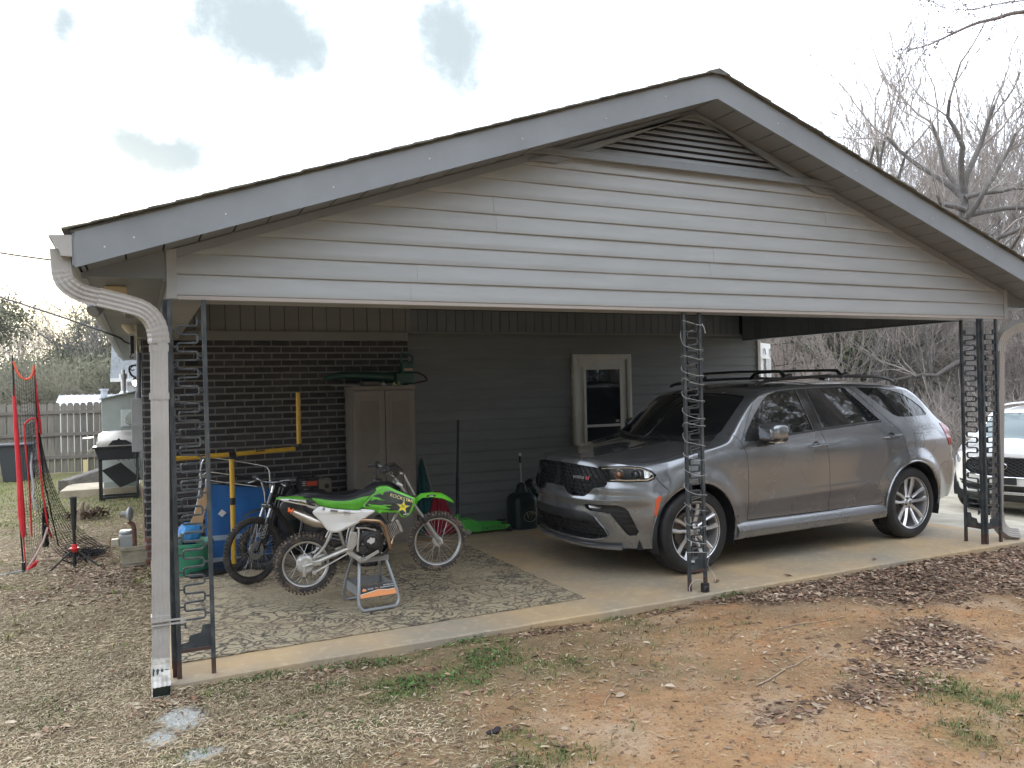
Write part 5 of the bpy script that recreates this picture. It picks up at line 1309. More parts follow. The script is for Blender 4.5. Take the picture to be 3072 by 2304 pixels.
    # lettering low on the grille, near side
    tx=text_mesh('DODGE',.032,.002); add_text(tx,gr,M('badge silver',(.5,.5,.5),.3,.7),lambda a,b:(xn(-.30-a*0,.90,-.0)-.0,-.30,.90),None) if False else None
    badge(gr,xn)
    # headlamp internals
    clear=M('clear lamp lens',(.9,.9,.9),.03,trans=1.0,spec=.5); clear.node_tree.nodes['Principled BSDF'].inputs['IOR'].default_value=1.25
    for o in mirror_obj('headlamp',G['headback'],BLACK,root):
        sgn=-1 if o==o and o.name=='headlamp' else 1
    heads=[o for o in root.children if o.name.startswith('headlamp')] if False else None
    for sgn,hl in ((-1,G),(1,G)): pass
    return root,G,body,xn,HL,SP,clear
HEAD=[(.13,1.003),(.22,1.008),(.42,1.012),(.53,1.0),(.62,.965),(.655,.925),(.64,.893),(.595,.872),(.40,.868),(.235,.868),(.20,.885)]
FOG=[(.0,.655),(.04,.665),(.30,.665),(.37,.645),(.405,.61),(.49,.43),(.47,.395),(.41,.39),(.38,.41),(.25,.575),(.19,.595),(.05,.602),(.02,.62)]
MARK=[(-.425,.72),(-.40,.745),(-.378,.738),(-.415,.61),(-.425,.57),(-.442,.572),(-.447,.60)]
def text_curve(s,size,ext=.001,shear=0,font=None):
    c=bpy.data.curves.new('txt','FONT'); c.body=s; c.size=size; c.extrude=ext; c.align_x='CENTER'; c.align_y='CENTER'; c.shear=shear; c.space_character=1.0
    o=bpy.data.objects.new('txt',c); COL.objects.link(o); bpy.context.view_layer.update()
    dg=bpy.context.evaluated_depsgraph_get(); me=bpy.data.meshes.new_from_object(o.evaluated_get(dg)); bpy.data.objects.remove(o); bpy.data.curves.remove(c); return me
def text_mesh(*a): return None
def lettering(s,size,mat,parent,M4,name='lettering',ext=.0008,shear=0,sx=1,bold=0):
    me=text_curve(s,size,ext,shear)
    if sx!=1:
        for v in me.vertices: v.co.x*=sx
    me.materials.clear(); me.materials.append(mat); o=bpy.data.objects.new(name,me); COL.objects.link(o); o.parent=parent; o.matrix_local=M4; return o
def frame(o,xa,ya):
    """matrix with text x axis xa, y axis ya at origin o"""
    xa=Vector(xa).normalized(); za=xa.cross(Vector(ya)).normalized(); ya=za.cross(xa)
    m=Matrix.Identity(4)
    for i in range(3): m[i][0]=xa[i];m[i][1]=ya[i];m[i][2]=za[i];m[i][3]=o[i]
    return m
def badge(gr,xn):
    y=-.36; x=xn(y,.905,-.004)
    # near side of the grille is -y ; reader stands in front: text runs from far (+y) to near (-y)
    lettering('DODGE',.036,M('badge silver',(.55,.55,.55),.3,.6),gr,frame((xn(-.33,.893,0)-.0,-.33,.893),(xn(-.40,.893,0)-xn(-.26,.893,0),-.14,0),(0,0,1)),sx=1.15,shear=.0)
    mb=MB()
    for k in range(2):
        d=.412+k*.022; mb.add([(xn(d,.88,-.0),-d,.878),(xn(d+.014,.88,-.0),-(d+.014),.878),(xn(d+.024,.90,-.0),-(d+.024),.908),(xn(d+.01,.9,-.0),-(d+.01),.908)],[(0,1,2,3)])
    obj('badge_slashes',mb,M('badge red',(.45,.02,.03),.35),gr)
def build_suv():
    root,G,body,xn,HL,SP,clear=suv_sil((4.36+.94*math.sin(rad(-1.84))*-1*0+.0,0,0),0)
    # place: hub line of near wheels passes the measured points; centre line is .955 further in
    a=rad(1.84); n=Vector((-math.sin(a),math.cos(a),0)); o=Vector((4.36,.452,0))+n*.93
    root.location=o; root.rotation_euler=(0,0,a)
    # wheels
    meshes={}; parts=wheel_parts()
    for x in (0,2.985):
        wheel(root,x,-.925,.388,False,parts,meshes); wheel(root,x,.925,.388,True,parts,meshes)
    # wheel-arch liners and lips
    for x in (0,2.985):
        for s in (-1,1):
            mb=MB(); rows=[]
            for yy,r in ((.30,.44),(.93,.452)):
                rows.append([(x+r*math.cos(t),s*yy,.385+r*math.sin(t)) for t in np.linspace(-.35,PI+.35,30)])
            mb.grid(rows); obj('arch_liner',mb,BLACK,root,smooth=True)
            lip=[]; 
            for t in np.linspace(-.42 if x==0 else -.1,PI+.12 if x==0 else PI+.42,30):
                px=x+.456*math.cos(t);pz=.385+.456*math.sin(t)
                if pz<.27: continue
                lip.append((px,s*(float(cr(SUV['plan'])(np.array(px)))*float(cr(SUV['sec'])(np.array(min(1,pz/1.13))))+.019),pz))
            mb=MB().tube(lip,.012,6); obj('arch_lip',mb,SP,root,smooth=True)
    # underbody, sills
    mb=MB(); mb.box(-.55,-.80,.26,3.5,.80,.50); obj('underbody',mb,BLACK,root)
    for s in (-1,1):
        mb=MB(); rows=[]
        for (d,z) in ((.90,.27),(.955,.285),(.972,.33),(.972,.36),(.945,.405),(.93,.42)):
            rows.append([(xx,s*(d+ (0 if .6<xx<2.4 else .0)),z) for xx in np.linspace(.47,2.52,24)])
        mb.grid(rows); mb.add([r[0] for r in rows],[tuple(range(len(rows)))]); mb.add([r[-1] for r in rows],[tuple(range(len(rows)))]); obj('side_sill',mb,SP,root,smooth=True,ang=50)
    # chin
    # headlamp details per side
    for s in (-1,1):
        hl=[c for c in root.children if c.name.split('.')[0]=='headlamp'][0 if s<0 else 1]
        def H(q,z,dx=0):
            p=Vector(HL(q,z))+Vector((.6,-.8,0))*0; return p
        def on(q,z,depth):
            # point on the real surface along the diagonal from HL(q,z), pushed in by depth
            p=Vector(HL(q,z)); 
            best=None
            # surface distance by nearest head vertex in projection
            u=Vector((.8,.6,0)); bq=p.dot(u)
            vs=G['head'][0]; bb=min(vs,key=lambda v:(Vector(v).dot(u)-bq)**2+(v[2]-z)**2); dd=Vector((.6,-.8,0))
            t=Vector((bb[0],bb[1],0)).dot(dd); base=Vector((u.x*bq,u.y*bq,0))+dd*(t+depth); return (base.x,s*base.y,z)
        CH_=M('lamp reflector',(.75,.75,.73),.18,.9)
        up_=[on(q,z,.012) for q,z in ((.17,.985),(.26,.992),(.42,.994),(.52,.985),(.60,.95),(.635,.918))]
        obj('light_bar',MB().tube(up_,.0065,6),CH_,hl,smooth=True)
        lo=[on(q,z,.010) for q,z in ((.25,.885),(.4,.884),(.58,.886),(.63,.91))]
        obj('light_bar',MB().tube(lo,.010,6),CH_,hl,smooth=True)
        for (q,z,r,mt) in ((.325,.938,.034,M('amber reflector',(.32,.20,.14),.2,.6)),(.475,.936,.034,M('dark projector',(.05,.05,.06),.05,coat=1))):
            c=Vector(on(q,z,.015)); d=Vector((-.6,.8*s,0)) ; d=Vector((-.75,.66*s,0)).normalized()
            mb=MB(); mb.lathe([(r*1.25,.012),(r*1.1,-.004),(r*.9,.0),(r*.6,.018),(0,.024)],o=c,ax=d,n=20); obj('lamp_projector',mb,mt,hl,smooth=True)
            mb=MB(); mb.lathe([(r*1.28,.0),(r*1.36,.006),(r*1.28,.014),(r*1.2,.010)],o=c,ax=d,n=20,closed=True); obj('lamp_bezel',mb,CH_,hl,smooth=True)
        mb=MB(); q=[on(.545,.975,.02),on(.585,.965,.02),on(.615,.93,.02),on(.585,.90,.02),on(.55,.90,.02)]; mb.add(q,[(0,1,2,3,4)]); obj('side_reflector',mb,CH_,hl)
        v,f=G['head']; mb=MB(); mb.add([(a,s*b,c) for a,b,c in v],[tuple(k)[::-1] if s<0 else k for k in f]); obj('lens',mb,clear,hl,smooth=True,ang=60)
        # fog pocket
        v,f=G['fog']; mb=MB(); mb.add([(a,s*b,c) for a,b,c in v],[tuple(k)[::-1] if s<0 else k for k in f]); fo=obj('fog_lamp_bezel',mb,BLACK,root,smooth=True)
        def onf(q,z,depth):
            u=Vector((.8,.6,0)); bq=Vector(HL(q,z)).dot(u); vs=G['fog'][0]; bb=min(vs,key=lambda v:(Vector(v).dot(u)-bq)**2+(v[2]-z)**2); dd=Vector((.6,-.8,0)); t=Vector((bb[0],bb[1],0)).dot(dd); base=Vector((u.x*bq,u.y*bq,0))+dd*(t+depth); return (base.x,s*base.y,z)
        mb=MB(); a=[onf(.04,.655,-.012),onf(.17,.658,-.012),onf(.16,.625,-.012),onf(.05,.632,-.012)]; mb.add(a,[(0,1,2,3)]); obj('fog_lamp',mb,M('fog lens',(.35,.35,.34),.08,.6,coat=1),fo)
        mb=MB()
        for k in range(5): mb.bar(onf(.27+k*.035,.60-k*.04,-.01),onf(.40+k*.022,.60-k*.04,-.01),.010,.008)
        obj('vent_slats',mb,BLACK,fo)
        # mirror
        mr=MB(); rows=[]
        c=Vector((.80,s*1.06,1.245)); 
        prof=[(-.11,.0),(-.105,.06),(-.08,.092),(-.02,.105),(.07,.104),(.13,.09),(.15,.05),(.15,-.03),(.125,-.065),(.07,-.07),(-.05,-.068),(-.10,-.055)]
        pr=smoothpoly([(a,b) for a,b in prof],3)
        for k,(off,sc) in enumerate(((-.085,.55),(-.075,.8),(-.05,.95),(-.01,1.0),(.05,1.0),(.075,.97))):
            rows.append([(c.x+off,c.y+s*(a)*sc,c.z+b*sc) for a,b in pr])
        mr.grid(rows,closeu=True); k=len(pr); mr.add(rows[0],[tuple(range(k))]); 
        mo=obj('door_mirror',mr,SP,root,smooth=True,ang=50)
        mb=MB(); mb.add([(x+.001,y,z) for x,y,z in rows[-1]],[tuple(range(k))]); obj('mirror_glass',mb,CHROME,mo)
        mb=MB(); rows2=[[(c.x+off,c.y+s*a*sc,c.z+min(b,-.035)*sc-.004) for a,b in pr] for off,sc in ((-.075,.78),(-.05,.95),(.05,1.0),(.078,.97))]
        mb.grid(rows2,closeu=True); obj('mirror_base',mb,BLACK,mo,smooth=True)
        mb=MB(); mb.bar((.86,s*.90,1.155),(.86,s*1.0,1.15),.12,.035); obj('mirror_arm',mb,BLACK,mo,bevel=.008)
        mb=MB(); mb.add([(.62,s*.918,1.175),(.80,s*.918,1.185),(.80,s*.90,1.30),(.70,s*.895,1.30)],[(0,1,2,3)]); obj('mirror_sail',mb,BLACK,mo)
        mb=MB(); mb.box(c.x-.04,c.y+s*.02,c.z-.078,c.x+.05,c.y+s*.12,c.z-.062); obj('turn_repeater',mb,M('cream repeater lens',(.75,.68,.52),.2),mo)
        # handles
        for hx,hz in ((1.53,1.085),(2.655,1.122)):
            w0=.955; mb=MB(); mb.tube([(hx-.12,s*(w0-.008),hz-.006),(hx-.10,s*(w0+.032),hz-.004),(hx+.10,s*(w0+.032),hz+.006),(hx+.12,s*(w0-.008),hz+.006)],[.010,.015,.015,.010],8); ho=obj('door_handle',mb,SP,root,smooth=True)
            mb=MB(); mb.lathe([(0,.0),(.03,.0),(.045,.004)],o=(hx-.01,s*(w0-.008),hz),ax=(0,s,0),n=20); obj('handle_cup',mb,BLACK,ho,smooth=True)
        # roof rail
        rr_=smoothpath([(1.0,s*.655,1.70),(1.12,s*.66,1.735),(1.5,s*.665,1.765),(2.2,s*.665,1.775),(2.75,s*.655,1.762),(2.98,s*.645,1.735),(3.10,s*.64,1.70)],4)
        obj('roof_rail',MB().tube(rr_,[.010]+[.017]*(len(rr_)-2)+[.010],8),BLACK,root,smooth=True)
        for px in ((2.05,) if 0 else ()): obj('rail_foot',MB().tube([(px-.09,s*.66,1.70),(px,s*.66,1.735),(px+.09,s*.66,1.70)],[.012,.026,.012],8),BLACK,root,smooth=True)
        # wiper
    for cx in (1.42,2.25):
        pts=[(cx,-.66,1.775),(cx,-.60,1.835),(cx,-.50,1.842),(cx,0,1.848),(cx,.50,1.842),(cx,.60,1.835),(cx,.66,1.775)]
        obj('cross_bar',MB().tube(pts,[.026,.018,.014,.014,.014,.018,.026],8),BLACK,root,smooth=True)
        for s in (-1,1): obj('bar_foot',MB().bar((cx-.03,s*.66,1.77),(cx+.10,s*.645,1.80),.05,.035),BLACK,root,bevel=.01)
    mb=MB(); mb.lathe([(.05,0),(.045,.03),(.02,.055),(0,.06)],o=(2.75,0,1.74),n=16); mb.tube([(2.70,0,1.745),(2.80,0,1.775),(2.86,0,1.80)],[.04,.03,.008],8); obj('antenna_fin',mb,SP,root,smooth=True)
    for (y0,y1) in ((-.45,.10),(.12,.62)):
        obj('wiper',MB().tube([(.11,y0,1.19),(.20,(y0+y1)/2,1.225),(.24,y1,1.24)],.008,6),BLACK,root,smooth=True)
    # rear spoiler
    mb=MB(); rows=[]
    for (xx,zz) in ((3.02,1.715),(3.25,1.705),(3.36,1.685),(3.37,1.665),(3.25,1.655)):
        rows.append([(xx-.10*(abs(y)/.6)**2,y,zz-.05*(abs(y)/.62)**2) for y in np.linspace(-.62,.62,16)])
    mb.grid(rows); obj('rear_spoiler',mb,SP,root,smooth=True)
    # front splitter
    mb=MB(); rows=[]
    for (dx,z) in ((.01,.30),(-.012,.285),(-.006,.262),(.06,.255)):
        rows.append([(xn(y,.35,dx),y,z) for y in np.linspace(-.72,.72,30)])
    mb.grid(rows); obj('chin_lip',mb,SP,root,smooth=True)
    mb=MB(); mb.add([(xn(-.30,.95,-.0),-.05,.0)],[]) if False else None
    # window decal
    st=MB(); 
    for k in range(1): st.tube([(.62+.0,-.10,1.33),(.60,-.06,1.30),(.56,-.07,1.27),(.56,-.12,1.27),(.60,-.135,1.30),(.625,-.10,1.335)],.003,5)
    return root
build_suv()
# ---------------------------------------------------------------- white car
def build_white():
    P=dict(SUV); P['hood']=lambda x,d: .022*np.exp(-((d-.52)/.12)**2)*sstep(-.95,-.4,x)*sstep(.35,0.0,x)
    P['frontz']=[(.2,.12),(.30,.06),(.42,.02),(.55,.0),(.68,-.01),(.80,.0),(.95,.02),(1.02,.06),(1.1,.16)]
    root=empty('car',(12.33,2.46,-.40),rad(15),label='white car with a dark mesh grille facing out from behind the right post',cat='car')
    root.scale=(.93,.93,.93)
    SP=M('pearl white paint',(.74,.74,.72),.22,coat=1.0,col2=(.68,.67,.64),vs=3)
    bm,hw=carbody(P); SD=lambda x,z:(x,1.2,z); DY=(0,1,0); side=lambda f: f.calc_center_median().y>.55 and abs(f.normal.y)>.25
    for cx in (0.0,2.985):
        circ=[(cx+.445*math.cos(a),max(.385+.445*math.sin(a),-.04)) for a in np.linspace(0,2*PI,31)[:-1]]
        circ=[c for i,c in enumerate(circ) if c!=circ[i-1]]
        F=cut(bm,circ,SD,DY,lambda f:f.calc_center_median().y>.5 and (f.normal.y>.15 or f.calc_center_median().z<.5)); bmesh.ops.delete(bm,geom=[f for f in F if f.is_valid],context='FACES')
    bits=[]
    def grab(name,poly,lift,dr,filt,off,mat,single=False,walls=1): 
        F=cut(bm,poly,lift,dr,filt); bits.append((name,take(bm,F,off=off,walls=walls),mat,single))
    GB=MATS['gloss black trim']
    grab('side_window',[(.60,1.19),(.70,1.30),(.975,1.55),(1.202,1.636),(1.46,1.650),(2.1,1.65),(2.7,1.6),(3.1,1.45),(3.2,1.30),(2.5,1.28),(1.15,1.222)],SD,DY,side,-.006,GLASSD)
    up=lambda f: f.normal.z>.25 and f.calc_center_median().z>1.15
    wsv=[(.13,-.01),(.155,.30),(.24,.55),(.40,.765),(.46,.775),(.62,.745),(.80,.70),(.865,.66),(.86,.60),(.84,.30),(.83,-.01)]
    grab('windscreen',wsv,lambda x,y:(x,y,2.2),(0,0,1),up,-.006,M('pale windscreen glass',(.10,.14,.14),.04,spec=.8),True)
    fr=lambda f: f.calc_center_median().x<-.25 and f.normal.x<-.12; FD=lambda d,z:(-1.2,d,z)
    g=[(-.01,.985),(.30,.98),(.48,.955),(.56,.90),(.60,.82),(.585,.745),(.50,.69),(.30,.655),(-.01,.64)]
    grab('grille_frame',g,FD,(1,0,0),fr,-.05,BLACK,True)
    lw=[(-.01,.52),(.35,.525),(.62,.565),(.74,.575),(.72,.52),(.62,.45),(.3,.42),(-.01,.42)]
    grab('lower_grille',lw,FD,(1,0,0),fr,-.05,BLACK,True)
    sk=[(-.01,.375),(.60,.375),(.82,.41),(.86,.36),(.86,.25),(-.01,.25)]
    grab('black_skirt',sk,FD,(1,0,0),fr,-.004,BLACK,True)
    dg=Vector((.60,-.80,0))
    def HL(q,z): b=Vector((-.90,.45,0)); return tuple(b+Vector((.80,.60,0))*q+Vector((0,0,z)))
    NF=lambda f: f.calc_center_median().x<.1 and f.calc_center_median().y>.3
    F=cut(bm,[(.27,.93),(.42,.965),(.62,.985),(.66,.95),(.60,.88),(.45,.83),(.30,.84)],HL,dg,NF); bits.append(('headlamp',take(bm,F,off=-.008,walls=1),M('grey lamp lens',(.35,.36,.36),.08,.3,coat=1),False))
    body=take(bm,list(bm.faces)); bm.free()
    mirror_obj('body',body,SP,root,single=True,ang=28)
    for n,vf,mt,s in bits: mirror_obj(n,vf,mt,root,single=s)
    fp=cr(P['frontplan']); fz=cr(P['frontz'])
    def xn(d,z,b=0): return float(-.46+fp(min(1,abs(d)/.875))+fz(z))+b
    def inpoly(p,poly):
        c=False;n=len(poly);j=n-1
        for i in range(n):
            if (poly[i][1]>p[1])!=(poly[j][1]>p[1]) and p[0]<(poly[j][0]-poly[i][0])*(p[1]-poly[i][1])/(poly[j][1]-poly[i][1])+poly[i][0]: c=not c
            j=i
        return c
    mb=MB()
    for iz in range(14):
        for ix in range(-12,13):
            cx=ix*.10+(.05 if iz%2 else 0); cz=.65+iz*.026
            if inpoly((abs(cx),cz),g):
                for sx in (-1,1): mb.bar((xn(cx,cz,.02),cx,cz),(xn(cx+sx*.05,cz+.026,.02),cx+sx*.05,cz+.026),.008,.012,up=(1,0,0))
    o=obj('grille_mesh',mb,M('dark chrome mesh',(.10,.10,.105),.3,.8),root); o['kind']='stuff'
    pts=[p for p in g if p[0]>=0]; loop=pts+[(-a,b) for a,b in pts[::-1]]
    dense=[]
    for a,b in zip(loop,loop[1:]+loop[:1]):
        for k in range(4): t=k/4; y=a[0]+(b[0]-a[0])*t; z=a[1]+(b[1]-a[1])*t; dense.append((xn(y,z,-.004),y,z))
    obj('grille_surround',MB().tube(dense,.012,8,closed=True),CHROME,root,smooth=True)
    # oval emblem
    e=[(xn(0,.83,-.03),.075*math.cos(t),.83+.048*math.sin(t)) for t in np.linspace(-PI/2+.35,1.5*PI-.35,24)]
    e=[e[0],(e[0][0],.012,.86)]+[] if False else e
    mb=MB().tube(e,.009,6); mb.tube([e[0],(e[0][0],.006,.845)],.007,6); mb.tube([e[-1],(e[0][0],-.006,.845)],.007,6); obj('oval_emblem',mb,CHROME,root,smooth=True)
    obj('plate_holder',MB().box(xn(0,.6,-.015),-.20,.54,xn(0,.6,.03),.12,.66),BLACK,root,bevel=.005)
    obj('chrome_strip',MB().tube([(xn(y,.40,-.006),y,.398) for y in np.linspace(-.7,.7,20)],.009,6),CHROME,root,smooth=True)
    meshes={}; parts=wheel_parts()
    for x in (0,2.985): wheel(root,x,-.91,.388,False,parts,meshes); wheel(root,x,.91,.388,True,parts,meshes)
    obj('underbody',MB().box(-.6,-.8,.22,3.4,.8,.5),BLACK,root)
    for s in (-1,1):
        mb=MB(); mb.ball((.84,s*1.05,1.19),(.08,.125,.075),16,10); mb.bar((.86,s*.90,1.15),(.86,s*1.0,1.16),.10,.03); obj('door_mirror',mb,SP,root,smooth=True)
        rr_=smoothpath([(.95,s*.62,1.68),(1.1,s*.64,1.735),(1.6,s*.65,1.765),(2.6,s*.64,1.76),(2.9,s*.62,1.72)],4)
        obj('roof_rail',MB().tube(rr_,.018,8),ALLOY,root,smooth=True)
        for x in (0,2.985):
            mb=MB(); mb.grid([[(x+r*math.cos(t),s*yy,.385+r*math.sin(t)) for t in np.linspace(-.3,PI+.3,24)] for yy,r in ((.30,.43),(.92,.445))]); obj('arch_liner',mb,BLACK,root,smooth=True)
build_white()
# ================================================================ DIRT BIKE
ORNG=M('orange plastic',(.85,.18,.04),.4)
GRN=M('lime green plastic',(.13,.52,.035),.35,col2=(.11,.44,.03),vs=7,coat=.3)
GRNS=M('lime seat vinyl',(.11,.42,.03),.55,col2=(.08,.33,.025),vs=9,bump=.1,bs=150)
WPL=M('scuffed white plastic',(.78,.77,.74),.4,col2=(.58,.55,.50),vs=6,vd=9,ramp=(.52,.8),coat=.2)
SEATB=M('black seat vinyl',(.02,.02,.022),.55,bump=.1,bs=200)
FRM=M('silver frame paint',(.50,.49,.46),.38,.55,col2=(.38,.35,.30),vs=11,vd=6)
FORK=M('grey fork alloy',(.36,.355,.34),.35,.8,col2=(.28,.27,.25),vs=9)
ENG=M('black engine case',(.02,.02,.021),.42,.3,col2=(.06,.055,.05),vs=16,vd=6)
FIN=M('cast fin alloy',(.46,.43,.39),.5,.5,col2=(.28,.24,.2),vs=18)
COPPER=M('heat browned pipe',(.30,.16,.09),.28,.9,col2=(.45,.33,.22),vs=7)
MUFF=M('brushed muffler',(.52,.47,.41),.3,.9,col2=(.42,.37,.31),vs=5,stretch=(1,8,8))
MUD=M('muddy tyre',(.035,.033,.032),.9,col2=(.17,.125,.085),vs=14,vd=7,bump=.4,bs=60,ramp=(.5,.75))
MUDK=M('muddy tyre knobs',(.17,.125,.09),.9,col2=(.045,.04,.036),vs=25,vd=5,ramp=(.4,.6))
def spoked_wheel(parent,c,R,rim,wid,hubr,tyre_m,knob_m,rim_m,hub_m,nsp=32,knobs=46,rot=0,spoke_r=.0016,name='wheel',knobh=.012,hubw=.06,hubdrum=False,kz=4):
    T=lambda p:(p[0]+c[0],p[1]+c[1],p[2]+c[2])
    tr=(R-knobh-rim)/2+.004; tw=wid/2
    prof=[]
    for k in range(16):
        a=2*PI*k/16; prof.append((rim+tr-.002+tr*math.cos(a),tw*.92*math.sin(a)*(.86 if abs(math.cos(a))>.9 else 1)))
    t=MB().lathe(prof,o=c,ax=(0,1,0),n=64,closed=True); w_=obj(name,t,tyre_m,parent,smooth=True)
    kb=MB(); random.seed(int(R*1e4))
    for k in range(knobs):
        a=2*PI*k/knobs
        rows=((-.85,.62,.9),(-.32,.93,1),(.32,.93,1),(.85,.62,.9)) if k%2==0 else ((-.95,.45,.8),(0,1,1),(.95,.45,.8))
        if kz==3: rows=((-.7,.75,1),(0,1,1),(.7,.75,1))
        for (yy,rr,sc) in rows:
            cR=rim+tr+(tr)*rr; h=knobh*sc; b=a+random.uniform(-.01,.01)
            e=Vector((math.cos(b),0,math.sin(b))); tt=Vector((-math.sin(b),0,math.cos(b))); sd=Vector((0,1,0)); nn=(e*rr+sd*yy*.75).normalized(); ss=nn.cross(tt)
            q=Vector(c)+e*cR+sd*(yy*tw*.78); L=2*PI*R/knobs*.30; W=tw*.24
            base=[q-tt*L-ss*W,q+tt*L-ss*W,q+tt*L+ss*W,q-tt*L+ss*W]
            top=[q+(p-q)*.82+nn*h*1.25 for p in base]
            kb.add([p-nn*.004 for p in base]+top,[(4,5,6,7),(0,1,5,4),(1,2,6,5),(2,3,7,6),(3,0,4,7)])
    o=obj('knobs',kb,knob_m,w_); o['kind']='stuff'
    r=MB().lathe([(rim+.010,-tw*.55),(rim+.008,-tw*.62),(rim-.004,-tw*.55),(rim-.012,-tw*.2),(rim-.014,0),(rim-.012,tw*.2),(rim-.004,tw*.55),(rim+.008,tw*.62),(rim+.010,tw*.55),(rim+.004,0)],o=c,ax=(0,1,0),n=64,closed=True); obj('rim',r,rim_m,w_,smooth=True)
    sp=MB()
    for k in range(nsp):
        s=1 if k%2 else -1; a=2*PI*k/nsp+rot; d=(.32 if (k//2)%2 else -.32)
        sp.tube([T((hubr*.8*math.cos(a+d*2),s*hubw*.42,hubr*.8*math.sin(a+d*2))),T(((rim-.01)*math.cos(a),s*.006,(rim-.01)*math.sin(a)))],spoke_r,5)
    o=obj('spokes',sp,STEEL,w_); o['kind']='stuff'
    hb=MB()
    if hubdrum: hb.lathe([(0,-hubw*.62),(hubr*.35,-hubw*.62),(hubr*.4,-hubw*.5),(hubr*.75,-hubw*.52),(hubr*.95,-hubw*.42),(hubr,-hubw*.3),(hubr*.98,hubw*.3),(hubr*.6,hubw*.5),(0,hubw*.5)],o=c,ax=(0,1,0),n=32)
    else: hb.lathe([(0,-hubw*.6),(hubr*.4,-hubw*.6),(hubr*.45,-hubw*.5),(hubr,-hubw*.45),(hubr,-hubw*.36),(hubr*.5,-hubw*.3),(hubr*.5,hubw*.3),(hubr,hubw*.36),(hubr,hubw*.45),(hubr*.4,hubw*.5),(0,hubw*.6)],o=c,ax=(0,1,0),n=28)
    ho=obj('hub',hb,hub_m,w_,smooth=True)
    if hubdrum:
        nb=MB()
        for k in range(12): a=2*PI*k/12; nb.cyl(T((hubr*.86*math.cos(a),-hubw*.50,hubr*.86*math.sin(a))),T((hubr*.86*math.cos(a),-hubw*.40,hubr*.86*math.sin(a))),hubr*.05,n=8)
        obj('hub_holes',nb,FIN,w_)
    return w_
def shell(poly,y,thick,bulge=0,cx=None,cz=None,fn=None,smoothk=4):
    """curved panel outline (x,z), closed prism with dome towards the viewer side"""
    p=smoothpoly(poly,smoothk) if smoothk else poly
    from mathutils.geometry import tessellate_polygon
    A=sum(p[i][0]*p[(i+1)%len(p)][1]-p[(i+1)%len(p)][0]*p[i][1] for i in range(len(p)))
    if A<0: p=p[::-1]
    ins=inset(p,.006); mb=MB(); n=len(p); f=fn or (lambda x,z:0)
    s=1 if y>0 else -1
    rings=[[(x,y+f(x,z)*s-thick*s*.5,z) for x,z in p],[(x,y+f(x,z)*s+0*s,z) for x,z in p],[(x,y+f(x,z)*s+thick*s*.45,z) for x,z in ins]]
    ins2=inset(p,.016); rings.append([(x,y+f(x,z)*s+(thick*.5+bulge*.5)*s,z) for x,z in ins2])
    vs=[q for r in rings for q in r]; fs=[]
    for k in range(len(rings)-1):
        for i in range(n): j=(i+1)%n; fs.append((k*n+i,k*n+j,(k+1)*n+j,(k+1)*n+i))
    tri=tessellate_polygon([[Vector((a,b,0)) for a,b in ins2]])
    base=(len(rings)-1)*n; fs+= [tuple(base+i for i in t) for t in tri]
    tri=tessellate_polygon([[Vector((a,b,0)) for a,b in p]]); fs+=[tuple(t[::-1]) for t in tri]
    mb.add(vs,fs); me=mb.mesh('shell'); bm=bmesh.new(); bm.from_mesh(me); bmesh.ops.recalc_face_normals(bm,faces=bm.faces); bm.to_mesh(me); bm.free()
    return me
def sobj(name,me,mat,parent,ang=40):
    me.materials.clear(); me.materials.append(mat); me.shade_smooth(); me.set_sharp_from_angle(angle=rad(ang)); o=bpy.data.objects.new(name,me); COL.objects.link(o); o.parent=parent; return o
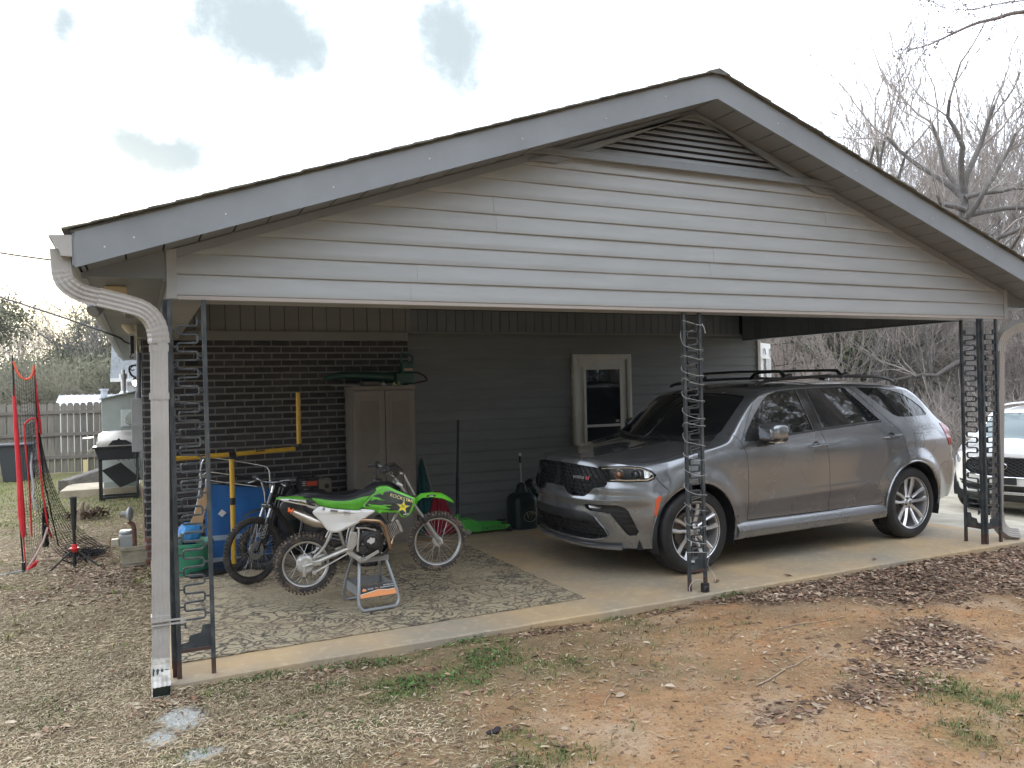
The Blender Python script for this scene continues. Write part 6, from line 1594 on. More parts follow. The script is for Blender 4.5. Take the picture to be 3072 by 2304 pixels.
def dirt_bike():
    root=empty('dirt_bike',(.959,.97,0),rad(-8.75),label='lime green and white small dirt bike propped on the grey stand on the rug',cat='motorcycle')
    spoked_wheel(root,(0,0,.40),0.236,.172,.085,.073,MUD,MUDK,M('worn silver rim',(.55,.55,.54),.35,.8,col2=(.45,.44,.42),vs=12),M('scuffed hub alloy',(.62,.61,.59),.4,.5,col2=(.5,.48,.45),vs=12),nsp=28,knobs=50,hubdrum=True,hubw=.12,rot=.1)
    spoked_wheel(root,(1.05,0,.494),.236,.190,.072,.036,MUD,MUDK,MATS['worn silver rim'],MATS['scuffed hub alloy'],nsp=32,knobs=54,hubw=.085,rot=.3)
    # axle nuts
    # number panel / side cover both sides
    panel=[(.118,.853),(.206,.831),(.402,.803),(.433,.812),(.536,.79),(.478,.751),(.423,.716),(.385,.696),(.282,.656),(.216,.645),(.166,.667),(.126,.723),(.093,.763),(.057,.811),(.088,.839)]
    for s in (-1,1):
        po=sobj('side_panel',shell(panel,s*.118,.012,.012,fn=lambda x,z:-.02*abs(x-.25)/.25),WPL,root)
        for (bx,bz) in ((.14,.838),(.305,.676)): obj('bolt',MB().lathe([(0,-.004),(.007,-.004),(.011,0),(.011,.004)],o=(bx,s*.130,bz),ax=(0,-s,0) if s>0 else (0,1,0),n=14),STEEL,po)
        if s<0:
            lettering('FX',.022,BLACK,po,frame((.315,-.1365,.795),(1,0,-.12),(.12,0,1)),sx=1.15)
            fr_=MB(); 
            for a,b in (((.293,.780),(.337,.775)),((.293,.812),(.337,.807)),((.293,.780),(.293,.812)),((.337,.775),(.337,.807))): fr_.bar((a[0],-.136,a[1]),(b[0],-.136,b[1]),.0025,.002)
            obj('fx_frame',fr_,BLACK,po); sl_=MB(); sl_.bar((.19,-.1358,.822),(.245,-.1358,.812),.005,.012); obj('slot',sl_,M('slot shadow grey',(.12,.12,.13),.5),po)
        # rear fender side strip
        rf_=sobj('rear_fender_trim',shell([(-.195,.926),(-.10,.921),(.009,.909),(.119,.856),(.089,.839),(-.16,.905)],s*.062,.01,.004,smoothk=0),WPL,root)
        sobj('fender_decal',shell([(-.165,.915),(-.02,.903),(.095,.858),(.078,.848),(-.12,.902)],s*.0655,.008,.003,smoothk=0),BLACK,rf_)
        if s<0: lettering('KLX110',.020,M('gold decal',(.42,.33,.10),.5),rf_,frame((-.015,-.0735,.884),(1,0,-.28),(.28,0,1)),sx=1.1)
        sh=[(.557,.974),(.635,.981),(.696,.95),(.829,.887),(.852,.87),(.834,.792),(.801,.74),(.762,.723),(.731,.737),(.712,.765),(.62,.768),(.553,.772),(.538,.789),(.424,.827),(.463,.871),(.51,.922)]
        flare=lambda x,z:.045*max(0,(x-.55)/.3)
        so=sobj('tank_shroud',shell(sh,s*.085,.014,.01,fn=flare,smoothk=3),GRN,root)
        gr=[(.60,.935),(.655,.945),(.70,.928),(.80,.884),(.835,.862),(.815,.797),(.790,.750),(.765,.735),(.735,.752),(.715,.785),(.66,.785),(.60,.80),(.50,.824),(.455,.835),(.485,.872),(.53,.915)]
        go=sobj('shroud_decal',shell(gr,s*.0995,.006,.002,fn=flare,smoothk=2),M('black decal vinyl',(.025,.027,.027),.35,col2=(.05,.06,.05),vs=8,coat=.4),so)
        for poly in ([(.475,.850),(.60,.83),(.66,.80),(.60,.80),(.50,.826)],[(.52,.905),(.60,.885),(.66,.862),(.64,.852),(.54,.872),(.50,.875)],[(.54,.862),(.63,.846),(.66,.83),(.60,.838),(.52,.85)]):
            sobj('green_flash',shell(poly,s*.1045,.004,.001,fn=flare,smoothk=0),GRN if poly[0][0]!=.54 else M('pale grey green print',(.30,.42,.28),.5),so)
        for bx,bz in ((.595,.925),(.575,.782)): obj('bolt',MB().lathe([(0,-.004),(.010,-.004),(.015,0),(.015,.004)],o=(bx,s*.107,bz),ax=(0,1,0) if s<0 else (0,-1,0),n=16),GRN,so)
        if s<0:
            k=.045/.3; xa=(1,-k,-.36); f0=lambda x,z,d=0:(x,-(.1075+flare(x,z))-d,z)
            YEL=M('yellow star print',(.85,.72,.03),.45); CRM=M('cream lettering',(.78,.70,.30),.5)
            lettering('ROCKST',.037,CRM,so,frame(f0(.722,.888),xa,(.36,0,1)),sx=1.05)
            lettering('R',.037,CRM,so,frame(f0(.822,.853),xa,(.36,0,1)),sx=1.05)
            def star(cx,cz,r,mat,d,nm):
                mb=MB(); P=[]
                for i in range(10):
                    a=PI/2+PI*i/5-.2; q=r if i%2==0 else r*.40; x=cx+q*math.cos(a);z=cz+q*math.sin(a); P.append(f0(x,z,d))
                mb.add([f0(cx,cz,d)]+P,[(0,1+i,1+(i+1)%10) for i in range(10)]); return obj(nm,mb,mat,so)
            star(.799,.863,.016,CRM,.001,'small_star'); star(.752,.812,.058,M('white decal',(.8,.8,.78),.4),.0008,'star_outline'); star(.752,.812,.053,BLACK,.0012,'star_edge'); star(.752,.812,.046,YEL,.0016,'yellow_star')
            lettering('R',.030,BLACK,so,frame(f0(.742,.813,.002),(-xa[0],-k*-1,.2),(.1,0,1)),sx=.7,) if False else lettering('RR',.030,BLACK,so,frame(f0(.752,.815,.0022),xa,(.25,0,1)),sx=.8)
            lettering('PRO',.018,MATS['white decal'],so,frame(f0(.772,.752,.001),(1,-k,.15),(-.15,0,1)),sx=1.2,shear=.2)
    # seat
    st=MB(); prof=[(.056,.918),(.111,.916),(.223,.898),(.313,.890),(.382,.900),(.435,.916),(.504,.945),(.55,.972)]
    low=[(.118,.856),(.16,.842),(.206,.831),(.29,.818),(.372,.805),(.41,.806),(.465,.861),(.51,.918)]
    for s in (-1,1):
        sg=shell([(.056,.916),(.111,.911),(.223,.891),(.313,.885),(.382,.894),(.435,.907),(.504,.911),(.465,.861),(.41,.806),(.372,.805),(.206,.831),(.118,.856)],s*.093,.012,.01,smoothk=3)
        sobj('seat_side',sg,GRNS,root)
    topl=[(-.02,.912),(.06,.922),(.14,.922),(.225,.908),(.316,.902),(.385,.915),(.44,.942),(.486,.950),(.533,.975),(.57,.972)]
    rows=[]
    for x,z in topl:
        w_=.055+.04*min(1,max(0,(x+.02)/.12)); w_=min(w_,.092)
        rows.append([(x,-w_-.004,z-.045),(x,-w_-.003,z-.018),(x,-w_*.8,z),(x,-w_*.35,z+.008),(x,0,z+.010),(x,w_*.35,z+.008),(x,w_*.8,z),(x,w_+.003,z-.018),(x,w_+.004,z-.045)])
    st.grid(rows); st.add(rows[0],[tuple(range(9))[::-1]]); st.add(rows[-1],[tuple(range(9))]); obj('seat',st,SEATB,root,smooth=True,ang=60)
    # rear fender top
    mb=MB(); rows=[[(x,y*(.055+.03*t),z-.012*abs(y)) for y in (-1,-.6,0,.6,1)] for x,z,t in ((-.21,.930,0),(-.10,.932,.4),(.02,.922,.8),(.10,.905,1))]; mb.grid(rows); obj('rear_fender',mb,GRN,root,smooth=True)
    obj('under_fender',MB().tube([(-.02,0,.90),(.02,0,.84),(.10,0,.80),(.2,0,.76)],[.02,.05,.06,.05],10),BLACK,root,smooth=True)
    # fuel tank and cap
    mb=MB(); mb.tube([(.50,0,.90),(.56,0,.93),(.66,0,.925),(.74,0,.90)],[.075,.085,.08,.05],16); obj('fuel_tank',mb,BLACK,root,smooth=True)
    obj('fuel_cap',MB().lathe([(.036,0),(.038,.008),(.036,.026),(.030,.030),(0,.032)],o=(.575,0,1.0),ax=(.1,0,1),n=20),BLACK,root,smooth=True)
    obj('vent_hose',MB().tube(smoothpath([(.575,0,1.03),(.56,-.01,1.08),(.565,-.03,1.115),(.60,-.05,1.13)],5),.0035,6),BLACK,root,smooth=True)
    obj('tank_neck',MB().lathe([(.06,0),(.055,.03),(.035,.045)],o=(.575,0,.96),n=20),BLACK,root,smooth=True)
    # front fender
    mb=MB(); fp=[(.855,.822,.020,.03),(.885,.868,.045,.012),(.921,.893,.055,.010),(1.003,.899,.058,.012),(1.084,.888,.055,.014),(1.133,.862,.045,.012),(1.165,.836,.03,.008),(1.19,.812,.012,.004)]
    rows=[[(x,y*w_,z-dd*(abs(y)**2)*2.6) for y in (-1,-.75,-.4,0,.4,.75,1)] for x,z,w_,dd in fp]; mb.grid(rows); rb=[[(x,y,z-.004) for x,y,z in r] for r in rows]; mb.grid([r[::-1] for r in rb])
    ff=obj('front_fender',mb,GRN,root,smooth=True,ang=60)
    mb=MB(); mb.add([(.945+.034*math.cos(t)*1.2+.05,-.0545-.0,.873+.012*math.sin(t)) for t in np.linspace(0,2*PI,17)[:-1]],[tuple(range(16))]); obj('fender_badge',mb,BLACK,ff); 
    lettering('FX',.020,MATS['white decal'],ff,frame((.995,-.0560,.873),(1,0,-.02),(.02,0,1)),sx=1.4,shear=.3)
    # fork legs
    for s in (-1,1):
        y=s*.078
        obj('fork_tube',MB().cyl((.70,y,1.035),(.935,y,.69),.0135,n=14),FORK,root,smooth=True)
        obj('fork_seal',MB().tube([(.918,y,.712),(.928,y,.699),(.942,y,.676),(.948,y,.668)],[.02,.024,.024,.019],14),BLACK,root,smooth=True)
        obj('fork_leg',MB().tube([(.938,y,.685),(1.045,y,.508),(1.062,y,.478)],[.0185,.0175,.012],14),FORK,root,smooth=True)
    obj('triple_clamp',MB().bar((.735,-.105,.985),(.735,.105,.985),.055,.026,up=(.55,0,1)),M('cast clamp alloy',(.5,.49,.46),.4,.7),root,bevel=.008)
    obj('triple_clamp',MB().bar((.79,-.10,.905),(.79,.10,.905),.06,.022,up=(.55,0,1)),BLACK,root,bevel=.008)
    obj('steering_stem',MB().cyl((.72,0,1.01),(.80,0,.88),.02),FRM,root,smooth=True)
    obj('front_axle',MB().cyl((1.05,-.11,.494),(1.05,.11,.494),.008),STEEL,root); 
    # number-plate guard tube / hose on far side
    obj('brake_line_guide',MB().tube([(.765,.05,1.06),(.785,.06,1.06),(.80,.06,1.03),(.88,.07,.87)],.010,8),M('bright rod',(.6,.6,.6),.25,.9),root,smooth=True)
    # handlebar
    hb=smoothpath([(.55,-.30,1.118),(.60,-.24,1.122),(.635,-.15,1.105),(.66,-.08,1.065),(.70,-.04,1.045),(.70,.04,1.045),(.66,.08,1.065),(.635,.15,1.105),(.60,.24,1.122),(.55,.30,1.118)],4)
    # the bars are turned a little; near grip points back at the camera side
    obj('handlebar',MB().tube(hb,.0105,10),M('handlebar steel',(.45,.45,.45),.3,.8),root,smooth=True)
    for s in (-1,1):
        obj('grip',MB().tube([(.538,s*.315,1.116),(.56,s*.285,1.119),(.598,s*.232,1.123)],.0165,12),RUBBER,root,smooth=True)
        obj('grip_flange',MB().tube([(.596,s*.235,1.122),(.604,s*.225,1.123)],.030,16),RUBBER,root,smooth=True)
        obj('lever',MB().tube([(.62,s*.17,1.112),(.65,s*.20,1.105),(.655,s*.28,1.10)],.005,6),STEEL,root,smooth=True)
    obj('bar_pad',MB().tube([(.695,-.06,1.085),(.70,0,1.092),(.695,.06,1.085)],[.046,.054,.046],12),BLACK,root,smooth=True)
    obj('bar_crossbar',MB().tube([(.652,-.115,1.088),(.652,.115,1.088)],.007,8),STEEL,root)
    obj('throttle_housing',MB().ball((.62,-.20,1.12),(.028,.022,.028),12,8),BLACK,root,smooth=True)
    for k,(p) in enumerate(([(.63,-.19,1.12),(.69,-.14,1.14),(.76,-.10,1.10),(.77,-.07,1.0),(.72,-.06,.93)],[(.64,.17,1.11),(.72,.12,1.14),(.80,.09,1.05),(.83,.08,.9),(.90,.07,.75)])):
        obj('control_cable',MB().tube(smoothpath(p,5),.0035,6),BLACK,root,smooth=True)
    # frame
    fr=MB(); 
    for s in (-1,1):
        fr.tube(smoothpath([(.79,s*.02,.90),(.70,s*.06,.84),(.55,s*.075,.80),(.40,s*.08,.775),(.20,s*.07,.79),(.02,s*.05,.86)],4),.012,8)
        fr.tube(smoothpath([(.40,s*.08,.775),(.36,s*.085,.66),(.33,s*.085,.53),(.36,s*.08,.46),(.42,s*.075,.42)],4),.013,8)
    fr.tube([(.79,0,.88),(.66,0,.62),(.60,0,.50)],.014,8)
    obj('frame',fr,FRM,root,smooth=True)
    obj('frame_plate',MB().prism([(.345,.64),(.39,.63),(.40,.55),(.36,.50),(.34,.44),(.30,.48),(.32,.56)],-.098,-.085),FRM,root,bevel=.004)
    for s in (-1,1):
        obj('swing_arm',MB().tube([(.34,s*.085,.505),(.30,s*.085,.498),(.06,s*.075,.412),(-.02,s*.072,.392)],[.016,.018,.017,.012],8),FRM,root,smooth=True)
        obj('rear_stay',MB().tube(smoothpath([(.21,s*.075,.69),(.19,s*.078,.62),(.13,s*.078,.52),(.06,s*.078,.45)],4),.012,8),FRM,root,smooth=True)
    obj('brake_rod',MB().tube([(.05,-.09,.345),(.08,-.09,.352),(.20,-.09,.41),(.33,-.095,.475)],[.012,.009,.005,.005],8),FRM,root,smooth=True)
    obj('brake_rod',MB().tube([(.0,-.085,.34),(.17,-.088,.40),(.31,-.09,.47)],.004,6),STEEL,root,smooth=True)
    obj('brake_arm',MB().bar((-.02,-.080,.40),(-.015,-.086,.315),.024,.012,up=(0,1,0)),FRM,root,bevel=.004)
    obj('axle_adjuster',MB().box(.045,-.094,.395,.115,-.082,.435),FRM,root,bevel=.005)
    obj('axle_adjuster',MB().cyl((.062,-.10,.345),(.062,-.07,.345),.018,n=12),FRM,root)
    obj('shock',MB().tube([(.235,0,.72),(.30,0,.52)],.018,10),STEEL,root,smooth=True)
    obj('chain_guard',MB().tube([(.30,.06,.52),(.10,.06,.47),(-.06,.06,.40)],.010,6),BLACK,root)
    # engine
    en=MB(); en.prism(smoothpoly([(.375,.565),(.42,.625),(.52,.65),(.58,.62),(.605,.55),(.60,.47),(.55,.43),(.47,.425),(.40,.46),(.375,.51)],3),-.065,.085,bev=.012); eo=obj('engine',en,ENG,root,smooth=True,ang=50)
    cc=MB(); cc.lathe([(0,.016),(.018,.016),(.022,.022),(.044,.020),(.050,.012),(.066,.008),(.070,0)],o=(.505,-.065,.540),ax=(0,-1,0),n=32); cc.lathe([(0,.02),(.035,.018),(.045,0)],o=(.435,-.065,.485),ax=(0,-1,0),n=24); obj('clutch_cover',cc,ENG,eo,smooth=True)
    wm=MB(); wm.add([(.50+r*math.cos(a),-.0885,.555+r*math.sin(a)) for a,r in zip(np.linspace(0,2*PI,12)[:-1],[.03,.036,.022,.03,.018,.028,.034,.02,.03,.024,.03])],[tuple(range(11))]); obj('worn_patch',wm,M('bare worn metal',(.62,.61,.6),.35,.4),eo)
    cb=MB()
    for (x,z) in ((.40,.60),(.44,.63),(.53,.645),(.59,.60),(.605,.52),(.585,.45),(.52,.43),(.44,.44),(.39,.49),(.47,.475),(.435,.53)): cb.cyl((x,-.076,z),(x,-.062,z),.006,n=8)
    obj('case_bolts',cb,FIN,eo)
    # cylinder with fins, laid forward
    cy=MB(); ax=Vector((.93,0,.36)).normalized(); up=Vector((-.36,0,.93))
    base=Vector((.608,0,.600))
    for k in range(9):
        p=base+ax*(.0135*k); h=.060 if k<6 else .052
        cy.bar(p-up*h,p+up*h,.135,.0055,up=ax)
    obj('cylinder_fins',cy,FIN,eo)['kind']='stuff'; 
    hd=MB(); p=base+ax*.132; hd.bar(p-up*.055,p+up*.055,.12,.03,up=ax); obj('cylinder_head',hd,FIN,eo,bevel=.008)
    cc=MB(); cc.lathe([(0,.01),(.022,.008),(.028,0)],o=tuple(base+ax*.10+Vector((0,-.055,0))),ax=(0,-1,0),n=16); obj('cam_cover',cc,ENG,eo,smooth=True)
    cy2=MB(); cy2.bar(base-ax*.03,base+ax*.10,.075,.085,up=up); obj('cylinder',cy2,ENG,eo)
    obj('carburettor',MB().tube([(.56,0,.73),(.60,0,.68),(.63,0,.645)],[.025,.03,.022],12),BLACK,eo,smooth=True)
    kk=MB(); kk.tube([(.39,-.10,.668),(.405,-.105,.66),(.402,-.11,.60),(.392,-.112,.50)],[.008,.009,.008,.008],8); kk.tube([(.392,-.112,.50),(.392,-.135,.492)],.010,8); obj('kick_lever',kk,FRM,root,smooth=True)
    obj('gear_linkage',MB().tube([(.39,-.10,.665),(.46,-.09,.66),(.54,-.09,.635)],.007,6),FRM,root,smooth=True)
    # exhaust
    ex=smoothpath([(.385,-.085,.712),(.42,-.10,.722),(.469,-.112,.722),(.55,-.115,.712),(.585,-.112,.69),(.607,-.108,.65),(.628,-.10,.585),(.648,-.09,.50),(.657,-.07,.475),(.66,-.03,.49),(.69,0,.56)],5)
    exo=obj('exhaust_header',MB().tube(ex,.0155,12),COPPER,root,smooth=True)
    mu=[(-.086,-.065,.820),(-.075,-.065,.814),(-.045,-.065,.797),(.02,-.064,.758),(.08,-.060,.728),(.16,-.055,.715),(.24,-.055,.718),(.36,-.07,.715)]
    mo=obj('muffler',MB().tube(mu,[.021,.024,.030,.042,.043,.042,.035,.017],18),MUFF,root,smooth=True)
    obj('clamp_band',MB().tube([(-.02,-.065,.782),(-.008,-.065,.775)],.0385,18),MUFF,mo,smooth=True)
    pl=MB(); pl.lathe([(.0,.0),(.024,.0),(.024,.007),(0,.007)],o=(-.092,-.065,.823),ax=(-.86,0,.5),n=16); pl.tube([(-.09,-.065,.822),(-.112,-.065,.834)],.010,8); pl.box(-.125,-.068,.820,-.110,-.062,.855); obj('exhaust_plug',pl,ORNG,mo,smooth=True)
    # skid plate, pegs
    sk=MB(); sk.bar((.315,-.088,.485),(.405,-.085,.412),.028,.012,up=(0,1,0)); sk.bar((.40,-.085,.410),(.46,-.085,.412),.034,.014,up=(0,1,0)); sk.bar((.455,-.085,.415),(.56,-.08,.468),.024,.012,up=(0,1,0)); obj('skid_brace',sk,FRM,root,bevel=.003)
    obj('foot_peg',MB().bar((.43,-.10,.425),(.44,-.20,.43),.035,.012),FIN,root,bevel=.003)
    obj('pivot_bolt',MB().lathe([(0,.012),(.014,.010),(.018,0)],o=(.335,-.098,.505),ax=(0,-1,0),n=14),FRM,root,smooth=True)
    obj('lower_guard',MB().prism([(.41,.435),(.60,.45),(.66,.52),(.67,.50),(.60,.425),(.44,.415)],-.07,.07),BLACK,root)
dirt_bike()
def bike_stand():
    root=empty('bike_stand',(1.462,.985,.01),rad(4),label='grey steel A-frame motorcycle stand under the green dirt bike',cat='stand')
    GS=M('grey stand paint',(.33,.345,.355),.35,.35,col2=(.29,.30,.31),vs=6,coat=.2)
    # local: x along the bike, y lateral ; near frame leans outwards
    for s in (-1,1):
        P=[(-.10,s*.075,.395),(-.135,s*.16,.20),(-.150,s*.185,.10),(-.148,s*.20,.05),(-.125,s*.208,.018),(-.09,s*.21,.012),(.12,s*.21,.012),(.155,s*.208,.018),(.178,s*.20,.05),(.176,s*.185,.10),(.15,s*.15,.22),(.112,s*.075,.395)]
        obj('side_frame',MB().tube(smoothpath(P,3),.0125,10),GS,root,smooth=True)
    obj('top_plate',MB().box(-.125,-.10,.39,.135,.10,.402),GS,root); 
    obj('top_flange',MB().box(-.125,-.106,.362,.135,-.1005,.404),GS,root); obj('top_flange',MB().box(-.125,.1005,.362,.135,.106,.404),GS,root)
    obj('top_pad',MB().box(-.12,-.095,.4025,.13,.095,.41),RUBBER,root)
    for (x) in (-.135,.16): obj('end_plate',MB().bar((x,-.165,.145),(x,.165,.145),.075,.004,up=(1,0,0)),GS,root)
    bk=MB(); f=lambda x,y,z:(x,-(.172)+y*1+(z-.15)*.42,z)
    mb=MB().prism([(-.135,.105),(.165,.105),(.155,.19),(-.128,.19)],0,.004,fn=f); bn=obj('banner_plate',mb,BLACK,root)
    mb=MB().prism([(-.135,.105),(.165,.105),(.163,.145),(.10,.140),(.02,.150),(-.06,.138),(-.133,.128)],-.0012,0,fn=f); obj('orange_band',mb,M('orange print',(.75,.28,.09),.5),bn)
    mb=MB().prism([(-.133,.128),(-.06,.138),(.02,.150),(.10,.140),(.163,.145),(.163,.148),(.10,.144),(.02,.154),(-.06,.142),(-.133,.132)],-.0016,0,fn=f); obj('cream_line',mb,M('cream print',(.7,.62,.5),.5),bn)
    WP=M('white print',(.75,.75,.73),.5); OP=MATS['orange print']
    def at(x,z,d=.002): p=f(x,-d,z); return p
    lettering('MOTORCYCLE',.0135,WP,bn,frame(at(.110,.178),(1,0,0),(0,.42,1)),sx=1.05); lettering('MAINTENANCE STAND',.0115,WP,bn,frame(at(.096,.164),(1,0,0),(0,.42,1)),sx=1.0)
    lettering('GRAND',.013,WP,bn,frame(at(-.045,.163),(1,0,0),(0,.42,1)),sx=1.05); lettering('PRIX',.013,OP,bn,frame(at(.005,.165),(1,0,0),(0,.42,1)),sx=1.1,shear=.3)
    mb=MB(); q=[at(-.115,.155,.0015),at(-.105,.172,.0015),at(-.085,.168,.0015),at(-.075,.158,.0015),(at(-.095,.150,.0015))]; mb.add(q,[(4,3,2,1,0)]); obj('banner_mark',mb,OP,bn)
    obj('back_plate',MB().box(-.14,.165,.12,.165,.169,.19),GS,root)
bike_stand()
# ================================================================ BICYCLE
def bicycle():
    root=empty('bicycle',(.72,2.25,0),rad(29),label='black mountain bicycle with a silver-trimmed fork standing in front of the blue cot',cat='bicycle')
    BK=M('black bike paint',(.012,.012,.013),.25,coat=.7); BT=M('bicycle tyre',(.03,.028,.026),.85,col2=(.075,.065,.052),vs=16,bump=.3,bs=80)
    w1=spoked_wheel(root,(0,0,.302),.298,.252,.052,.024,BT,BT,BLACK,BLACK,nsp=28,knobs=60,hubw=.09,spoke_r=.0010,knobh=.007,kz=3)
    w2=spoked_wheel(root,(.98,0,.302),.298,.252,.052,.024,BT,BT,BLACK,BLACK,nsp=28,knobs=60,hubw=.09,spoke_r=.0010,knobh=.007,kz=3)
    for s in (-1,1):
        obj('fork_lower',MB().tube([(.0,s*.055,.30),(.03,s*.056,.36),(.13,s*.058,.585)],[.013,.017,.018],10),BK,root,smooth=True)
        obj('fork_stanchion',MB().cyl((.13,s*.056,.585),(.17,s*.054,.68),.013),M('fork chrome',(.4,.4,.4),.25,.9),root,smooth=True)
    obj('fork_crown',MB().bar((.172,-.07,.685),(.172,.07,.685),.045,.04),BK,root,bevel=.01)
    lettering('UDON',.05,M('pale fork print',(.55,.55,.52),.5),root,frame((.078,-.0765,.47),(.40,0,.92),(-.92,0,.40)),sx=.9)
    obj('head_tube',MB().cyl((.18,0,.69),(.225,0,.80),.021),BK,root,smooth=True)
    obj('stem',MB().tube([(.225,0,.80),(.245,0,.87),(.20,0,.905)],[.015,.015,.013],10),CHROME,root,smooth=True)
    obj('handlebar',MB().tube(smoothpath([(.245,-.29,.93),(.215,-.20,.925),(.195,-.08,.905),(.195,.08,.905),(.215,.20,.925),(.245,.29,.93)],4),.011,8),BK,root,smooth=True)
    for s in (-1,1):
        obj('grip',MB().tube([(.257,s*.32,.932),(.225,s*.215,.927)],.015,10),RUBBER,root,smooth=True)
        obj('brake_lever',MB().tube([(.21,s*.19,.92),(.17,s*.21,.90),(.165,s*.28,.885)],.005,6),STEEL,root,smooth=True)
    for p in ([(.19,-.19,.91),(.12,-.12,.93),(.13,-.03,.80),(.15,-.02,.68)],[(.19,.19,.91),(.14,.10,.96),(.19,.02,.85),(.30,0,.74)],[(.19,-.15,.91),(.15,-.08,.99),(.22,-.02,.9),(.24,0,.76)]):
        obj('brake_cable',MB().tube(smoothpath(p,5),.0028,6),BLACK,root,smooth=True)
    for n,a,b,r in (('down_tube',(.20,0,.71),(.53,0,.30),.022),('top_tube',(.22,0,.785),(.62,0,.66),.018),('seat_tube',(.53,0,.30),(.64,0,.72),.017)): obj(n,MB().cyl(a,b,r),BK,root,smooth=True)
    for s in (-1,1):
        obj('chain_stay',MB().cyl((.53,s*.03,.30),(.98,s*.06,.302),.010),BK,root,smooth=True); obj('seat_stay',MB().cyl((.62,s*.02,.66),(.98,s*.06,.302),.009),BK,root,smooth=True)
    obj('seat_post',MB().cyl((.64,0,.70),(.655,0,.745),.013),STEEL,root,smooth=True)
    sd=MB(); rows=[[(x,y*w_,z-.03*y*y) for y in (-1,-.5,0,.5,1)] for x,w_,z in ((.53,.02,.765),(.60,.03,.765),(.68,.06,.768),(.76,.075,.775),(.79,.06,.772))]; sd.grid(rows); sd.grid([[(a,b,c-.03) for a,b,c in r][::-1] for r in rows]); obj('saddle',sd,SEATB,root,smooth=True)
    ck=MB(); ck.lathe([(.03,-.004),(.085,-.004),(.088,0),(.085,.004),(.03,.004)],o=(.53,-.05,.30),ax=(0,1,0),n=28,closed=True); obj('chainring',ck,BLACK,root)
    for a,s in ((.6,-1),(.6+PI,1)): obj('crank',MB().bar((.53,s*.07,.30),(.53+.16*math.cos(a),s*.075,.30+.16*math.sin(a)),.02,.012,up=(0,1,0)),BLACK,root,bevel=.003); obj('pedal',MB().box(.53+.16*math.cos(a)-.045,s*.085 if s>0 else -.165,.30+.16*math.sin(a)-.012,.53+.16*math.cos(a)+.045,.165 if s>0 else -.085,.30+.16*math.sin(a)+.012),BLACK,root)
    ds=MB(); ds.lathe([(.045,-.001),(.08,-.001),(.08,.001),(.045,.001)],o=(0,-.05,.302),ax=(0,1,0),n=30,closed=True); obj('disc_rotor',ds,STEEL,w1)
bicycle()
# ---------------------------------------------------------------- black pit bike behind
def pit_bike():
    root=empty('pit_bike',(1.80,2.36,0),rad(156),label='small black motorcycle with a black seat, half hidden behind the green dirt bike',cat='motorcycle')
    spoked_wheel(root,(0,0,.225),.225,.155,.09,.05,MUD,M('dusty knobs',(.05,.042,.035),.9,col2=(.025,.024,.023),vs=18),BLACK,BLACK,nsp=28,knobs=38,hubdrum=True,hubw=.1)
    spoked_wheel(root,(1.02,0,.225),.225,.16,.08,.045,MUD,MATS['dusty knobs'],BLACK,BLACK,nsp=28,knobs=38,hubw=.08)
    BKP=M('black fairing',(.014,.014,.016),.35,col2=(.03,.03,.03),vs=6,coat=.3)
    for s in (-1,1):
        sobj('side_fairing',shell([(-.12,.70),(.10,.70),(.35,.60),(.40,.48),(.28,.42),(.12,.50),(-.05,.58)],s*.09,.012,.01,smoothk=3),BKP,root)
        sobj('tank_shroud',shell([(.42,.76),(.62,.76),(.80,.66),(.78,.55),(.66,.50),(.52,.56),(.38,.66)],s*.11,.012,.012,smoothk=3),BKP,root)
        for a,b,r in (((1.02,s*.075,.225),(.90,s*.075,.52),.018),((.90,s*.075,.52),(.80,s*.075,.82),.013)): obj('fork_leg',MB().cyl(a,b,r),BKP,root,smooth=True)
        obj('swing_arm',MB().tube([(.38,s*.08,.32),(0,s*.075,.225)],[.018,.014],8),BKP,root,smooth=True)
    rows=[[(x,y*w_,z-.035*y*y) for y in (-1.0,-.6,0,.6,1.0)] for x,z,w_ in ((-.16,.74,.05),(-.05,.765,.08),(.1,.768,.10),(.28,.745,.10),(.42,.755,.085),(.52,.80,.07))]
    mb=MB(); mb.grid(rows); mb.grid([[(a,b,c-.07) for a,b,c in r][::-1] for r in rows]); mb.grid([[r[0] for r in rows],[(r[0][0],r[0][1],r[0][2]-.07) for r in rows]]); st=obj('seat',mb,SEATB,root,smooth=True)
    lettering('FUEL',.03,MATS['white print'],st,frame((.10,.1045,.70),(-1,0,0),(0,0,1)),sx=1.3,shear=.3)
    mb=MB(); mb.prism(smoothpoly([(.36,.42),(.44,.50),(.56,.50),(.62,.42),(.60,.33),(.50,.27),(.40,.30)],3),-.08,.08,bev=.015); obj('engine',mb,ENG,root,smooth=True)
    mb=MB(); rows=[[(x,y*w_,z-.02*y*y) for y in (-1,0,1)] for x,z,w_ in ((.86,.60,.05),(.98,.62,.055),(1.12,.58,.05),(1.2,.53,.03))]; mb.grid(rows); obj('front_fender',mb,BKP,root,smooth=True)
    rows=[[(x,y*w_,z-.02*y*y) for y in (-1,0,1)] for x,z,w_ in ((-.34,.80,.04),(-.2,.76,.06),(0,.70,.07))]; mb=MB(); mb.grid(rows); obj('rear_fender',mb,BKP,root,smooth=True)
    obj('handlebar',MB().tube(smoothpath([(.68,-.30,.86),(.72,-.2,.87),(.78,-.06,.82),(.78,.06,.82),(.72,.2,.87),(.68,.30,.86)],4),.011,8),BKP,root,smooth=True)
    for s in (-1,1): obj('grip',MB().cyl((.67,s*.32,.86),(.71,s*.22,.87),.016),RUBBER,root)
    obj('muffler',MB().tube([(.2,-.12,.50),(.0,-.12,.58),(-.18,-.12,.66)],[.02,.04,.035],12),BKP,root,smooth=True)
pit_bike()
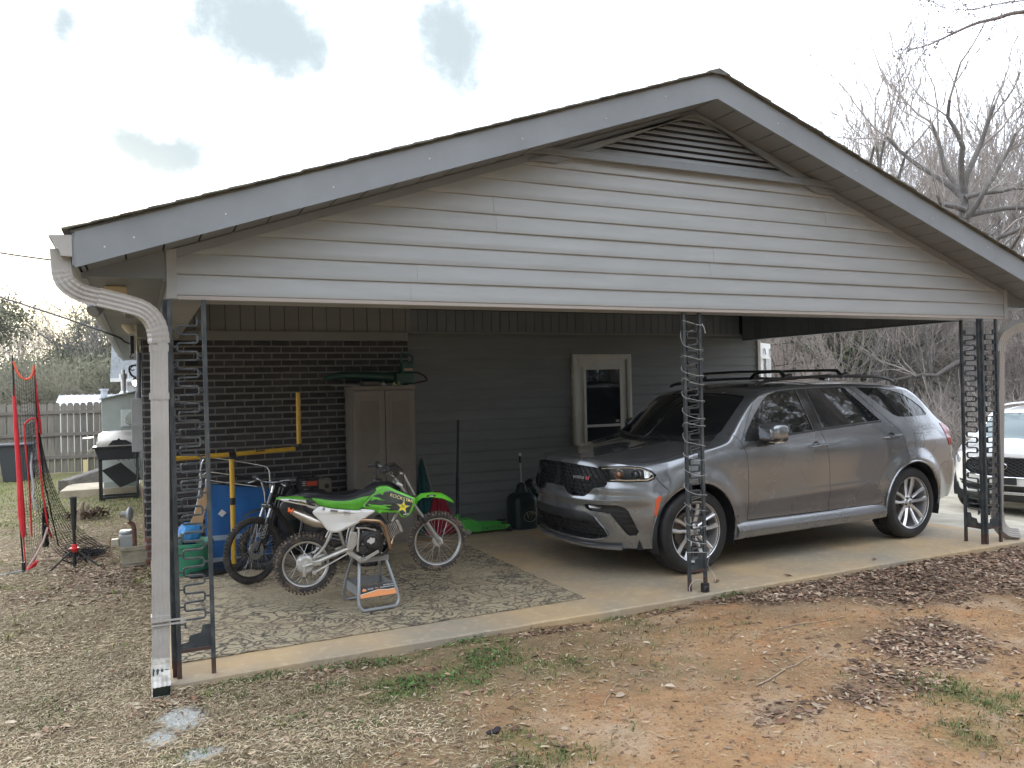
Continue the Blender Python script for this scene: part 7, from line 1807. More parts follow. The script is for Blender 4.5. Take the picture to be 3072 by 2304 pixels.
# ================================================================ THINGS UNDER THE CARPORT
YPL=M('yellow goal tube',(.72,.44,.045),.4,col2=(.60,.36,.04),vs=9,vd=6)
def goal():
    root=empty('goal_post',(.625,2.98,0),rad(20),label='yellow toy goal post with black joints standing in front of the brick wall',cat='goal post')
    r=.024
    bs=MB(); bs.prism(smoothpoly([(-.42,-.16),(.42,-.18),(.46,0),(.40,.18),(-.40,.18),(-.46,0)],3),.005,.05,fn=lambda x,y,z:(x,z,y),bev=.01); obj('base',bs,BLACK,root,smooth=True)
    obj('upright_tube',MB().cyl((0,0,.04),(0,0,.64),r),YPL,root,smooth=True); obj('upright_tube',MB().cyl((0,0,.70),(0,0,1.10),r),YPL,root,smooth=True)
    obj('joint',MB().cyl((0,0,.635),(0,0,.705),r+.003),BLACK,root,smooth=True)
    obj('tee_joint',MB().tube([(-.035,0,1.135),(.035,0,1.135)],r+.003,14).tube([(0,0,1.09),(0,0,1.135)],r+.003,14),BLACK,root,smooth=True)
    for s in (-1,1):
        obj('crossbar_tube',MB().cyl((s*.035,0,1.135),(s*.71,0,1.14),r-.001),YPL,root,smooth=True)
        obj('elbow',MB().tube([(s*.70,0,1.14),(s*.735,0,1.143),(s*.748,0,1.155),(s*.75,0,1.19)],r+.002,14),BLACK,root,smooth=True)
    obj('post_tube',MB().cyl((.75,0,1.18),(.752,0,1.735),r-.001),YPL,root,smooth=True)
    for x in (-.30,.30):
        me=MB(); me.bar((x-.045,-.0245,1.150),(x+.045,-.0245,1.152),.004,.012); me.bar((x-.05,-.0246,1.146),(x-.035,-.0246,1.156),.004,.014); obj('print_mark',me,BLACK,root)
goal()
def cot():
    root=empty('folding_cot',(.42,3.32,0),rad(3),rx=rad(-9),label='blue folded camp bed with chrome frame leaning on the brick wall',cat='camp bed')
    BL=M('blue cot fabric',(.015,.14,.42),.7,col2=(.02,.11,.33),vs=3,vd=6,bump=.25,bs=14,bdist=.03)
    x0,x1=-.02,.62; rows=[]
    for i in range(15):
        z=.02+.80*i/14; rows.append([(x0+(x1-x0)*j/12+ .02*math.sin(z*3)*(j/12), .012*math.sin(j*.9+i*.5)-.03*math.sin(PI*j/12)*math.sin(PI*i/14), z-(.09*(j/12) if i==14 else .09*(j/12)*(i/14))) for j in range(13)])
    mb=MB(); mb.grid(rows); mb.grid([[(a,b+.02,c) for a,b,c in r][::-1] for r in rows]); mb.grid([[r[0] for r in rows],[(r[0][0],r[0][1]+.02,r[0][2]) for r in rows]]); fb=obj('fabric',mb,BL,root,smooth=True)
    st=MB(); 
    for z0,z1 in ((.235,.285),(.02,.06)):
        st.grid([[(x0+(x1-x0)*j/12+.02*math.sin(z*3)*(j/12),.012*math.sin(j*.9+(z-.02)/.8*14*.5)-.03*math.sin(PI*j/12)*math.sin(PI*(z-.02)/.8)-.003,z-.02*(j/12)) for j in range(13)] for z in (z0,z1)])
    obj('pale_band',st,M('pale blue webbing',(.35,.42,.52),.7),fb,smooth=True)
    pt=MB(); pt.add([(.10,-.028,.50),(.14,-.03,.465),(.185,-.031,.505),(.14,-.030,.545)],[(0,1,2,3)]); obj('white_patch',pt,M('white paper',(.75,.75,.72),.7),fb)
    TUBE=M('dull chrome tube',(.55,.55,.54),.22,.95)
    for i,P in enumerate(([(-.06,.0,.90),(-.02,0,1.06),(.08,0,1.085),(.55,0,.975),(.63,0,.93),(.645,0,.86),(.64,0,.5)],[(-.08,-.03,.55),(-.06,-.03,.85),(-.01,-.03,.925),(.08,-.03,.93),(.50,-.03,.83),(.55,-.03,.80)],[(-.0,-.035,.75),(.0,-.035,.86),(.08,-.035,.84),(.50,-.035,.75)],[(-.04,-.05,.92),(-.09,-.05,.64),(-.13,-.05,.47),(-.13,-.05,.20),(-.12,-.05,.10),(-.07,-.05,.04),(.0,-.05,.02)],[(.55,-.03,.80),(.58,-.03,.6),(.56,-.03,.1)])):
        obj('frame_tube',MB().tube(smoothpath(P,5),.011,10),TUBE,root,smooth=True)
    obj('frame_sleeve',MB().tube([(.22,-.03,.895),(.50,-.03,.83)],.014,10),BLACK,root,smooth=True)
cot()
def board():
    root=empty('longboard',(.20,2.98,.19),0,rx=rad(-12),ry=rad(8),label='tan wooden longboard with a black truck leaning beside the blue camp bed',cat='skateboard')
    mb=MB(); mb.prism(smoothpoly([(-.07,0),(.05,.0),(.075,.03),(.095,.2),(.12,.42),(.13,.60),(.11,.68),(.07,.60),(.01,.36),(-.06,.18),(-.095,.05)],3),-.006,.006,bev=.003); obj('deck',mb,M('tan maple deck',(.48,.30,.15),.5,col2=(.40,.24,.11),vs=3,stretch=(6,6,1)),root)
    tk=MB(); tk.bar((-.06,-.035,.085),(.07,-.035,.075),.03,.03); tk.cyl((-.075,-.04,.085),(-.03,-.04,.083),.026,n=14); tk.cyl((.04,-.04,.078),(.085,-.04,.076),.026,n=14); tk.box(-.03,-.03,.04,.035,-.007,.12); obj('truck',tk,BLACK,root,smooth=True)
board()
def tub():
    root=empty('tub',(.22,2.98,0),label='green plastic tub behind the left iron post, filled with bottles and a blue bag',cat='tub')
    G_=M('green tub plastic',(.03,.20,.11),.4,col2=(.05,.26,.16),vs=5)
    obj('body',MB().lathe([(0,.012),(.15,.012),(.155,0),(.165,.02),(.205,.28),(.222,.285),(.222,.315),(.205,.318),(.196,.30),(.158,.03),(0,.03)],n=36),G_,root,smooth=True)
    bb=empty('bag',(.22,2.96,.30),label='crumpled bright blue plastic bag on top of the green tub',cat='bag')
    me=MB().ball((0,0,.09),(.12,.09,.10),16,12); 
    me.v=[(x*(1+.25*mn.noise(Vector((x*14,y*14,z*14)))),y*(1+.3*mn.noise(Vector((x*11+3,y*11,z*11)))),z*(1+.3*mn.noise(Vector((x*12,y*12+5,z*12))))) for x,y,z in me.v]
    obj('crumpled_film',me,M('blue bag film',(.06,.30,.62),.35,col2=(.04,.2,.5),vs=9,bump=.6,bs=25,bdist=.03),bb,smooth=True)
    for (x,y,h,r,col,lab) in ((.11,2.93,.16,.035,(.45,.55,.5),'clear drink bottle lying in the green tub'),(.13,3.06,.14,.04,(.02,.30,.08),'green soda bottle poking out of the tub')):
        b=empty('bottle',(x,y,.28),label=lab,cat='bottle',rx=.5,ry=.2)
        obj('bottle_body',MB().lathe([(0,0),(r*.9,0),(r,.02),(r,h*.65),(r*.4,h*.9),(r*.35,h),(0,h)],n=16),M(lab[:10],col,.1,trans=.5),b,smooth=True)
tub()
def cabinet():
    root=empty('utility_cabinet',(2.30,3.52,0),0,label='tall beige resin cabinet with two louvred doors against the brick wall',cat='cabinet')
    CB=M('beige resin cabinet',(.215,.19,.165),.55,col2=(.17,.15,.125),vs=2.5,vd=8,ramp=(.4,.7)); 
    w_,d,h=.70,.44,1.79; X0=-w_/2;X1=w_/2;F=-d/2
    obj('carcass',MB().box(X0,F+.03,.02,X1,d/2,h-.04),CB,root,bevel=.008)
    obj('top',MB().box(X0-.008,F-.012,h-.042,X1+.008,d/2,h),CB,root,bevel=.008)
    obj('base',MB().box(X0,F+.012,0,X1,d/2,.03),CB,root)
    GR=M('cabinet groove shadow',(.05,.045,.04),.8)
    for s in (0,1):
        a=X0+.004 if s==0 else .004; b=-.004 if s==0 else X1-.004
        dr=obj('door',MB().box(a,F,.035,b,F+.028,h-.055),CB,root,bevel=.006)
        mb=MB(); 
        for (z0,z1) in ((1.02,1.66),(.12,.88)):
            obj('door_panel',MB().box(a+.045,F-.006,z0,b-.045,F-.0002,z1),CB,dr,bevel=.004)
            n=int((z1-z0-.06)/.025)
            for k in range(n): z=z0+.03+k*.025; mb.add([(a+.07,F-.0125,z),(b-.07,F-.0125,z),(b-.07,F-.0065,z+.018),(a+.07,F-.0065,z+.018),(a+.07,F-.0065,z-.001),(b-.07,F-.0065,z-.001)],[(0,1,2,3),(4,5,1,0)])
        o=obj('louvres',mb,CB,dr); o['kind']='stuff'
    # recessed side panel
    for z0,z1 in ((1.02,1.66),(.12,.88)): obj('side_relief',MB().box(X0-.006,F+.08,z0,X0-.0005,d/2-.05,z1),CB,root,bevel=.003)
cabinet()
def blower():
    root=empty('leaf_blower',(2.35,3.48,1.792),rad(0),label='dark green leaf blower lying on top of the beige cabinet',cat='leaf blower')
    DG=M('dark green tool plastic',(.008,.075,.048),.4,col2=(.006,.055,.036),vs=6)
    T=lambda x:x-1.35   # from measured coordinates
    obj('nozzle',MB().tube([(-.70,0,.075),(-.62,0,.105),(-.50,0,.125),(-.30,0,.12),(-.05,0,.10),(.10,0,.085)],[.012,.035,.04,.045,.055,.06],16),M('green black tube',(.004,.045,.034),.4),root,smooth=True)
    obj('fan_housing',MB().lathe([(0,-.06),(.07,-.06),(.085,-.04),(.085,.05),(.06,.07),(0,.07)],o=(.22,0,.09),ax=(0,1,0),n=24),DG,root,smooth=True)
    obj('motor_body',MB().box(.12,-.075,.01,.35,.075,.145),DG,root,bevel=.02)
    obj('upper_shroud',MB().box(.20,-.055,.146,.345,.055,.275),DG,root,bevel=.012)
    obj('top_handle',MB().tube(smoothpath([(.21,0,.275),(.205,0,.34),(.22,0,.365),(.30,0,.352),(.345,0,.325),(.35,0,.27)],4),.011,8),DG,root,smooth=True)
    obj('rear_handle',MB().tube(smoothpath([(.345,0,.15),(.40,0,.14),(.48,0,.105),(.51,0,.07),(.50,0,.045),(.35,0,.02)],4),.012,8),M('maroon black grip',(.035,.008,.014),.5),root,smooth=True)
    mb=MB()
    for k in range(5): mb.box(.225,-.0575,.225+k*.009,.31,-.0552,.229+k*.009)
    obj('vent_slots',mb,BLACK,root); mb=MB(); mb.box(.222,-.0576,.165,.322,-.0552,.192); lb=obj('label_plate',mb,M('pale red label',(.45,.33,.27),.5),root)
    lettering('WEED EATER',.015,M('label ink',(.30,.05,.03),.5),lb,frame((.272,-.0582,.178),(1,0,0),(0,0,1)))
    for (x,s,c,n) in ((-.18,(.09,.06,.045),(.12,.11,.10),'grey sanding block on the cabinet top under the blower tube'),(-.27,(.04,.05,.04),(.07,.06,.05),'dark lump beside the grey block on the cabinet top')):
        o=empty('block',(2.35+x,3.38,1.792),label=n,cat='block'); obj('block_body',MB().box(-s[0],-s[1]/2,0,s[0],s[1]/2,s[2]),M(n[:9],c,.8),o,bevel=.01)
    for (x,c,n) in ((.075,(.35,.42,.14),'yellow green scrap on the cabinet top before the blower'),(.13,(.16,.30,.22),'small pale green ring on the cabinet top'),(-.05,(.40,.38,.36),'small white scrap of paper on the cabinet top')):
        o=empty('scrap',(2.35+x,3.33,1.792),label=n,cat='scrap'); me=MB().add([(-.03,0,0),(.03,0,0),(.012,.02,.008),(-.005,0,.045),(.01,.02,.03)],[(0,1,3),(1,2,4),(0,3,4,2),(1,4,3)]); obj('scrap_piece',me,M(n[:12],c,.7),o)
    o=empty('rod',(1.72,3.36,1.792),label='thin pale rod sticking out past the left edge of the cabinet top',cat='rod'); obj('rod_body',MB().tube([(0,0,.006),(.42,.03,.006)],.004,6),M('pale rod',(.4,.38,.36),.5),o)
blower()
def jack():
    root=empty('floor_jack',(3.30,3.46,0),rad(-6),label='bright green low trolley jack with a tall black handle by the siding wall',cat='jack')
    JG=M('bright green jack paint',(.06,.42,.05),.4,col2=(.05,.33,.04),vs=5,coat=.3)
    prof=[(-.10,.05),(-.07,.175),(.03,.185),(.09,.165),(.16,.115),(.30,.095),(.53,.09),(.53,.035),(.10,.025),(-.04,.03)]
    for y in (-.10,.08): 
        o=obj('side_plate',MB().prism(prof,y,y+.012,bev=.002),JG,root)
        if y<0: lettering('DAYTONA',.062,M('jack lettering',(.008,.02,.012),.5),o,frame((.315,-.1015,.058),(1,0,.02),(-.02,0,1)),sx=1.0,shear=.35)
    obj('deck_plate',MB().prism([(-.08,.165),(.03,.18),(.09,.158),(.16,.11),(.16,.10),(.08,.145),(.02,.165),(-.08,.15)],-.088,.08),JG,root)
    obj('lift_arm',MB().bar((.05,0,.12),(.44,0,.10),.07,.04),JG,root,bevel=.006)
    obj('saddle_pad',MB().lathe([(0,0),(.05,0),(.055,.01),(.045,.02),(0,.015)],o=(.45,0,.12),n=20),BLACK,root)
    for x,y in ((-.06,-.07),(-.06,.07)): obj('caster_wheel',MB().lathe([(0,-.014),(.030,-.014),(.034,0),(.030,.014),(0,.014)],o=(x+.07,y-.035 if y<0 else y,.034),ax=(0,1,0),n=18),STEEL,root,smooth=True)
    obj('front_axle',MB().cyl((.53,-.12,.035),(.53,.12,.035),.034,n=18),BLACK,root)
    obj('handle_socket',MB().tube([(-.09,0,.14),(-.095,0,.24)],.03,12),JG,root,smooth=True)
    obj('lower_handle',MB().tube([(-.095,0,.22),(-.085,0,.68)],.021,12),M('navy black handle',(.010,.012,.022),.4),root,smooth=True)
    obj('upper_handle',MB().tube([(-.085,0,.68),(-.055,0,1.36)],.016,12),MATS['navy black handle'],root,smooth=True)
    obj('jack_bolt',MB().lathe([(0,0),(.02,0),(.024,.008)],o=(.02,-.106,.14),ax=(0,-1,0),n=12),JG,root)
jack()
def jug(x,y,rz,label,logo=True,hose=True):
    root=empty('fuel_jug',(x,y,0),rz,label=label,cat='jug')
    K=M('dark green black jug',(.008,.018,.020),.4,col2=(.014,.028,.03),vs=4)
    rows=[]; 
    for z,w_ in ((.0,.145),(.015,.158),(.06,.16),(.34,.16),(.385,.150),(.42,.115),(.44,.07),(.47,.055),(.49,.05)):
        rows.append([(w_*math.copysign(abs(math.cos(t))**.45,math.cos(t)),w_*math.copysign(abs(math.sin(t))**.45,math.sin(t)),z) for t in np.linspace(0,2*PI,41)[:-1]])
    mb=MB(); mb.grid(rows,closeu=True); mb.add(rows[0],[tuple(range(40))[::-1]]); mb.add(rows[-1],[tuple(range(40))]); obj('jug_body',mb,K,root,smooth=True)
    obj('cap',MB().lathe([(.058,0),(.058,.05),(.03,.065),(.02,.075)],o=(0,0,.485),n=20),BLACK,root,smooth=True)
    obj('jug_handle',MB().tube(smoothpath([(.04,0,.49),(.10,0,.47),(.14,0,.40),(.145,0,.37)],4),.012,8),K,root,smooth=True)
    if hose:
        obj('hose',MB().tube([(0,0,.55),(-.002,0,.60),(-.010,0,.86)],.010,8),M('translucent hose',(.38,.38,.36),.3),root,smooth=True)
        obj('hose_sleeve',MB().cyl((-.008,0,.80),(-.011,0,.885),.013),BLACK,root); obj('hose_tip',MB().cyl((-.011,0,.885),(-.012,0,.92),.017),M('white tip',(.6,.6,.58),.5),root)
    if logo:
        GL=M('gold outline',(.38,.33,.20),.5); mb=MB()
        mb.tube([(.03+.085*math.cos(t),-.1625,.155+.062*math.sin(t)) for t in np.linspace(0,2*PI,30)[:-1]],.0028,5,closed=True)
        lo=obj('logo_ring',mb,GL,root); lettering('VP',.095,GL,lo,frame((.025,-.1635,.165),(1,0,0),(0,0,1)),sx=.9); lettering('VP',.075,BLACK,lo,frame((.026,-.1650,.165),(1,0,0),(0,0,1)),sx=.95)
    return root
jug(4.05,3.45,rad(2),'black fuel jug with a gold VP emblem and upright hose beside the green jack')
jug(4.28,3.68,rad(-4),'second black jug half hidden behind the emblem jug and the car nose',False,False)
def umbrella():
    root=empty('beach_umbrella',(2.99,3.56,0),label='folded beach umbrella in red and teal cloth leaning by the cabinet behind the front wheel',cat='umbrella')
    RED=M('red umbrella cloth',(.30,.012,.03),.8,col2=(.20,.01,.022),vs=8,bump=.3,bs=12,bdist=.03); TEAL=M('teal umbrella cloth',(.012,.085,.095),.8,col2=(.01,.06,.07),vs=8,bump=.3,bs=12,bdist=.03)
    def folds(pts,mat,name,nf=7):
        rows=[]
        for (x,y,z,r) in pts: rows.append([(x+r*(1+.22*math.cos(nf*t))*math.cos(t),y+r*.6*(1+.22*math.cos(nf*t))*math.sin(t),z) for t in np.linspace(0,2*PI,43)[:-1]])
        mb=MB(); mb.grid(rows,closeu=True); mb.add(rows[0],[tuple(range(42))[::-1]]); mb.add(rows[-1],[tuple(range(42))]); obj(name,mb,mat,root,smooth=True)
    folds([(.02,0,.02,.17),(.02,0,.12,.16),(.03,0,.25,.115),(.02,.01,.40,.07),(.0,.02,.52,.03)],RED,'red_cloth')
    folds([(-.13,.08,.02,.08),(-.13,.08,.30,.085),(-.14,.09,.55,.06),(-.15,.10,.80,.035),(-.155,.11,.90,.012)],TEAL,'teal_cloth')
    obj('pole',MB().tube([(.02,0,.10),(-.05,.06,.50),(-.135,.12,.92)],.017,10),M('grey pole',(.16,.15,.15),.5),root,smooth=True)
umbrella()
def boxes():
    t=empty('tool_box',(1.46,3.50,0),label='stack of black tool cases with two orange labels by the brick wall',cat='tool box')
    obj('case',MB().box(-.10,-.10,.0,.10,.12,.58),BLACK,t,bevel=.01); c=obj('case',MB().box(-.105,-.105,.585,.105,.12,.80),BLACK,t,bevel=.012)
    OL=M('orange red label',(.55,.07,.03),.5)
    obj('orange_label',MB().box(-.03,-.1075,.715,.085,-.1052,.765),OL,c); obj('orange_label',MB().box(-.065,-.1075,.605,.03,-.1052,.645),OL,c)
    for z in (.725,.745,.763): obj('white_stripe',MB().box(-.075,-.1072,z-.004,-.04,-.1052,z+.003),M('white stripe',(.6,.6,.58),.5),c)
    obj('latch',MB().box(-.06,-.112,.672,-.02,-.1055,.684),STEEL,c); obj('latch',MB().box(.03,-.112,.672,.07,-.1055,.684),STEEL,c)
    obj('case_handle',MB().tube([(-.06,0,.80),(-.06,0,.83),(.06,0,.83),(.06,0,.80)],.009,8),BLACK,c)
    s=empty('speaker_box',(1.62,3.48,0),label='small beige box with a round black port right of the black tool cases',cat='box')
    BG=M('beige speaker board',(.17,.155,.115),.6)
    obj('stand',MB().box(-.07,-.06,0,.07,.1,.62),BLACK,s); b=obj('cabinet_body',MB().box(-.078,-.08,.625,.082,.08,.775),BG,s,bevel=.005)
    obj('port',MB().lathe([(0,.004),(.013,.004),(.022,.0),(.026,.006),(.028,0)],o=(.03,-.0805,.70),ax=(0,-1,0),n=18),BLACK,b)
    k=empty('bag',(1.28,3.35,0),label='dark shapeless bag between the bicycle and the tool cases',cat='bag')
    me=MB().ball((0,0,.34),(.16,.16,.36),18,14); me.v=[(x*(1+.22*mn.noise(Vector((x*7,y*7,z*7)))),y,z*(1+.1*mn.noise(Vector((x*6,y*6,z*6))))) for x,y,z in me.v]; obj('bag_cloth',me,M('black bag cloth',(.012,.013,.015),.6,bump=.5,bs=14,bdist=.04),k,smooth=True)
    k=empty('moving_box',(1.0,3.62,0),label='flattened brown cardboard piece upright behind the bicycle fork',cat='cardboard'); obj('card_sheet',MB().box(-.07,0,.02,.07,.012,.72),M('brown card',(.20,.13,.075),.8),k)
    k=empty('black_panel',(1.20,3.62,0),label='black board standing against the bricks left of the tool cases',cat='board'); obj('board_sheet',MB().box(-.11,0,.0,.10,.02,.78),BLACK,k)
boxes()
# ================================================================ LEFT YARD
def G0(x,y): return float(gz(x,y))
GALV=M('grey painted metal',(.36,.37,.36),.45,.2,col2=(.29,.30,.29),vs=3,vd=6)
def net():
    gx,gy=-1.33,4.15; root=empty('practice_net',(gx,gy,G0(gx,gy)),label='collapsed baseball practice net with red edging and black mesh on tall poles',cat='net')
    RD=M('red net sleeve',(.72,.03,.04),.6,col2=(.55,.02,.03),vs=8); BKP=M('black fibreglass pole',(.02,.02,.022),.4); NT=M('black netting',(.012,.012,.013),.8)
    obj('pole',MB().tube([(.03,0,0),(.0,0,.6),(-.02,0,1.5),(-.03,0,2.22)],.0085,8),BKP,root,smooth=True)
    obj('pole',MB().tube([(.30,.5,.15),(.20,.25,.9),(.165,.05,1.6),(.16,.02,2.10)],.007,8),BKP,root,smooth=True)
    obj('red_sleeve',MB().tube([(.035,-.01,.36),(.022,-.012,.60),(.012,-.012,.95),(-.012,-.01,1.5),(-.02,-.01,1.80)],[.020,.034,.026,.020,.016],8),RD,root,smooth=True)
    obj('red_edge',MB().tube(smoothpath([(.05,0,.02),(.03,0,.40)],3),.007,6),RD,root)
    obj('red_sleeve',MB().tube([(-.02,0,1.80),(-.03,0,2.18)],.006,6),RD,root)
    OR=M('orange red binding',(.75,.12,.05),.6)
    obj('top_binding',MB().tube(smoothpath([(-.025,0,2.16),(.01,0,2.05),(.05,0,1.99),(.09,0,1.975),(.125,0,1.99),(.15,0,2.05),(.16,0,2.12)],4),.011,6),OR,root,smooth=True)
    obj('red_sleeve',MB().tube([(.162,.02,2.05),(.175,.05,1.75),(.19,.08,1.50),(.20,.10,1.40)],[.006,.012,.016,.008],8),RD,root,smooth=True)
    obj('pocket_binding',MB().tube(smoothpath([(.10,.05,.35),(.09,.04,.9),(.06,.02,1.40),(.07,.02,1.52),(.16,.02,1.56),(.175,.03,1.30),(.20,.05,.9),(.24,.1,.45),(.27,.15,.30)],4),.009,6),RD,root,smooth=True)
    # drifting mesh sheets built as woven strands
    def sheet(name,A,B,nu,nv,r,sag=.0):
        # A,B: lists of 3-D points down the left and right edges
        PA=smoothpath(A,8);PB=smoothpath(B,8)
        def at(P,t): f=t*(len(P)-1);i=min(int(f),len(P)-2);return Vector(P[i]).lerp(Vector(P[i+1]),f-i)
        mb=MB(); rnd=random.random
        def pt(u,v): 
            p=at(PA,v).lerp(at(PB,v),u); p.z-=sag*math.sin(PI*u)*(1-.3*v); p.y+=.02*math.sin(u*9+v*14); return p
        for i in range(nv+1): mb.tube([pt(j/6,i/nv) for j in range(7)],r,3,cap=False)
        for j in range(nu+1): mb.tube([pt(j/nu,i/16) for i in range(17)],r,3,cap=False)
        o=obj(name,mb,NT,root); o['kind']='stuff'
    sheet('upper_mesh',[(-.02,0,2.14),(-.01,0,1.6),(.0,0,1.1),(.02,0,.7),(.035,0,.4),(.05,0,.06)],[(.16,.02,2.06),(.17,.04,1.7),(.19,.05,1.4),(.21,.1,.9),(.24,.12,.5),(.12,.08,.08)],9,52,.0017,.07)
    sheet('hanging_mesh',[(.07,.02,1.50),(.09,.03,1.1),(.12,.05,.75),(.20,.1,.45),(.26,.2,.20),(.36,.35,.03)],[(.17,.03,1.54),(.22,.06,1.2),(.30,.12,.85),(.42,.25,.50),(.56,.45,.26),(.72,.6,.10)],12,44,.0020,.0)
    sheet('hanging_mesh',[(.19,.05,1.40),(.21,.08,1.0),(.25,.1,.7),(.27,.15,.45),(.30,.2,.2),(.38,.3,.04)],[(.19,.05,1.42),(.26,.1,1.0),(.34,.2,.70),(.45,.3,.45),(.6,.5,.22),(.74,.65,.07)],10,40,.0020,.0)
    # bunched mesh heap on the leaves
    mb=MB(); random.seed(9)
    for k in range(70):
        x=.42+random.random()*.30; y=.40+random.random()*.35; P=[(x+random.uniform(-.1,.1),y+random.uniform(-.1,.1),.01+random.random()*.07*(1-abs(x-.55)*1.5)) for _ in range(5)]; mb.tube(smoothpath(P,3),.0028,3,cap=False)
    for k in range(26):
        P=[(.22+random.uniform(-.03,.03),.12+random.uniform(-.04,.04),.62-.08*i+random.uniform(-.02,.02)) for i in range(6)]; mb.tube(smoothpath(P,3),.0035,3,cap=False)
    o=obj('bunched_mesh',mb,NT,root); o['kind']='stuff'
    obj('white_strap',MB().tube(smoothpath([(.12,.03,1.22),(.11,.02,1.05),(.13,.03,.85),(.12,.03,.75),(.15,.05,.62)],4),.012,5),M('pale strap',(.55,.56,.60),.6),root)
    obj('ground_pole',MB().tube([(.06,0,.03),(.14,.02,.16),(.20,.05,.28),(.24,.1,.42)],.010,6),M('pale red pole',(.60,.42,.38),.5),root)
    obj('red_tie',MB().tube([(.07,-.01,.02),(.12,0,.07),(.15,.01,.10),(.13,.02,.05),(.08,0,.03)],.012,5),RD,root)
    obj('foot_spike',MB().cyl((.03,0,-.02),(.028,0,.10),.018,n=10),BKP,root); obj('ground_tube',MB().tube([(.03,0,.012),(-.16,-.06,.0),(-.34,-.14,.0)],.011,8),M('grey ground tube',(.30,.31,.31),.4,.3),root,smooth=True)
net()
def tee():
    x,y=-.84,4.12; root=empty('batting_tee',(x,y,G0(x,y)),label='black batting tee on a tripod base with a red collar, on the leaves',cat='batting tee')
    obj('ball_rest',MB().lathe([(.022,.40),(.022,.44),(.027,.55),(.030,.68),(.033,.74),(.026,.742),(.018,.70)],n=18),RUBBER,root,smooth=True)
    obj('shaft',MB().cyl((0,0,.0),(0,0,.46),.016),BLACK,root,smooth=True)
    RC=M('red collar',(.70,.04,.04),.4); obj('collar',MB().lathe([(.024,.165),(.03,.17),(.04,.195),(.046,.20),(.046,.21),(.028,.213),(.026,.245),(.017,.25)],n=20),RC,root,smooth=True)
    for a in (-2.6,-.45,1.2):
        e=(.27*math.cos(a),.27*math.sin(a),0.0); obj('leg',MB().tube([(0.02*math.cos(a),.02*math.sin(a),.19),e],.010,8),BLACK,root,smooth=True)
        obj('brace',MB().tube([(0,0,.035),(.12*math.cos(a),.12*math.sin(a),.105)],.007,6),BLACK,root)
tee()
def gas():
    x,y=-.32,4.0; z0=G0(x,y); root=empty('gas_meter',(x,y,z0),label='grey gas meter with a rusty pipe beside the brick corner',cat='gas meter')
    RS_=M('rusty pipe',(.16,.075,.05),.8,col2=(.10,.05,.035),vs=16,bump=.3,bs=60)
    obj('meter_body',MB().box(-.10,-.02,.17,.05,.12,.33),GALV,root,bevel=.02); obj('meter_top',MB().lathe([(.07,0),(.072,.02),(.06,.035),(0,.04)],o=(-.03,.05,.33),n=20),GALV,root,smooth=True)
    obj('index_box',MB().box(-.17,-.03,.22,-.10,.03,.29),M('cream index box',(.45,.42,.32),.5),root,bevel=.008)
    obj('riser_pipe',MB().tube(smoothpath([(.05,-.03,.08),(.05,-.03,.30),(.04,-.03,.42),(.0,-.02,.46)],4),.022,10),RS_,root,smooth=True)
    obj('regulator',MB().lathe([(0,-.03),(.055,-.025),(.075,-.008),(.08,0),(.075,.008),(.05,.025),(0,.03)],o=(.01,-.02,.54),ax=(.96,-.2,0),n=24),GALV,root,smooth=True); obj('regulator_neck',MB().cyl((-.08,-.02,.55),(.0,-.02,.54),.028),GALV,root,smooth=True)
    b=empty('block',(x+.06,y-.10,z0),label='pale moulded concrete block leaning below the gas meter',cat='block',rz=rad(2),rx=rad(-6)); CB=M('mossy cast concrete',(.34,.30,.22),.9,col2=(.22,.20,.14),vs=9,bump=.3,bs=60)
    mb=MB(); mb.prism([(-.135,0),(.14,.01),(.145,.20),(.14,.215),(-.14,.205)],-.02,.02); mb.box(-.15,-.032,.165,.15,-.0205,.205); mb.box(-.14,-.026,.03,.14,-.0205,.05); obj('block_body',mb,CB,b,bevel=.004)
    s=empty('stake',(-.52,4.6,G0(-.52,4.6)),label='thin wooden stake standing in the leaves left of the gas meter',cat='stake'); obj('stake_body',MB().bar((0,0,0),(.002,0,.22),.012,.012),M('stake wood',(.30,.21,.12),.8),s)
gas()
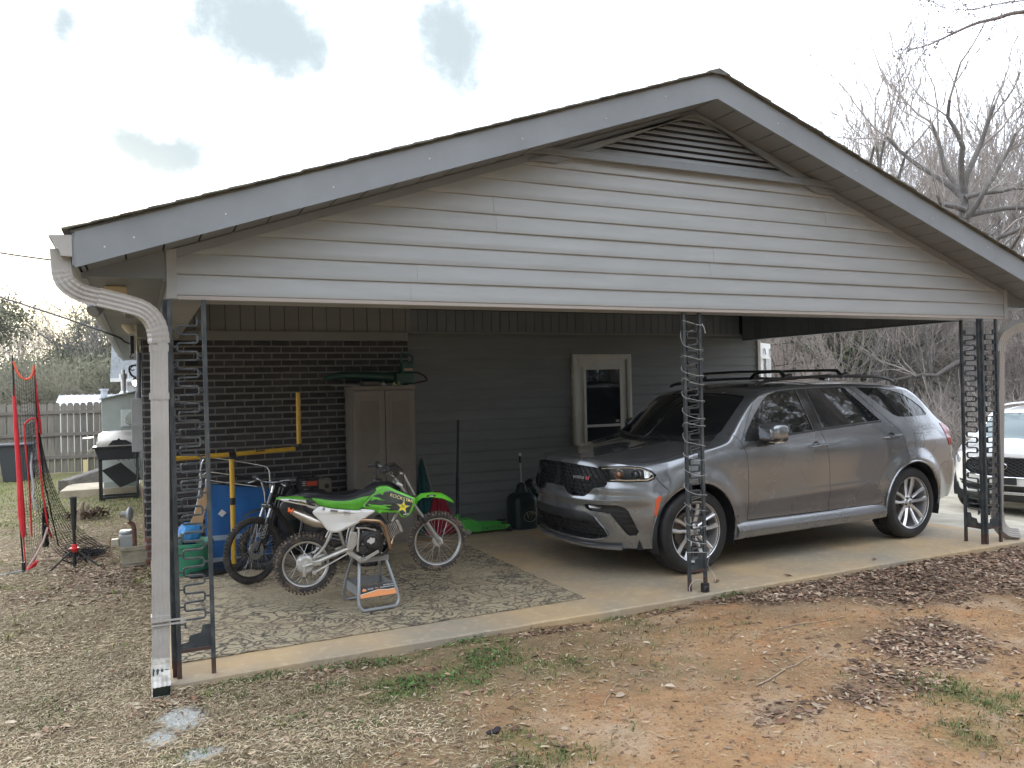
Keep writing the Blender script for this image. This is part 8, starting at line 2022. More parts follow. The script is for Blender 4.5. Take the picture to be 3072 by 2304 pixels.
def meters():
    root=empty('electric_meter',(-.16,4.95,1.08),label='grey electric service box and conduit on the side of the brick corner',cat='meter box')
    L=M('pale grey box paint',(.42,.43,.42),.5,col2=(.35,.35,.34),vs=4)
    obj('lower_box',MB().box(-.125,0,.0,-.008,.12,.31),L,root,bevel=.005); obj('upper_box',MB().box(-.125,0,.315,-.008,.12,.63),L,root,bevel=.005); obj('box_strap',MB().box(-.135,-.004,.305,-.006,.0,.32),L,root)
    PV=M('grey conduit',(.15,.16,.17),.5)
    obj('conduit',MB().tube([(-.045,.05,.63),(-.045,.05,.70)],.032,12),PV,root,smooth=True); obj('conduit',MB().tube([(-.042,.05,.70),(-.030,.05,1.17)],.026,12),PV,root,smooth=True)
    obj('conduit',MB().tube([(-.045,.05,1.17),(-.045,.05,1.38)],.014,10),M('cream conduit',(.50,.44,.28),.5),root,smooth=True)
    obj('loose_wires',MB().tube(smoothpath([(-.09,.03,.0),(-.10,.03,-.12),(-.07,.02,-.25),(-.09,.02,-.4)],4),.004,5).tube(smoothpath([(-.06,.03,.0),(-.04,.03,-.16),(-.08,.02,-.3),(-.05,.02,-.5)],4),.004,5).tube(smoothpath([(-.04,.03,.0),(-.07,.03,-.14),(-.04,.02,-.38)],4),.004,5),M('green grey wire',(.10,.14,.11),.5),root)
    obj('copper_pipe',MB().tube(smoothpath([(-.05,.0,-.38),(-.02,-.1,-.5),(-.012,-.3,-.9),(-.012,-.5,-1.15)],5),.009,6),M('brown pipe',(.20,.11,.07),.5),root)
    sb=empty('service_bracket',(-.20,4.6,2.2),label='black service wire clamp and hook under the eave above the conduit',cat='bracket'); obj('clamp',MB().cyl((-.06,0,.02),(-.06,0,.22),.022,n=10),BLACK,sb); obj('hook',MB().tube(smoothpath([(-.06,0,.02),(-.08,0,-.01),(-.07,0,-.03),(-.04,0,-.02)],4),.006,6),BLACK,sb); obj('hook',MB().tube(smoothpath([(-.05,0,-.12),(-.08,0,-.15),(-.06,0,-.17),(-.04,0,-.16)],4),.006,6),BLACK,sb)
    sec=empty('wall_lamp',(-.24,6.0,1.92),label='lit bulb in a dark bracket on the side wall beneath the eave',cat='lamp')
    obj('bracket',MB().tube(smoothpath([(.07,0,.22),(-.06,0,.20),(-.05,0,.10),(.0,0,.06)],4),.012,8),BLACK,sec,smooth=True); obj('socket',MB().tube([(.0,0,.07),(.0,0,.02)],[.02,.034],12),BLACK,sec,smooth=True)
    obj('bulb',MB().ball((0,0,-.01),(.035,.035,.042),14,10),M('lit bulb glass',(.9,.85,.7),.3,emit=((1,.82,.52),9)),sec,smooth=True)
meters()
WIRE=M('black service wire',(.02,.02,.022),.6)
def wire(name,P,r,label,cat='wire'): o=obj(name,MB().tube(smoothpath(P,8),r,5),WIRE,smooth=True); tag(o,label,cat); return o
wire('power_line',[(-14,22,9.0),(-6,12.5,4.95),(-1.0,5.2,2.68),(-.26,4.6,2.32)],.011,'lower black power line sloping from the sky down to the house eave','power line')
wire('power_line',[(-14,16.0,7.0),(-6,10.0,4.3),(-.98,4.2,3.10),(-.9,4.15,3.09),(1.5,3.6,3.0)],.012,'upper black power line passing behind the gutter end','power line') if False else wire('power_line',[(-18,24,9.6),(-7,14.0,5.55),(-1.9,9.4,4.02),(.6,8.0,3.75)],.014,'upper black power line passing behind the gutter end','power line')
wire('power_line',[(12,16,1.6),(18.9,14,2.25),(24,14,2.85),(31.3,14,3.78),(45,13,5.8)],.016,'lower power line crossing before the bare woods on the right','power line')
wire('power_line',[(12,16,2.3),(18.2,14,2.88),(23.2,14,3.26),(28.2,14,3.68),(31.3,14,4.2),(45,13,6.6)],.012,'upper thin power line crossing before the bare woods on the right','power line')
def grill():
    x,y=-.56,11.2; root=empty('grill',(x,y,G0(x,y)),label='black gas grill with a silver lid standing by the house side wall',cat='grill')
    W=.42; BKM=M('black grill paint',(.012,.013,.015),.4)
    for sx in (-.32,.30):
        for sy in (-.2,.2): obj('leg',MB().bar((sx,sy,0),(sx,sy,.80),.045,.045),BKM,root)
        obj('foot_brace',MB().prism([(sx-.02,.0),(sx+.10*(1 if sx<0 else -1),.0),(sx-.01,.13)],-.22,-.20),BKM,root)
    obj('bottom_rail',MB().bar((-.32,-.2,.06),(.30,-.2,.06),.03,.04),BKM,root); obj('bottom_rail',MB().bar((-.32,.2,.06),(.30,.2,.06),.03,.04),BKM,root)
    obj('firebox',MB().prism([(-.34,.76),(.32,.76),(.35,.98),(-.40,.98)],-.24,.24,bev=.01),BKM,root)
    obj('shelf_rim',MB().box(-.44,-.27,.975,.36,.27,1.01),BKM,root,bevel=.006)
    LID=M('silver grill lid',(.55,.52,.46),.3,.7,col2=(.46,.43,.38),vs=5)
    rows=[]
    for t in np.linspace(0,PI,14): rows.append([(x_,-.24*math.cos(t),1.01+(.27*math.sin(t)**.7)*s) for x_,s in ((-.37,.45),(-.345,.8),(-.27,.97),(-.1,1.05),(.1,1.05),(.35,1.0))])
    mb=MB(); mb.grid(rows); mb.add([r[0] for r in rows],[tuple(range(14))]); obj('lid',mb,LID,root,smooth=True)
    obj('lid_inlay',MB().prism([(-.18,1.03),(-.10,1.12),(-.03,1.125),(.0,1.16),(.03,1.125),(.12,1.12),(.22,1.05),(.22,1.03)],-.262,-.252),BKM,root)
    obj('side_shelf',MB().bar((-.60,0,1.16),(-.42,0,1.17),.3,.03),LID,root,bevel=.01); obj('knob_panel',MB().bar((-.50,-.2,.92),(-.42,-.2,.98),.10,.05),LID,root)
    c=obj('hanging_sheet',MB().prism([(-.30,.56),(.02,.69),(.36,.36),(.0,.22)],-.05,-.04),BKM,root)
    p=empty('white_board',(x+.1,y+.55,G0(x,y+.5)),label='white panel with dark scribbles behind the grill legs',cat='panel'); obj('panel_sheet',MB().box(-.42,0,.28,.42,.02,.86),M('white panel',(.62,.66,.62),.5),p)
    mk=MB()
    for k in range(3): mk.tube([(-.12+k*.09+.03*math.cos(t),-.003,.72+.03*math.sin(t)) for t in np.linspace(.3,5,10)],.005,4)
    obj('scribble',mk,BLACK,p)
grill()
def hvac():
    x,y=-.60,12.4; root=empty('furnace_unit',(x,y,G0(x,y)),label='large pale grey-green metal heating unit with a capped flue behind the grill',cat='heating unit')
    HG=M('pale grey green enamel',(.40,.44,.40),.4,.1,col2=(.33,.36,.33),vs=3)
    obj('housing',MB().prism([(-.28,.45),(.36,.45),(.36,2.04),(-.28,1.90)],-.3,.35),HG,root,bevel=.01); obj('housing_base',MB().box(-.27,-.28,0,.36,.34,.45),HG,root)
    obj('lid_edge',MB().bar((-.32,0,1.90),(.38,0,2.055),.72,.02),HG,root)
    obj('flue',MB().tube([(.12,0,1.96),(.12,0,2.06)],[.13,.05],16).tube([(.12,0,2.06),(.12,0,2.30)],.055,14),STEEL,root,smooth=True); obj('flue_cap',MB().tube([(.12,0,2.30),(.12,0,2.40)],.085,16).tube([(.12,0,2.40),(.12,0,2.48)],.04,12),STEEL,root,smooth=True)
    m_=obj('meter_plate',MB().box(.06,-.33,1.34,.34,-.3005,1.68),M('pale meter plate',(.55,.57,.54),.4),root,bevel=.01); obj('meter_drum',MB().lathe([(0,.07),(.11,.06),(.13,0)],o=(.25,-.33,1.50),ax=(0,-1,0),n=20),M('greenish glass drum',(.35,.38,.33),.2,.3),m_,smooth=True)
hvac()
def slabs():
    # concrete patio step and timber
    z=G0(-1.2,12.5); o=obj('patio_slab',MB().prism([(-1.62,12.1),(-.2,12.1),(-.2,13.4),(-1.55,13.4)],0,.16,fn=lambda a,b,c:(a,c,b)),M('weathered patio concrete',(.46,.39,.28),.9,col2=(.34,.29,.21),vs=3,bump=.3,bs=20),bevel=.01); o.location=(0,0,z-.01); tag(o,kind='structure')
    t=empty('timber',(-1.62,13.25,G0(-1.6,13.2)),rz=rad(76),label='dark weathered timber beam lying on the grass behind the patio slab',cat='timber'); obj('beam_body',MB().bar((-.1,0,.14),(3.6,.0,.16),.2,.28),M('dark wet timber',(.07,.055,.045),.9,col2=(.16,.14,.12),vs=6,stretch=(.5,6,6),bump=.4,bs=40),t,bevel=.02)
    # dead plant clump
    p=empty('dead_plant',(-.93,8.1,G0(-.93,8.1)),label='heap of dead curled brown leaves of a withered plant beside the wall',cat='plant')
    random.seed(14); mb=MB()
    for k in range(120):
        a=random.random()*2*PI; r=random.random()*.26; L=random.uniform(.06,.16); b=random.random()*2*PI; c=(r*math.cos(a)*1.2,r*math.sin(a),random.uniform(.01,.10)); d=Vector((math.cos(b),math.sin(b),random.uniform(.1,1.4))).normalized(); n=d.cross(Vector((0,0,1))).normalized()*random.uniform(.008,.02); c=Vector(c)
        mb.add([c-n,c+n,c+d*L*.6+n*1.2+Vector((0,0,.02)),c+d*L*.6-n*1.2,c+d*L],[(0,1,2,3),(3,2,4)])
    o=obj('withered_leaves',mb,M('withered brown leaf',(.10,.065,.045),.9,col2=(.19,.13,.09),vs=14),p); o['kind']='stuff'; obj('stump',MB().tube([(-.10,0,0),(-.10,0,.16),(-.06,0,.26)],[.06,.05,.02],8),TW,p)
slabs()
def trashcan():
    x,y=-2.95,17.4; root=empty('trash_can',(x,y,G0(x,y)),label='dark grey wheeled trash bin standing in front of the wooden fence',cat='bin')
    m=M('dark grey bin plastic',(.04,.045,.05),.5); mb=MB(); 
    mb.add([(-.27,-.27,0),(.27,-.27,0),(.27,.27,0),(-.27,.27,0),(-.36,-.36,.86),(.36,-.36,.86),(.36,.36,.86),(-.36,.36,.86)],[(0,3,2,1),(4,5,6,7),(0,1,5,4),(1,2,6,5),(2,3,7,6),(3,0,4,7)]); obj('bin_body',mb,m,root,bevel=.02)
    obj('bin_lid',MB().box(-.40,-.42,.865,.39,.38,.92),m,root,bevel=.02); obj('bin_handle',MB().cyl((-.3,.44,.90),(.3,.44,.90),.02),m,root)
    for s in (-1,1): obj('bin_wheel',MB().lathe([(0,-.03),(.11,-.03),(.12,0),(.11,.03),(0,.03)],o=(s*.30,.30,.12),ax=(1,0,0),n=16),BLACK,root)
trashcan()
def fence():
    y0=18.8; root=empty('picket_fence',(0,y0,0),label='weathered grey dog-ear picket fence across the back of the yard',cat='fence')
    FW=M('weathered grey picket',(.13,.115,.092),.9,col2=(.20,.18,.15),vs=2.2,vd=7,stretch=(9,9,.7),rnd=.22,bump=.3,bs=20)
    w_=.138; h=1.86; meshes=[]
    for k in range(5):
        j=random.uniform(-.01,.01); me=MB().prism([(0,0),(w_,0),(w_,h-.045+j),(w_-.025,h-.008+j),(w_*.6,h+j),(w_*.4,h+j),(.025,h-.008+j),(0,h-.045+j)],0,.018).mesh('picket'); me.materials.append(FW); meshes.append(me)
    x=-7.6; 
    while x<0.4:
        o=bpy.data.objects.new('picket',random.choice(meshes)); COL.objects.link(o); o.parent=root; z=G0(x,y0); o.location=(x,random.uniform(-.004,.004),z+.03+random.uniform(-.012,.012)); o.rotation_euler[1]=random.uniform(-.006,.006); x+=w_+random.uniform(.011,.020)
    for z in (.32,.93,1.52): obj('rail',MB().bar((-7.6,-.03,z-.16),(.4,-.03,z-.19),.04,.09,up=(0,0,1)),M('fence rail',(.19,.17,.145),.9,col2=(.13,.115,.095),vs=5,stretch=(1,6,6)),root)
    for x in (-7.5,-5.1,-2.7,-.3): obj('fence_post',MB().box(x-.05,.02,-.3,x+.05,.11,1.5),FW,root)
    t=empty('yellow_tag',(-1.56,y0-.05,G0(-1.5,y0)),label='pale yellow slip leaning at the foot of the fence',cat='tag'); obj('slip',MB().box(-.05,-.02,.0,.06,.0,.34),M('pale yellow card',(.62,.52,.25),.7),t)
fence()
def houses():
    # neighbour left
    SHG=M('pale grey roof shingle',(.17,.18,.18),.9,col2=(.13,.14,.14),vs=4,vd=6)
    h1=empty('neighbour_house',(-6,34,0),label='cream gabled neighbour house with a grey roof beyond the fence, far left',cat='house')
    CR=M('cream house wall',(.48,.43,.33),.7)
    obj('wall',MB().box(-6,0,-.5,2.0,6,1.95),CR,h1); obj('gable',MB().prism([(1.2,1.6),(2.02,1.6),(2.02,1.62),(1.55,2.66)],-.02,.06),CR,h1)
    obj('roof',MB().prism([(-6.3,1.82),(2.2,1.82),(1.45,2.72),(-6.3,2.72)],-.4,.0),SHG,h1); obj('roof',MB().add([(-6.3,-.45,1.80),(1.9,-.45,1.80),(1.4,2.8,2.75),(-6.3,2.8,2.75)],[(0,1,2,3)]),SHG,h1)
    obj('fascia_board',MB().bar((-6.3,-.46,1.80),(2.2,-.46,1.78),.05,.12),WHITEP,h1); obj('gable_trim',MB().bar((2.1,-.3,1.72),(1.45,-.3,2.72),.06,.12),WHITEP,h1)
    h2=empty('shed',(-3,28,0),label='low white shed with a ribbed metal roof just above the fence top',cat='shed')
    mb=MB(); 
    MR=M('pale metal roofing',(.50,.52,.56),.35,.6)
    ro=obj('metal_roof',MB().add([(0,-.2,1.40),(3.6,-.2,1.40),(3.6,1.6,1.80),(0,1.6,1.80)],[(0,1,2,3)]),MR,h2)
    for k in range(19): obj('roof_rib',MB().bar((k*.2,-.21,1.41),(k*.2,1.6,1.815),.03,.03),MR,ro)
    obj('wall',MB().box(.1,0,-.4,3.5,3,1.38),M('white shed wall',(.6,.6,.58),.7),h2); obj('vent_cap',MB().cyl((1.55,1,1.7),(1.55,1,1.98),.12).cyl((1.55,1,1.95),(1.55,1,2.02),.17),MR,h2)
    h3=empty('neighbour_house',(-1.0,30,0),label='white-sided neighbour house with a grey shingled roof beside the brick wall edge',cat='house')
    obj('wall',MB().box(.15,0,-.5,5,6,2.40),M('white house siding',(.55,.55,.53),.7),h3)
    for k in range(12): obj('siding_course',MB().box(.14,-.03,.2+k*.18,2.0,-.001,.36+k*.18),MATS['white house siding'],h3)
    obj('roof',MB().add([(-.25,-.4,2.38),(5,-.4,2.38),(5,3.2,4.3),(-.25,3.2,4.3)],[(0,1,2,3)]).add([(-.25,-.4,2.36),(5,-.4,2.36),(5,3.2,4.28),(-.25,3.2,4.28)],[(3,2,1,0)]),SHG,h3)
    obj('fascia_board',MB().bar((-.25,-.42,2.36),(5,-.42,2.36),.05,.14),WHITEP,h3)
    sl=empty('street_lamp',(-8.4,26,0),label='white cobra-head street lamp at the far left edge above the yard',cat='street lamp'); obj('lamp_post',MB().cyl((-1.8,0,-.5),(-1.8,0,4.2),.06),GALV,sl); obj('lamp_arm',MB().tube([(-1.8,0,4.1),(-1.2,0,4.45),(-.2,0,4.55)],.035,8),GALV,sl); obj('lamp_head',MB().ball((.0,0,4.52),(.38,.16,.10),14,8),M('white lamp head',(.75,.77,.78),.4),sl,smooth=True)
houses()
# ================================================================ TREES
BARK=M('grey bark',(.17,.155,.14),.9,col2=(.11,.10,.09),vs=3,vd=7,stretch=(3,3,.6),bump=.6,bs=16,bdist=.05,rnd=.18)
BRANCH=M('pale twig bark',(.36,.32,.285),.85,col2=(.27,.235,.205),vs=2,rnd=.15)
def strands_to_mesh(name,S,mat,sides=4):
    """S: list of (points[k,3], radii[k]) -> one mesh of thin tapering prisms"""
    V=[];F=[];b=0
    for P,R in S:
        P=np.asarray(P,float);k=len(P); d=np.gradient(P,axis=0); d/=np.linalg.norm(d,axis=1)[:,None]+1e-9
        ref=np.array([0,0,1.]) if abs(d[0,2])<.9 else np.array([1.,0,0])
        a=np.cross(d,ref); a/=np.linalg.norm(a,axis=1)[:,None]+1e-9; c=np.cross(d,a)
        n=sides if R[0]>.02 else 3
        if R[0]>.08: n=8
        t=np.arange(n)*2*PI/n
        ring=P[:,None,:]+(a[:,None,:]*np.cos(t)[None,:,None]+c[:,None,:]*np.sin(t)[None,:,None])*np.asarray(R)[:,None,None]
        V.append(ring.reshape(-1,3)); i=np.arange(k-1)[:,None]*n; j=np.arange(n)[None,:]; j2=(j+1)%n
        F.append(np.stack([b+i+j,b+i+j2,b+i+n+j2,b+i+n+j],-1).reshape(-1,4)); b+=k*n
    me=fastmesh(name,np.concatenate(V),np.concatenate(F)); me.materials.append(mat); me.shade_smooth(); return me
def grow(rng,p0,d0,L,r,depth,S,maxd,spread=.6,up=.25,kids=(3,5),tw=.9,minr=.004,curl=.16):
    n=6 if depth<2 else 4
    P=[np.array(p0,float)]; d=np.array(d0,float); d/=np.linalg.norm(d)
    for i in range(n):
        d=d+rng.normal(0,curl,3)*(1 if depth else .35)+np.array([0,0,up*(.12 if depth else 0)]); d/=np.linalg.norm(d); P.append(P[-1]+d*L/n)
    R=np.linspace(r,max(minr*.6,r*(.45 if depth<maxd else .3)),n+1); S[depth].append((np.array(P),R))
    if depth>=maxd: return
    k=rng.integers(*kids)+ (2 if depth==0 else 0)
    for q in range(k):
        t=rng.uniform(.35 if depth==0 else .2,1.0); 
        if q<2: t=1.0 if q==0 else rng.uniform(.7,1)
        i=min(int(t*n),n-1); base=P[i]+(P[i+1]-P[i])*(t*n-i); dd=P[min(i+1,n)]-P[i]; dd/=np.linalg.norm(dd)
        s=rng.normal(0,1,3); s-=dd*s.dot(dd); s/=np.linalg.norm(s); sp=spread*rng.uniform(.5,1.2)*(.5 if q==0 else 1)
        nd=dd*math.cos(sp)+s*math.sin(sp)+np.array([0,0,up*.4])
        grow(rng,base,nd,L*rng.uniform(.55,.82),max(minr,R[i]*(.78 if q==0 else rng.uniform(.42,.62))),depth+1,S,maxd,spread,up,kids,tw,minr,curl)
def bare_template(seed,H=9,r=.16,maxd=5,trunk=.34,spread=.55,up=.35,kids=(3,5),stems=1,minr=.009,lean=.1):
    rng=np.random.default_rng(seed); S={i:[] for i in range(maxd+1)}
    for s in range(stems):
        d=np.array([rng.normal(0,lean if stems==1 else .28),rng.normal(0,lean if stems==1 else .28),1.])
        grow(rng,(rng.normal(0,.12*(stems>1)),rng.normal(0,.12*(stems>1)),-.15),d,H*trunk,r*(1 if stems==1 else .75),0,S,maxd,spread,up,kids,minr=minr)
    t=strands_to_mesh('trunk',S[0]+S[1],BARK,6); c=strands_to_mesh('branches',sum([S[i] for i in range(2,maxd+1)],[]),BRANCH,3); return t,c
TEMPL=[bare_template(31,10,.17,5,kids=(3,5)),bare_template(32,10,.13,5,trunk=.42,kids=(3,4),spread=.45),bare_template(33,9,.20,5,trunk=.28,spread=.7,kids=(3,5)),bare_template(35,10,.11,4,trunk=.5,spread=.4,kids=(4,6))]
TEMPL.append(bare_template(51,13,.17,4,trunk=.72,spread=.5,kids=(4,6),minr=.011,lean=.05))
BIG=bare_template(43,14.5,.26,6,trunk=.32,spread=.36,up=.55,kids=(3,4),stems=6,minr=.015)
def tree(name,tm,loc,s,rz,label,group=None,cat='tree',sz=None):
    root=empty(name,loc,rz,label,cat,group); root.scale=(s,s,sz or s)
    for n,me in zip(('trunk','branches'),tm): o=bpy.data.objects.new(n,me); COL.objects.link(o); o.parent=root
    return root
tree('bare_tree',BIG,(29.0,15.2,G0(29,15.2)-.3),1.0,.6,'tall many-stemmed bare tree fanning out above the right roof slope')
rng=np.random.default_rng(77)
woods=[]
# individual trees of the wood edge: (azimuth from north-ish y axis, distance, template, scale)
WL=['slim bare tree behind the side window glass of the silver car','leaning bare tree seen over the roof bars','forked bare tree at the wood edge','thick grey trunk at the wood edge','thin straight bare tree at the wood edge']
k=0
for D in (25,29,34,40,47):
    for az in np.arange(41.5,68,1.25 if D<30 else 1.05):
        a=rad(az+rng.uniform(-.6,.6)); d=D+rng.uniform(-2,2); x=-.185+math.sin(a)*d; y=-5.3+math.cos(a)*d
        if x<11.5 or (abs(x-29)<1.2 and abs(y-15.2)<1.2): continue
        if math.hypot(x-12.5,y-2.5)<7: continue
        if x<26 and y<7.5 : continue
        ti=int(rng.choice([0,1,2,3,4,4,4])); s=rng.uniform(.42,.66)*(.85 if ti==4 else 1)*(1 if D>28 else .85)
        tree('bare_tree',TEMPL[ti],(x,y,G0(x,y)-.1),s,rng.uniform(0,6.28),'leafless grey tree among the others in the wood behind the cars','trees of the bare wood behind the driveway'); k+=1
# big near trunks visible between the posts
NT=[(1905,26,.9,'thick bare trunk rising behind the tail of the silver car roof'),(2095,24,1.05,'broad grey trunk right behind the right iron post')]
def az_of(px): return math.atan((px-1106)/1697)+rad(25.3)
for px,d,s,lab in NT:
    a=az_of(px); x=-.185+math.sin(a)*d;y=-5.3+math.cos(a)*d
    P=[(0,0,-.2),(.03,0,1),(-.05,.05,2.4),(.10,0,4.0),(.05,.1,5.5),(.12,.12,6.6),(.2,.15,7.4)]; R=[.34*s,.27*s,.25*s,.22*s,.17*s,.13*s,.08*s]
    S=[(np.array(smoothpath(P,3)),np.interp(np.linspace(0,6,19),range(7),R))]; rg=np.random.default_rng(px); SS={i:[] for i in range(5)}
    for q in range(11):
        h=rg.uniform(1.3,7); an=rg.uniform(0,6.28); grow(rg,(0,0,h),(math.cos(an),math.sin(an),rg.uniform(-.05,.6)),rg.uniform(1.4,2.8),.075*s,1,SS,4,.5,.15,(3,5),minr=.006,curl=.22)
    for q in range(4): an=q*1.7; grow(rg,(.16,.13,6.8+.15*q),(math.cos(an)*.5,math.sin(an)*.5,1.0),rg.uniform(2,3),.085*s,1,SS,4,.5,.3,(3,5),minr=.008,curl=.18)
    tree('bare_tree',(strands_to_mesh('trunk',S+SS[1],BARK,6),strands_to_mesh('branches',SS[2]+SS[3]+SS[4],BRANCH,3)),(x,y,G0(x,y)),1,0,lab)
# undergrowth: nobody could count it
def brush(name,N_,fx,h,r,mat,seed,L=(.8,2.6),label=None):
    rg=np.random.default_rng(seed); x,y=fx(rg,N_); z=gz(x,y)+rg.uniform(0,1,N_)**1.6*h; l=rg.uniform(*L,N_)
    a=rg.uniform(0,2*PI,N_); el=rg.normal(.75,.55,N_); k=5; d=np.stack([np.cos(a)*np.cos(el),np.sin(a)*np.cos(el),np.sin(el)],-1); P=np.zeros((N_,k,3)); P[:,0]=np.stack([x,y,z],-1)
    for i in range(1,k): d=d+rg.normal(0,.22,(N_,3)); d/=np.linalg.norm(d,axis=1)[:,None]; P[:,i]=P[:,i-1]+d*l[:,None]/(k-1)
    R=r*rg.uniform(.5,1.4,N_)[:,None]*np.linspace(1,.35,k)[None]; 
    a1=np.cross(d,[0.3,.1,1]); a1/=np.linalg.norm(a1,axis=1)[:,None]; b1=np.cross(d,a1)
    t=np.arange(3)*2*PI/3; ring=P[:,:,None,:]+(a1[:,None,None,:]*np.cos(t)[None,None,:,None]+b1[:,None,None,:]*np.sin(t)[None,None,:,None])*R[:,:,None,None]
    V=ring.reshape(-1,3); b=(np.arange(N_)*k*3)[:,None,None]; i=(np.arange(k-1)*3)[None,:,None]; j=np.arange(3)[None,None,:]; j2=(j+1)%3
    F=np.stack([b+i+j,b+i+j2,b+i+3+j2,b+i+3+j],-1).reshape(-1,4); me=fastmesh(name,V,F); me.materials.append(mat); o=bpy.data.objects.new(name,me); COL.objects.link(o); o['kind']='stuff'
    if label: o['label']=label
    return o
def sector(a0,a1,d0,d1):
    def f(rg,n): a=rad(a0)+rg.random(n)*rad(a1-a0); d=np.sqrt(rg.uniform(d0**2,d1**2,n)); return -.185+np.sin(a)*d,-5.3+np.cos(a)*d
    return f
BRU1=M('pinkish brown brush',(.45,.39,.34),.9,col2=(.34,.29,.25),vs=.4); BRU2=M('grey brush',(.42,.37,.325),.9,col2=(.30,.26,.225),vs=.5)
brush('undergrowth',13000,sector(41,68,26,34),3.2,.010,BRU1,1); brush('undergrowth',13000,sector(41,68,34,50),5.0,.016,BRU2,2,(1.2,3.5)); brush('undergrowth',9000,sector(41,68,21,26),1.0,.008,BRU2,3,(.6,1.6))
# --- leaf clumps for evergreens and lingering dead leaves
def clumps(name,C,R,N_,size,mat,seed,cl=.30):
    """leaf faces gathered in clusters inside ellipsoids C (centres) R (radii)"""
    rg=np.random.default_rng(seed); V=[];F=[]
    C=np.array(C,float);R=np.array(R,float); w_=R.prod(1)**.67; w_/=w_.sum(); m=max(8,N_//22)
    i=rg.choice(len(C),m,p=w_); u=rg.normal(0,1,(m,3)); u/=np.linalg.norm(u,axis=1)[:,None]; cc=C[i]+u*R[i]*rg.uniform(.35,1.05,(m,1))
    j=rg.integers(0,m,N_); p=cc[j]+rg.normal(0,cl,(N_,3)); a=rg.normal(0,1,(N_,3)); a/=np.linalg.norm(a,axis=1)[:,None]; b=np.cross(a,rg.normal(0,1,(N_,3))); b/=np.linalg.norm(b,axis=1)[:,None]
    s=size*rg.uniform(.5,1.3,(N_,1)); V=np.stack([p-a*s,p-b*s*.5,p+a*s,p+b*s*.5],1).reshape(-1,3); F=np.arange(N_*4).reshape(-1,4)
    me=fastmesh(name,V,F); me.materials.append(mat); return me
EVG=M('evergreen needles',(.075,.095,.045),.8,col2=(.12,.14,.07),vs=.9,rnd=.2); OLV=M('olive grey foliage',(.14,.15,.085),.85,col2=(.20,.195,.12),vs=.8,rnd=.2); TAN=M('tan dry foliage',(.30,.22,.13),.85,col2=(.22,.16,.10),vs=.8,rnd=.15)
def leafy(name,loc,H,W,mat,label,group=None,seed=1,cl=.3,N_=5200,size=.10,base=.25,shape='round'):
    root=empty(name,loc,0,label,'tree' if H>2.5 else 'shrub',group); rg=np.random.default_rng(seed)
    C=[];R=[]
    for q in range(9):
        t=rg.uniform(base,1); wr=W*(math.sin(PI*min(1,(t-base)/(1-base)*.8+.2))**.7 if shape=='round' else (1.15-t))
        a=rg.uniform(0,6.28); C.append((wr*.55*math.cos(a),wr*.55*math.sin(a),H*t*.93)); R.append((W*.42,W*.42,H*.13))
    o=bpy.data.objects.new('crown',clumps('crown',C,R,N_,size,mat,seed,cl)); COL.objects.link(o); o.parent=root
    S={i:[] for i in range(4)}; grow(rg,(0,0,-.1),(rg.normal(0,.05),0,1),H*.7,.03*H**.8+.03,0,S,3,.6,.2,(4,6),minr=.012)
    o=bpy.data.objects.new('trunk',strands_to_mesh('trunk',sum(S.values(),[]),BARK,5)); COL.objects.link(o); o.parent=root; return root
# evergreens in the right wood
for i,(px,d,h,w_) in enumerate(((1835,27,6.0,1.6),(1870,30,5.0,1.8),(2005,29,4.5,1.5))):
    a=az_of(px); x=-.185+math.sin(a)*d;y=-5.3+math.cos(a)*d; leafy('cedar',(x,y,G0(x,y)),h,w_,EVG,['narrow dark green cedar above the rear of the silver car','bushy dark cedar right of the narrow one in the wood','low dark cedar in the wood left of the right post'][i],'cedars in the wood',seed=90+i,N_=3600,size=.09)
# left background
LT=[(-30,-.4,'tall'),]
def ltree(px,d,H,W,mat,label,seed,**k):
    a=az_of(px); x=-.185+math.sin(a)*d; y=-5.3+math.cos(a)*d; return leafy('leafy_tree',(x,y,-.35),H,W,mat,label,None,seed,**k)
ltree(-10,44,6.6,3.0,OLV,'grey green rounded tree at the far left edge behind the lamp',201,N_=9000,size=.09,cl=.28)
ltree(228,50,7.6,3.2,OLV,'tall airy olive tree rising left of the eave above the fence',202,N_=9500,size=.09,cl=.36)
ltree(190,47,5.4,2.4,EVG,'darker green rounded tree in front of the tall airy one',203,N_=7000,size=.09)
ltree(60,52,4.2,2.6,OLV,'low grey green tree behind the left neighbour house',204,N_=7000,size=.09)
ltree(262,46,5.0,2.6,OLV,'olive tree just left of the neighbour white house roof',205,N_=7000,size=.09)
for i,(px,d,s,ti) in enumerate(((35,56,.62,1),(62,58,.70,3),(85,55,.72,1),(112,57,.66,3),(140,54,.50,0),(165,56,.55,1),(205,45,.66,0),(20,50,.6,3),(250,44,.6,2))):
    a=az_of(px); x=-.185+math.sin(a)*d;y=-5.3+math.cos(a)*d
    tree('bare_tree',TEMPL[ti],(x,y,-.35),s,i*1.3,'bare tree beyond the back fence, '+['leftmost of all','second from the left','third from the left','fourth from the left','fifth from the left','sixth from the left','seventh from the left','eighth from the left','nearest the eave'][sorted([35,62,85,112,140,165,205,20,250]).index(px)],'bare trees beyond the back fence')
brush('far_hedge',22000,sector(-12,3,36,46),2.4,.016,M('hedge twigs',(.20,.19,.13),.9,col2=(.26,.24,.17),vs=.5),11,(.8,2.2))
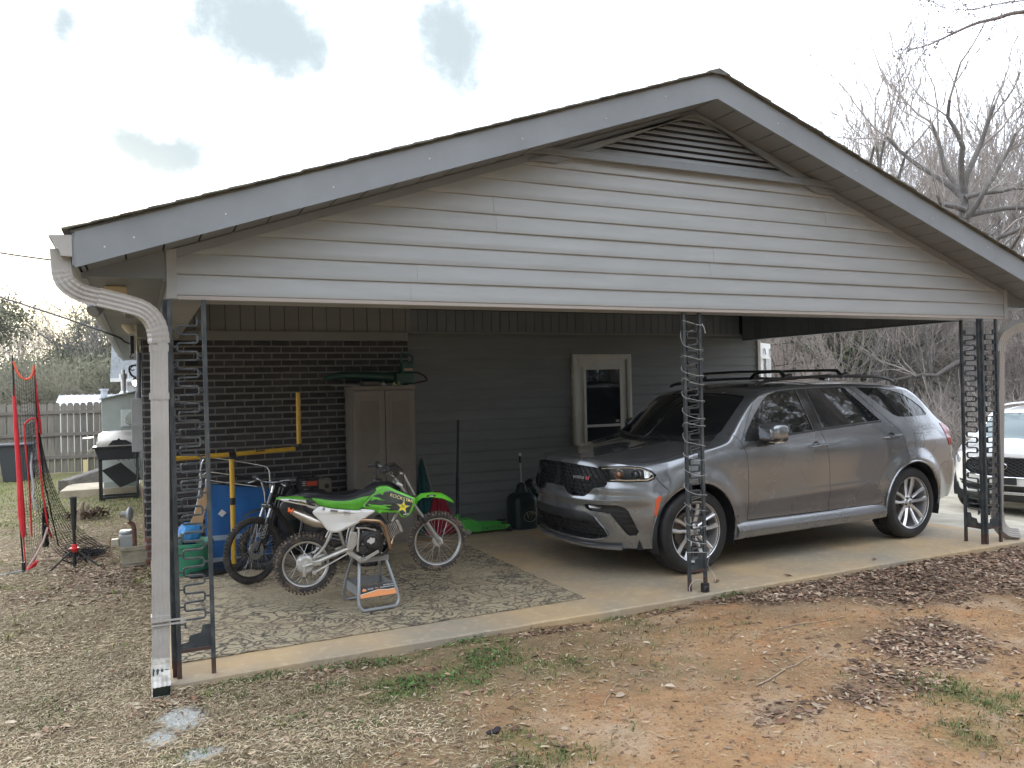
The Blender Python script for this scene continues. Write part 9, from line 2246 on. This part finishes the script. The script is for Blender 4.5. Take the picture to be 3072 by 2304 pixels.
def hedge():
    rg=np.random.default_rng(5); C=[];R=[]
    for k in range(46): a=rad(rg.uniform(-12,2.5)); d=rg.uniform(38,48); C.append((-.185+math.sin(a)*d,-5.3+math.cos(a)*d,rg.uniform(.6,3.0))); R.append((1.5,1.2,.9))
    me=clumps('hedge_leaves',C,R,42000,.085,OLV,6,.35); o=bpy.data.objects.new('hedge_leaves',me); COL.objects.link(o); o['kind']='stuff'; o['label']='dense grey green thicket behind the far houses'
hedge()
# leaf-fringed limb reaching in at the upper right, from a tree just outside
def overhang():
    root=empty('overhanging_tree',(9.6,-1.7,G0(9.6,-1.7)),label='budding branch reaching into the sky at the upper right corner',cat='tree')
    o=Vector(root.location); S0=[(np.array([(0,0,-.2),(.05,0,1.5),(-.02,.05,3.2),(-.1,.1,5.0),(0,.1,8)]),np.array([.22,.18,.16,.13,.08]))]
    main=[(9.5,-1.6,4.3),(9.0,-1.35,4.9),(8.3,-1.02,5.22),(7.51,-.65,5.21),(7.3,-.55,5.16),(7.1,-.46,5.11),(6.9,-.36,5.02),(6.74,-.29,4.94),(6.6,-.22,4.89),(6.5,-.18,4.87)]
    sec=[(8.3,-1.02,5.22),(7.9,-.85,5.30),(7.51,-.66,5.31),(7.27,-.55,5.28),(7.07,-.45,5.24),(6.91,-.38,5.24),(6.79,-.31,5.28),(6.68,-.27,5.36)]
    L=lambda P:np.array(smoothpath([tuple(Vector(p)-o) for p in P],4)); SS=[]
    m=L(main); s=L(sec); SS.append((m,np.linspace(.030,.0025,len(m)))); SS.append((s,np.linspace(.012,.002,len(s)))); rg=np.random.default_rng(8); V=[];F=[]; b=0; tips=[]
    for A,i0 in ((m,10),(s,6)):
        for i in range(i0,len(A)-1):
            for q in range(1+(i%2)):
                d=A[i+1]-A[i]; d/=np.linalg.norm(d); e=d*.8+rg.normal(0,.55,3); e/=np.linalg.norm(e); l=rg.uniform(.06,.24); P=np.array([A[i],A[i]+e*l*.5,A[i]+e*l+rg.normal(0,.015,3)]); SS.append((P,np.array([.0035,.0025,.0015]))); tips+= [P[1],P[2],P[2]]
    for t in tips:
        for q in range(3):
            c=t+rg.normal(0,.012,3); a=rg.normal(0,1,3); a/=np.linalg.norm(a); n=np.cross(a,rg.normal(0,1,3)); n/=np.linalg.norm(n); sz=rg.uniform(.006,.015); V+=[c-a*sz,c-n*sz*.6,c+a*sz,c+n*sz*.6]; F.append((b,b+1,b+2,b+3)); b+=4
    me=strands_to_mesh('trunk',S0,BARK,8); q=bpy.data.objects.new('trunk',me); COL.objects.link(q); q.parent=root
    me=strands_to_mesh('branch',SS,M('grey purple twig',(.24,.21,.20),.85),5); q=bpy.data.objects.new('branch',me); COL.objects.link(q); q.parent=root
    me=fastmesh('buds',np.array(V),np.array(F)); me.materials.append(M('brown bud',(.17,.12,.11),.8)); q=bpy.data.objects.new('buds',me); COL.objects.link(q); q.parent=root; q['kind']='stuff'
overhang()
# trees standing in the yard behind the photographer, mirrored in paint and glass
for i,(x,y,s,ti) in enumerate(((13,-7.5,1.5,0),(17,-10,1.55,2),(15,-13,1.6,1),(20,-14,1.5,0),(23,-8.5,1.5,2),(11,-10.5,1.4,3),(27,-12,1.6,0),(19,-6,1.3,1),(-6,-15,.95,0),(-1,-19,1.1,2),(3.5,-14,.9,1),(7.5,-17,1.05,0),(11,-13,.95,2),(15,-16,1.1,1),(-11,-18,1.1,3),(19,-11,1,0),(5.5,-23,1.2,2),(10,-24,1.2,0),(0,-27,1.3,1),(14,-22,1.1,3),(22,-16,1.2,2),(24,-4,1.0,1),(21,-8,1.0,3),(-8,-26,1.3,2),(-14,-10,1.0,0),(-17,-3,1.1,2))):
    tree('bare_tree',TEMPL[ti],(x,y,-.1),s,i*1.7,'bare yard tree standing behind the viewer','bare trees of the front yard')
def light_blocking_wood():  # wood behind the camera, out of view, thickened and raised to cut low-angle light
    rg=np.random.default_rng(15); C=[];R=[]
    for k in range(120): a=rad(rg.uniform(95,290)); d=rg.uniform(20,27); C.append((math.sin(a)*d,-5+math.cos(a)*d,rg.uniform(.8,12))); R.append((3.2,3.2,2.6))
    me=clumps('wood_leaves',C,R,40000,.38,OLV,16,.9); o=bpy.data.objects.new('front_wood',me); COL.objects.link(o); o['kind']='stuff'; o['label']='unseen wood edge across the front yard, made dense and tall to block low light'
light_blocking_wood()
# ================================================================ THIN AIR HAZE
def haze():
    m=bpy.data.materials.new('pale haze'); m.use_nodes=True; nt=m.node_tree; nt.nodes.clear(); o=nt.nodes.new('ShaderNodeOutputMaterial'); v=nt.nodes.new('ShaderNodeVolumePrincipled'); v.inputs['Density'].default_value=.0004; v.inputs['Color'].default_value=(.93,.95,.96,1); v.inputs['Anisotropy'].default_value=.3; nt.links.new(v.outputs[0],o.inputs['Volume'])
    b=obj('haze',MB().box(-62,-62,-1.8,75,75,24),m); b['kind']='stuff'
haze()
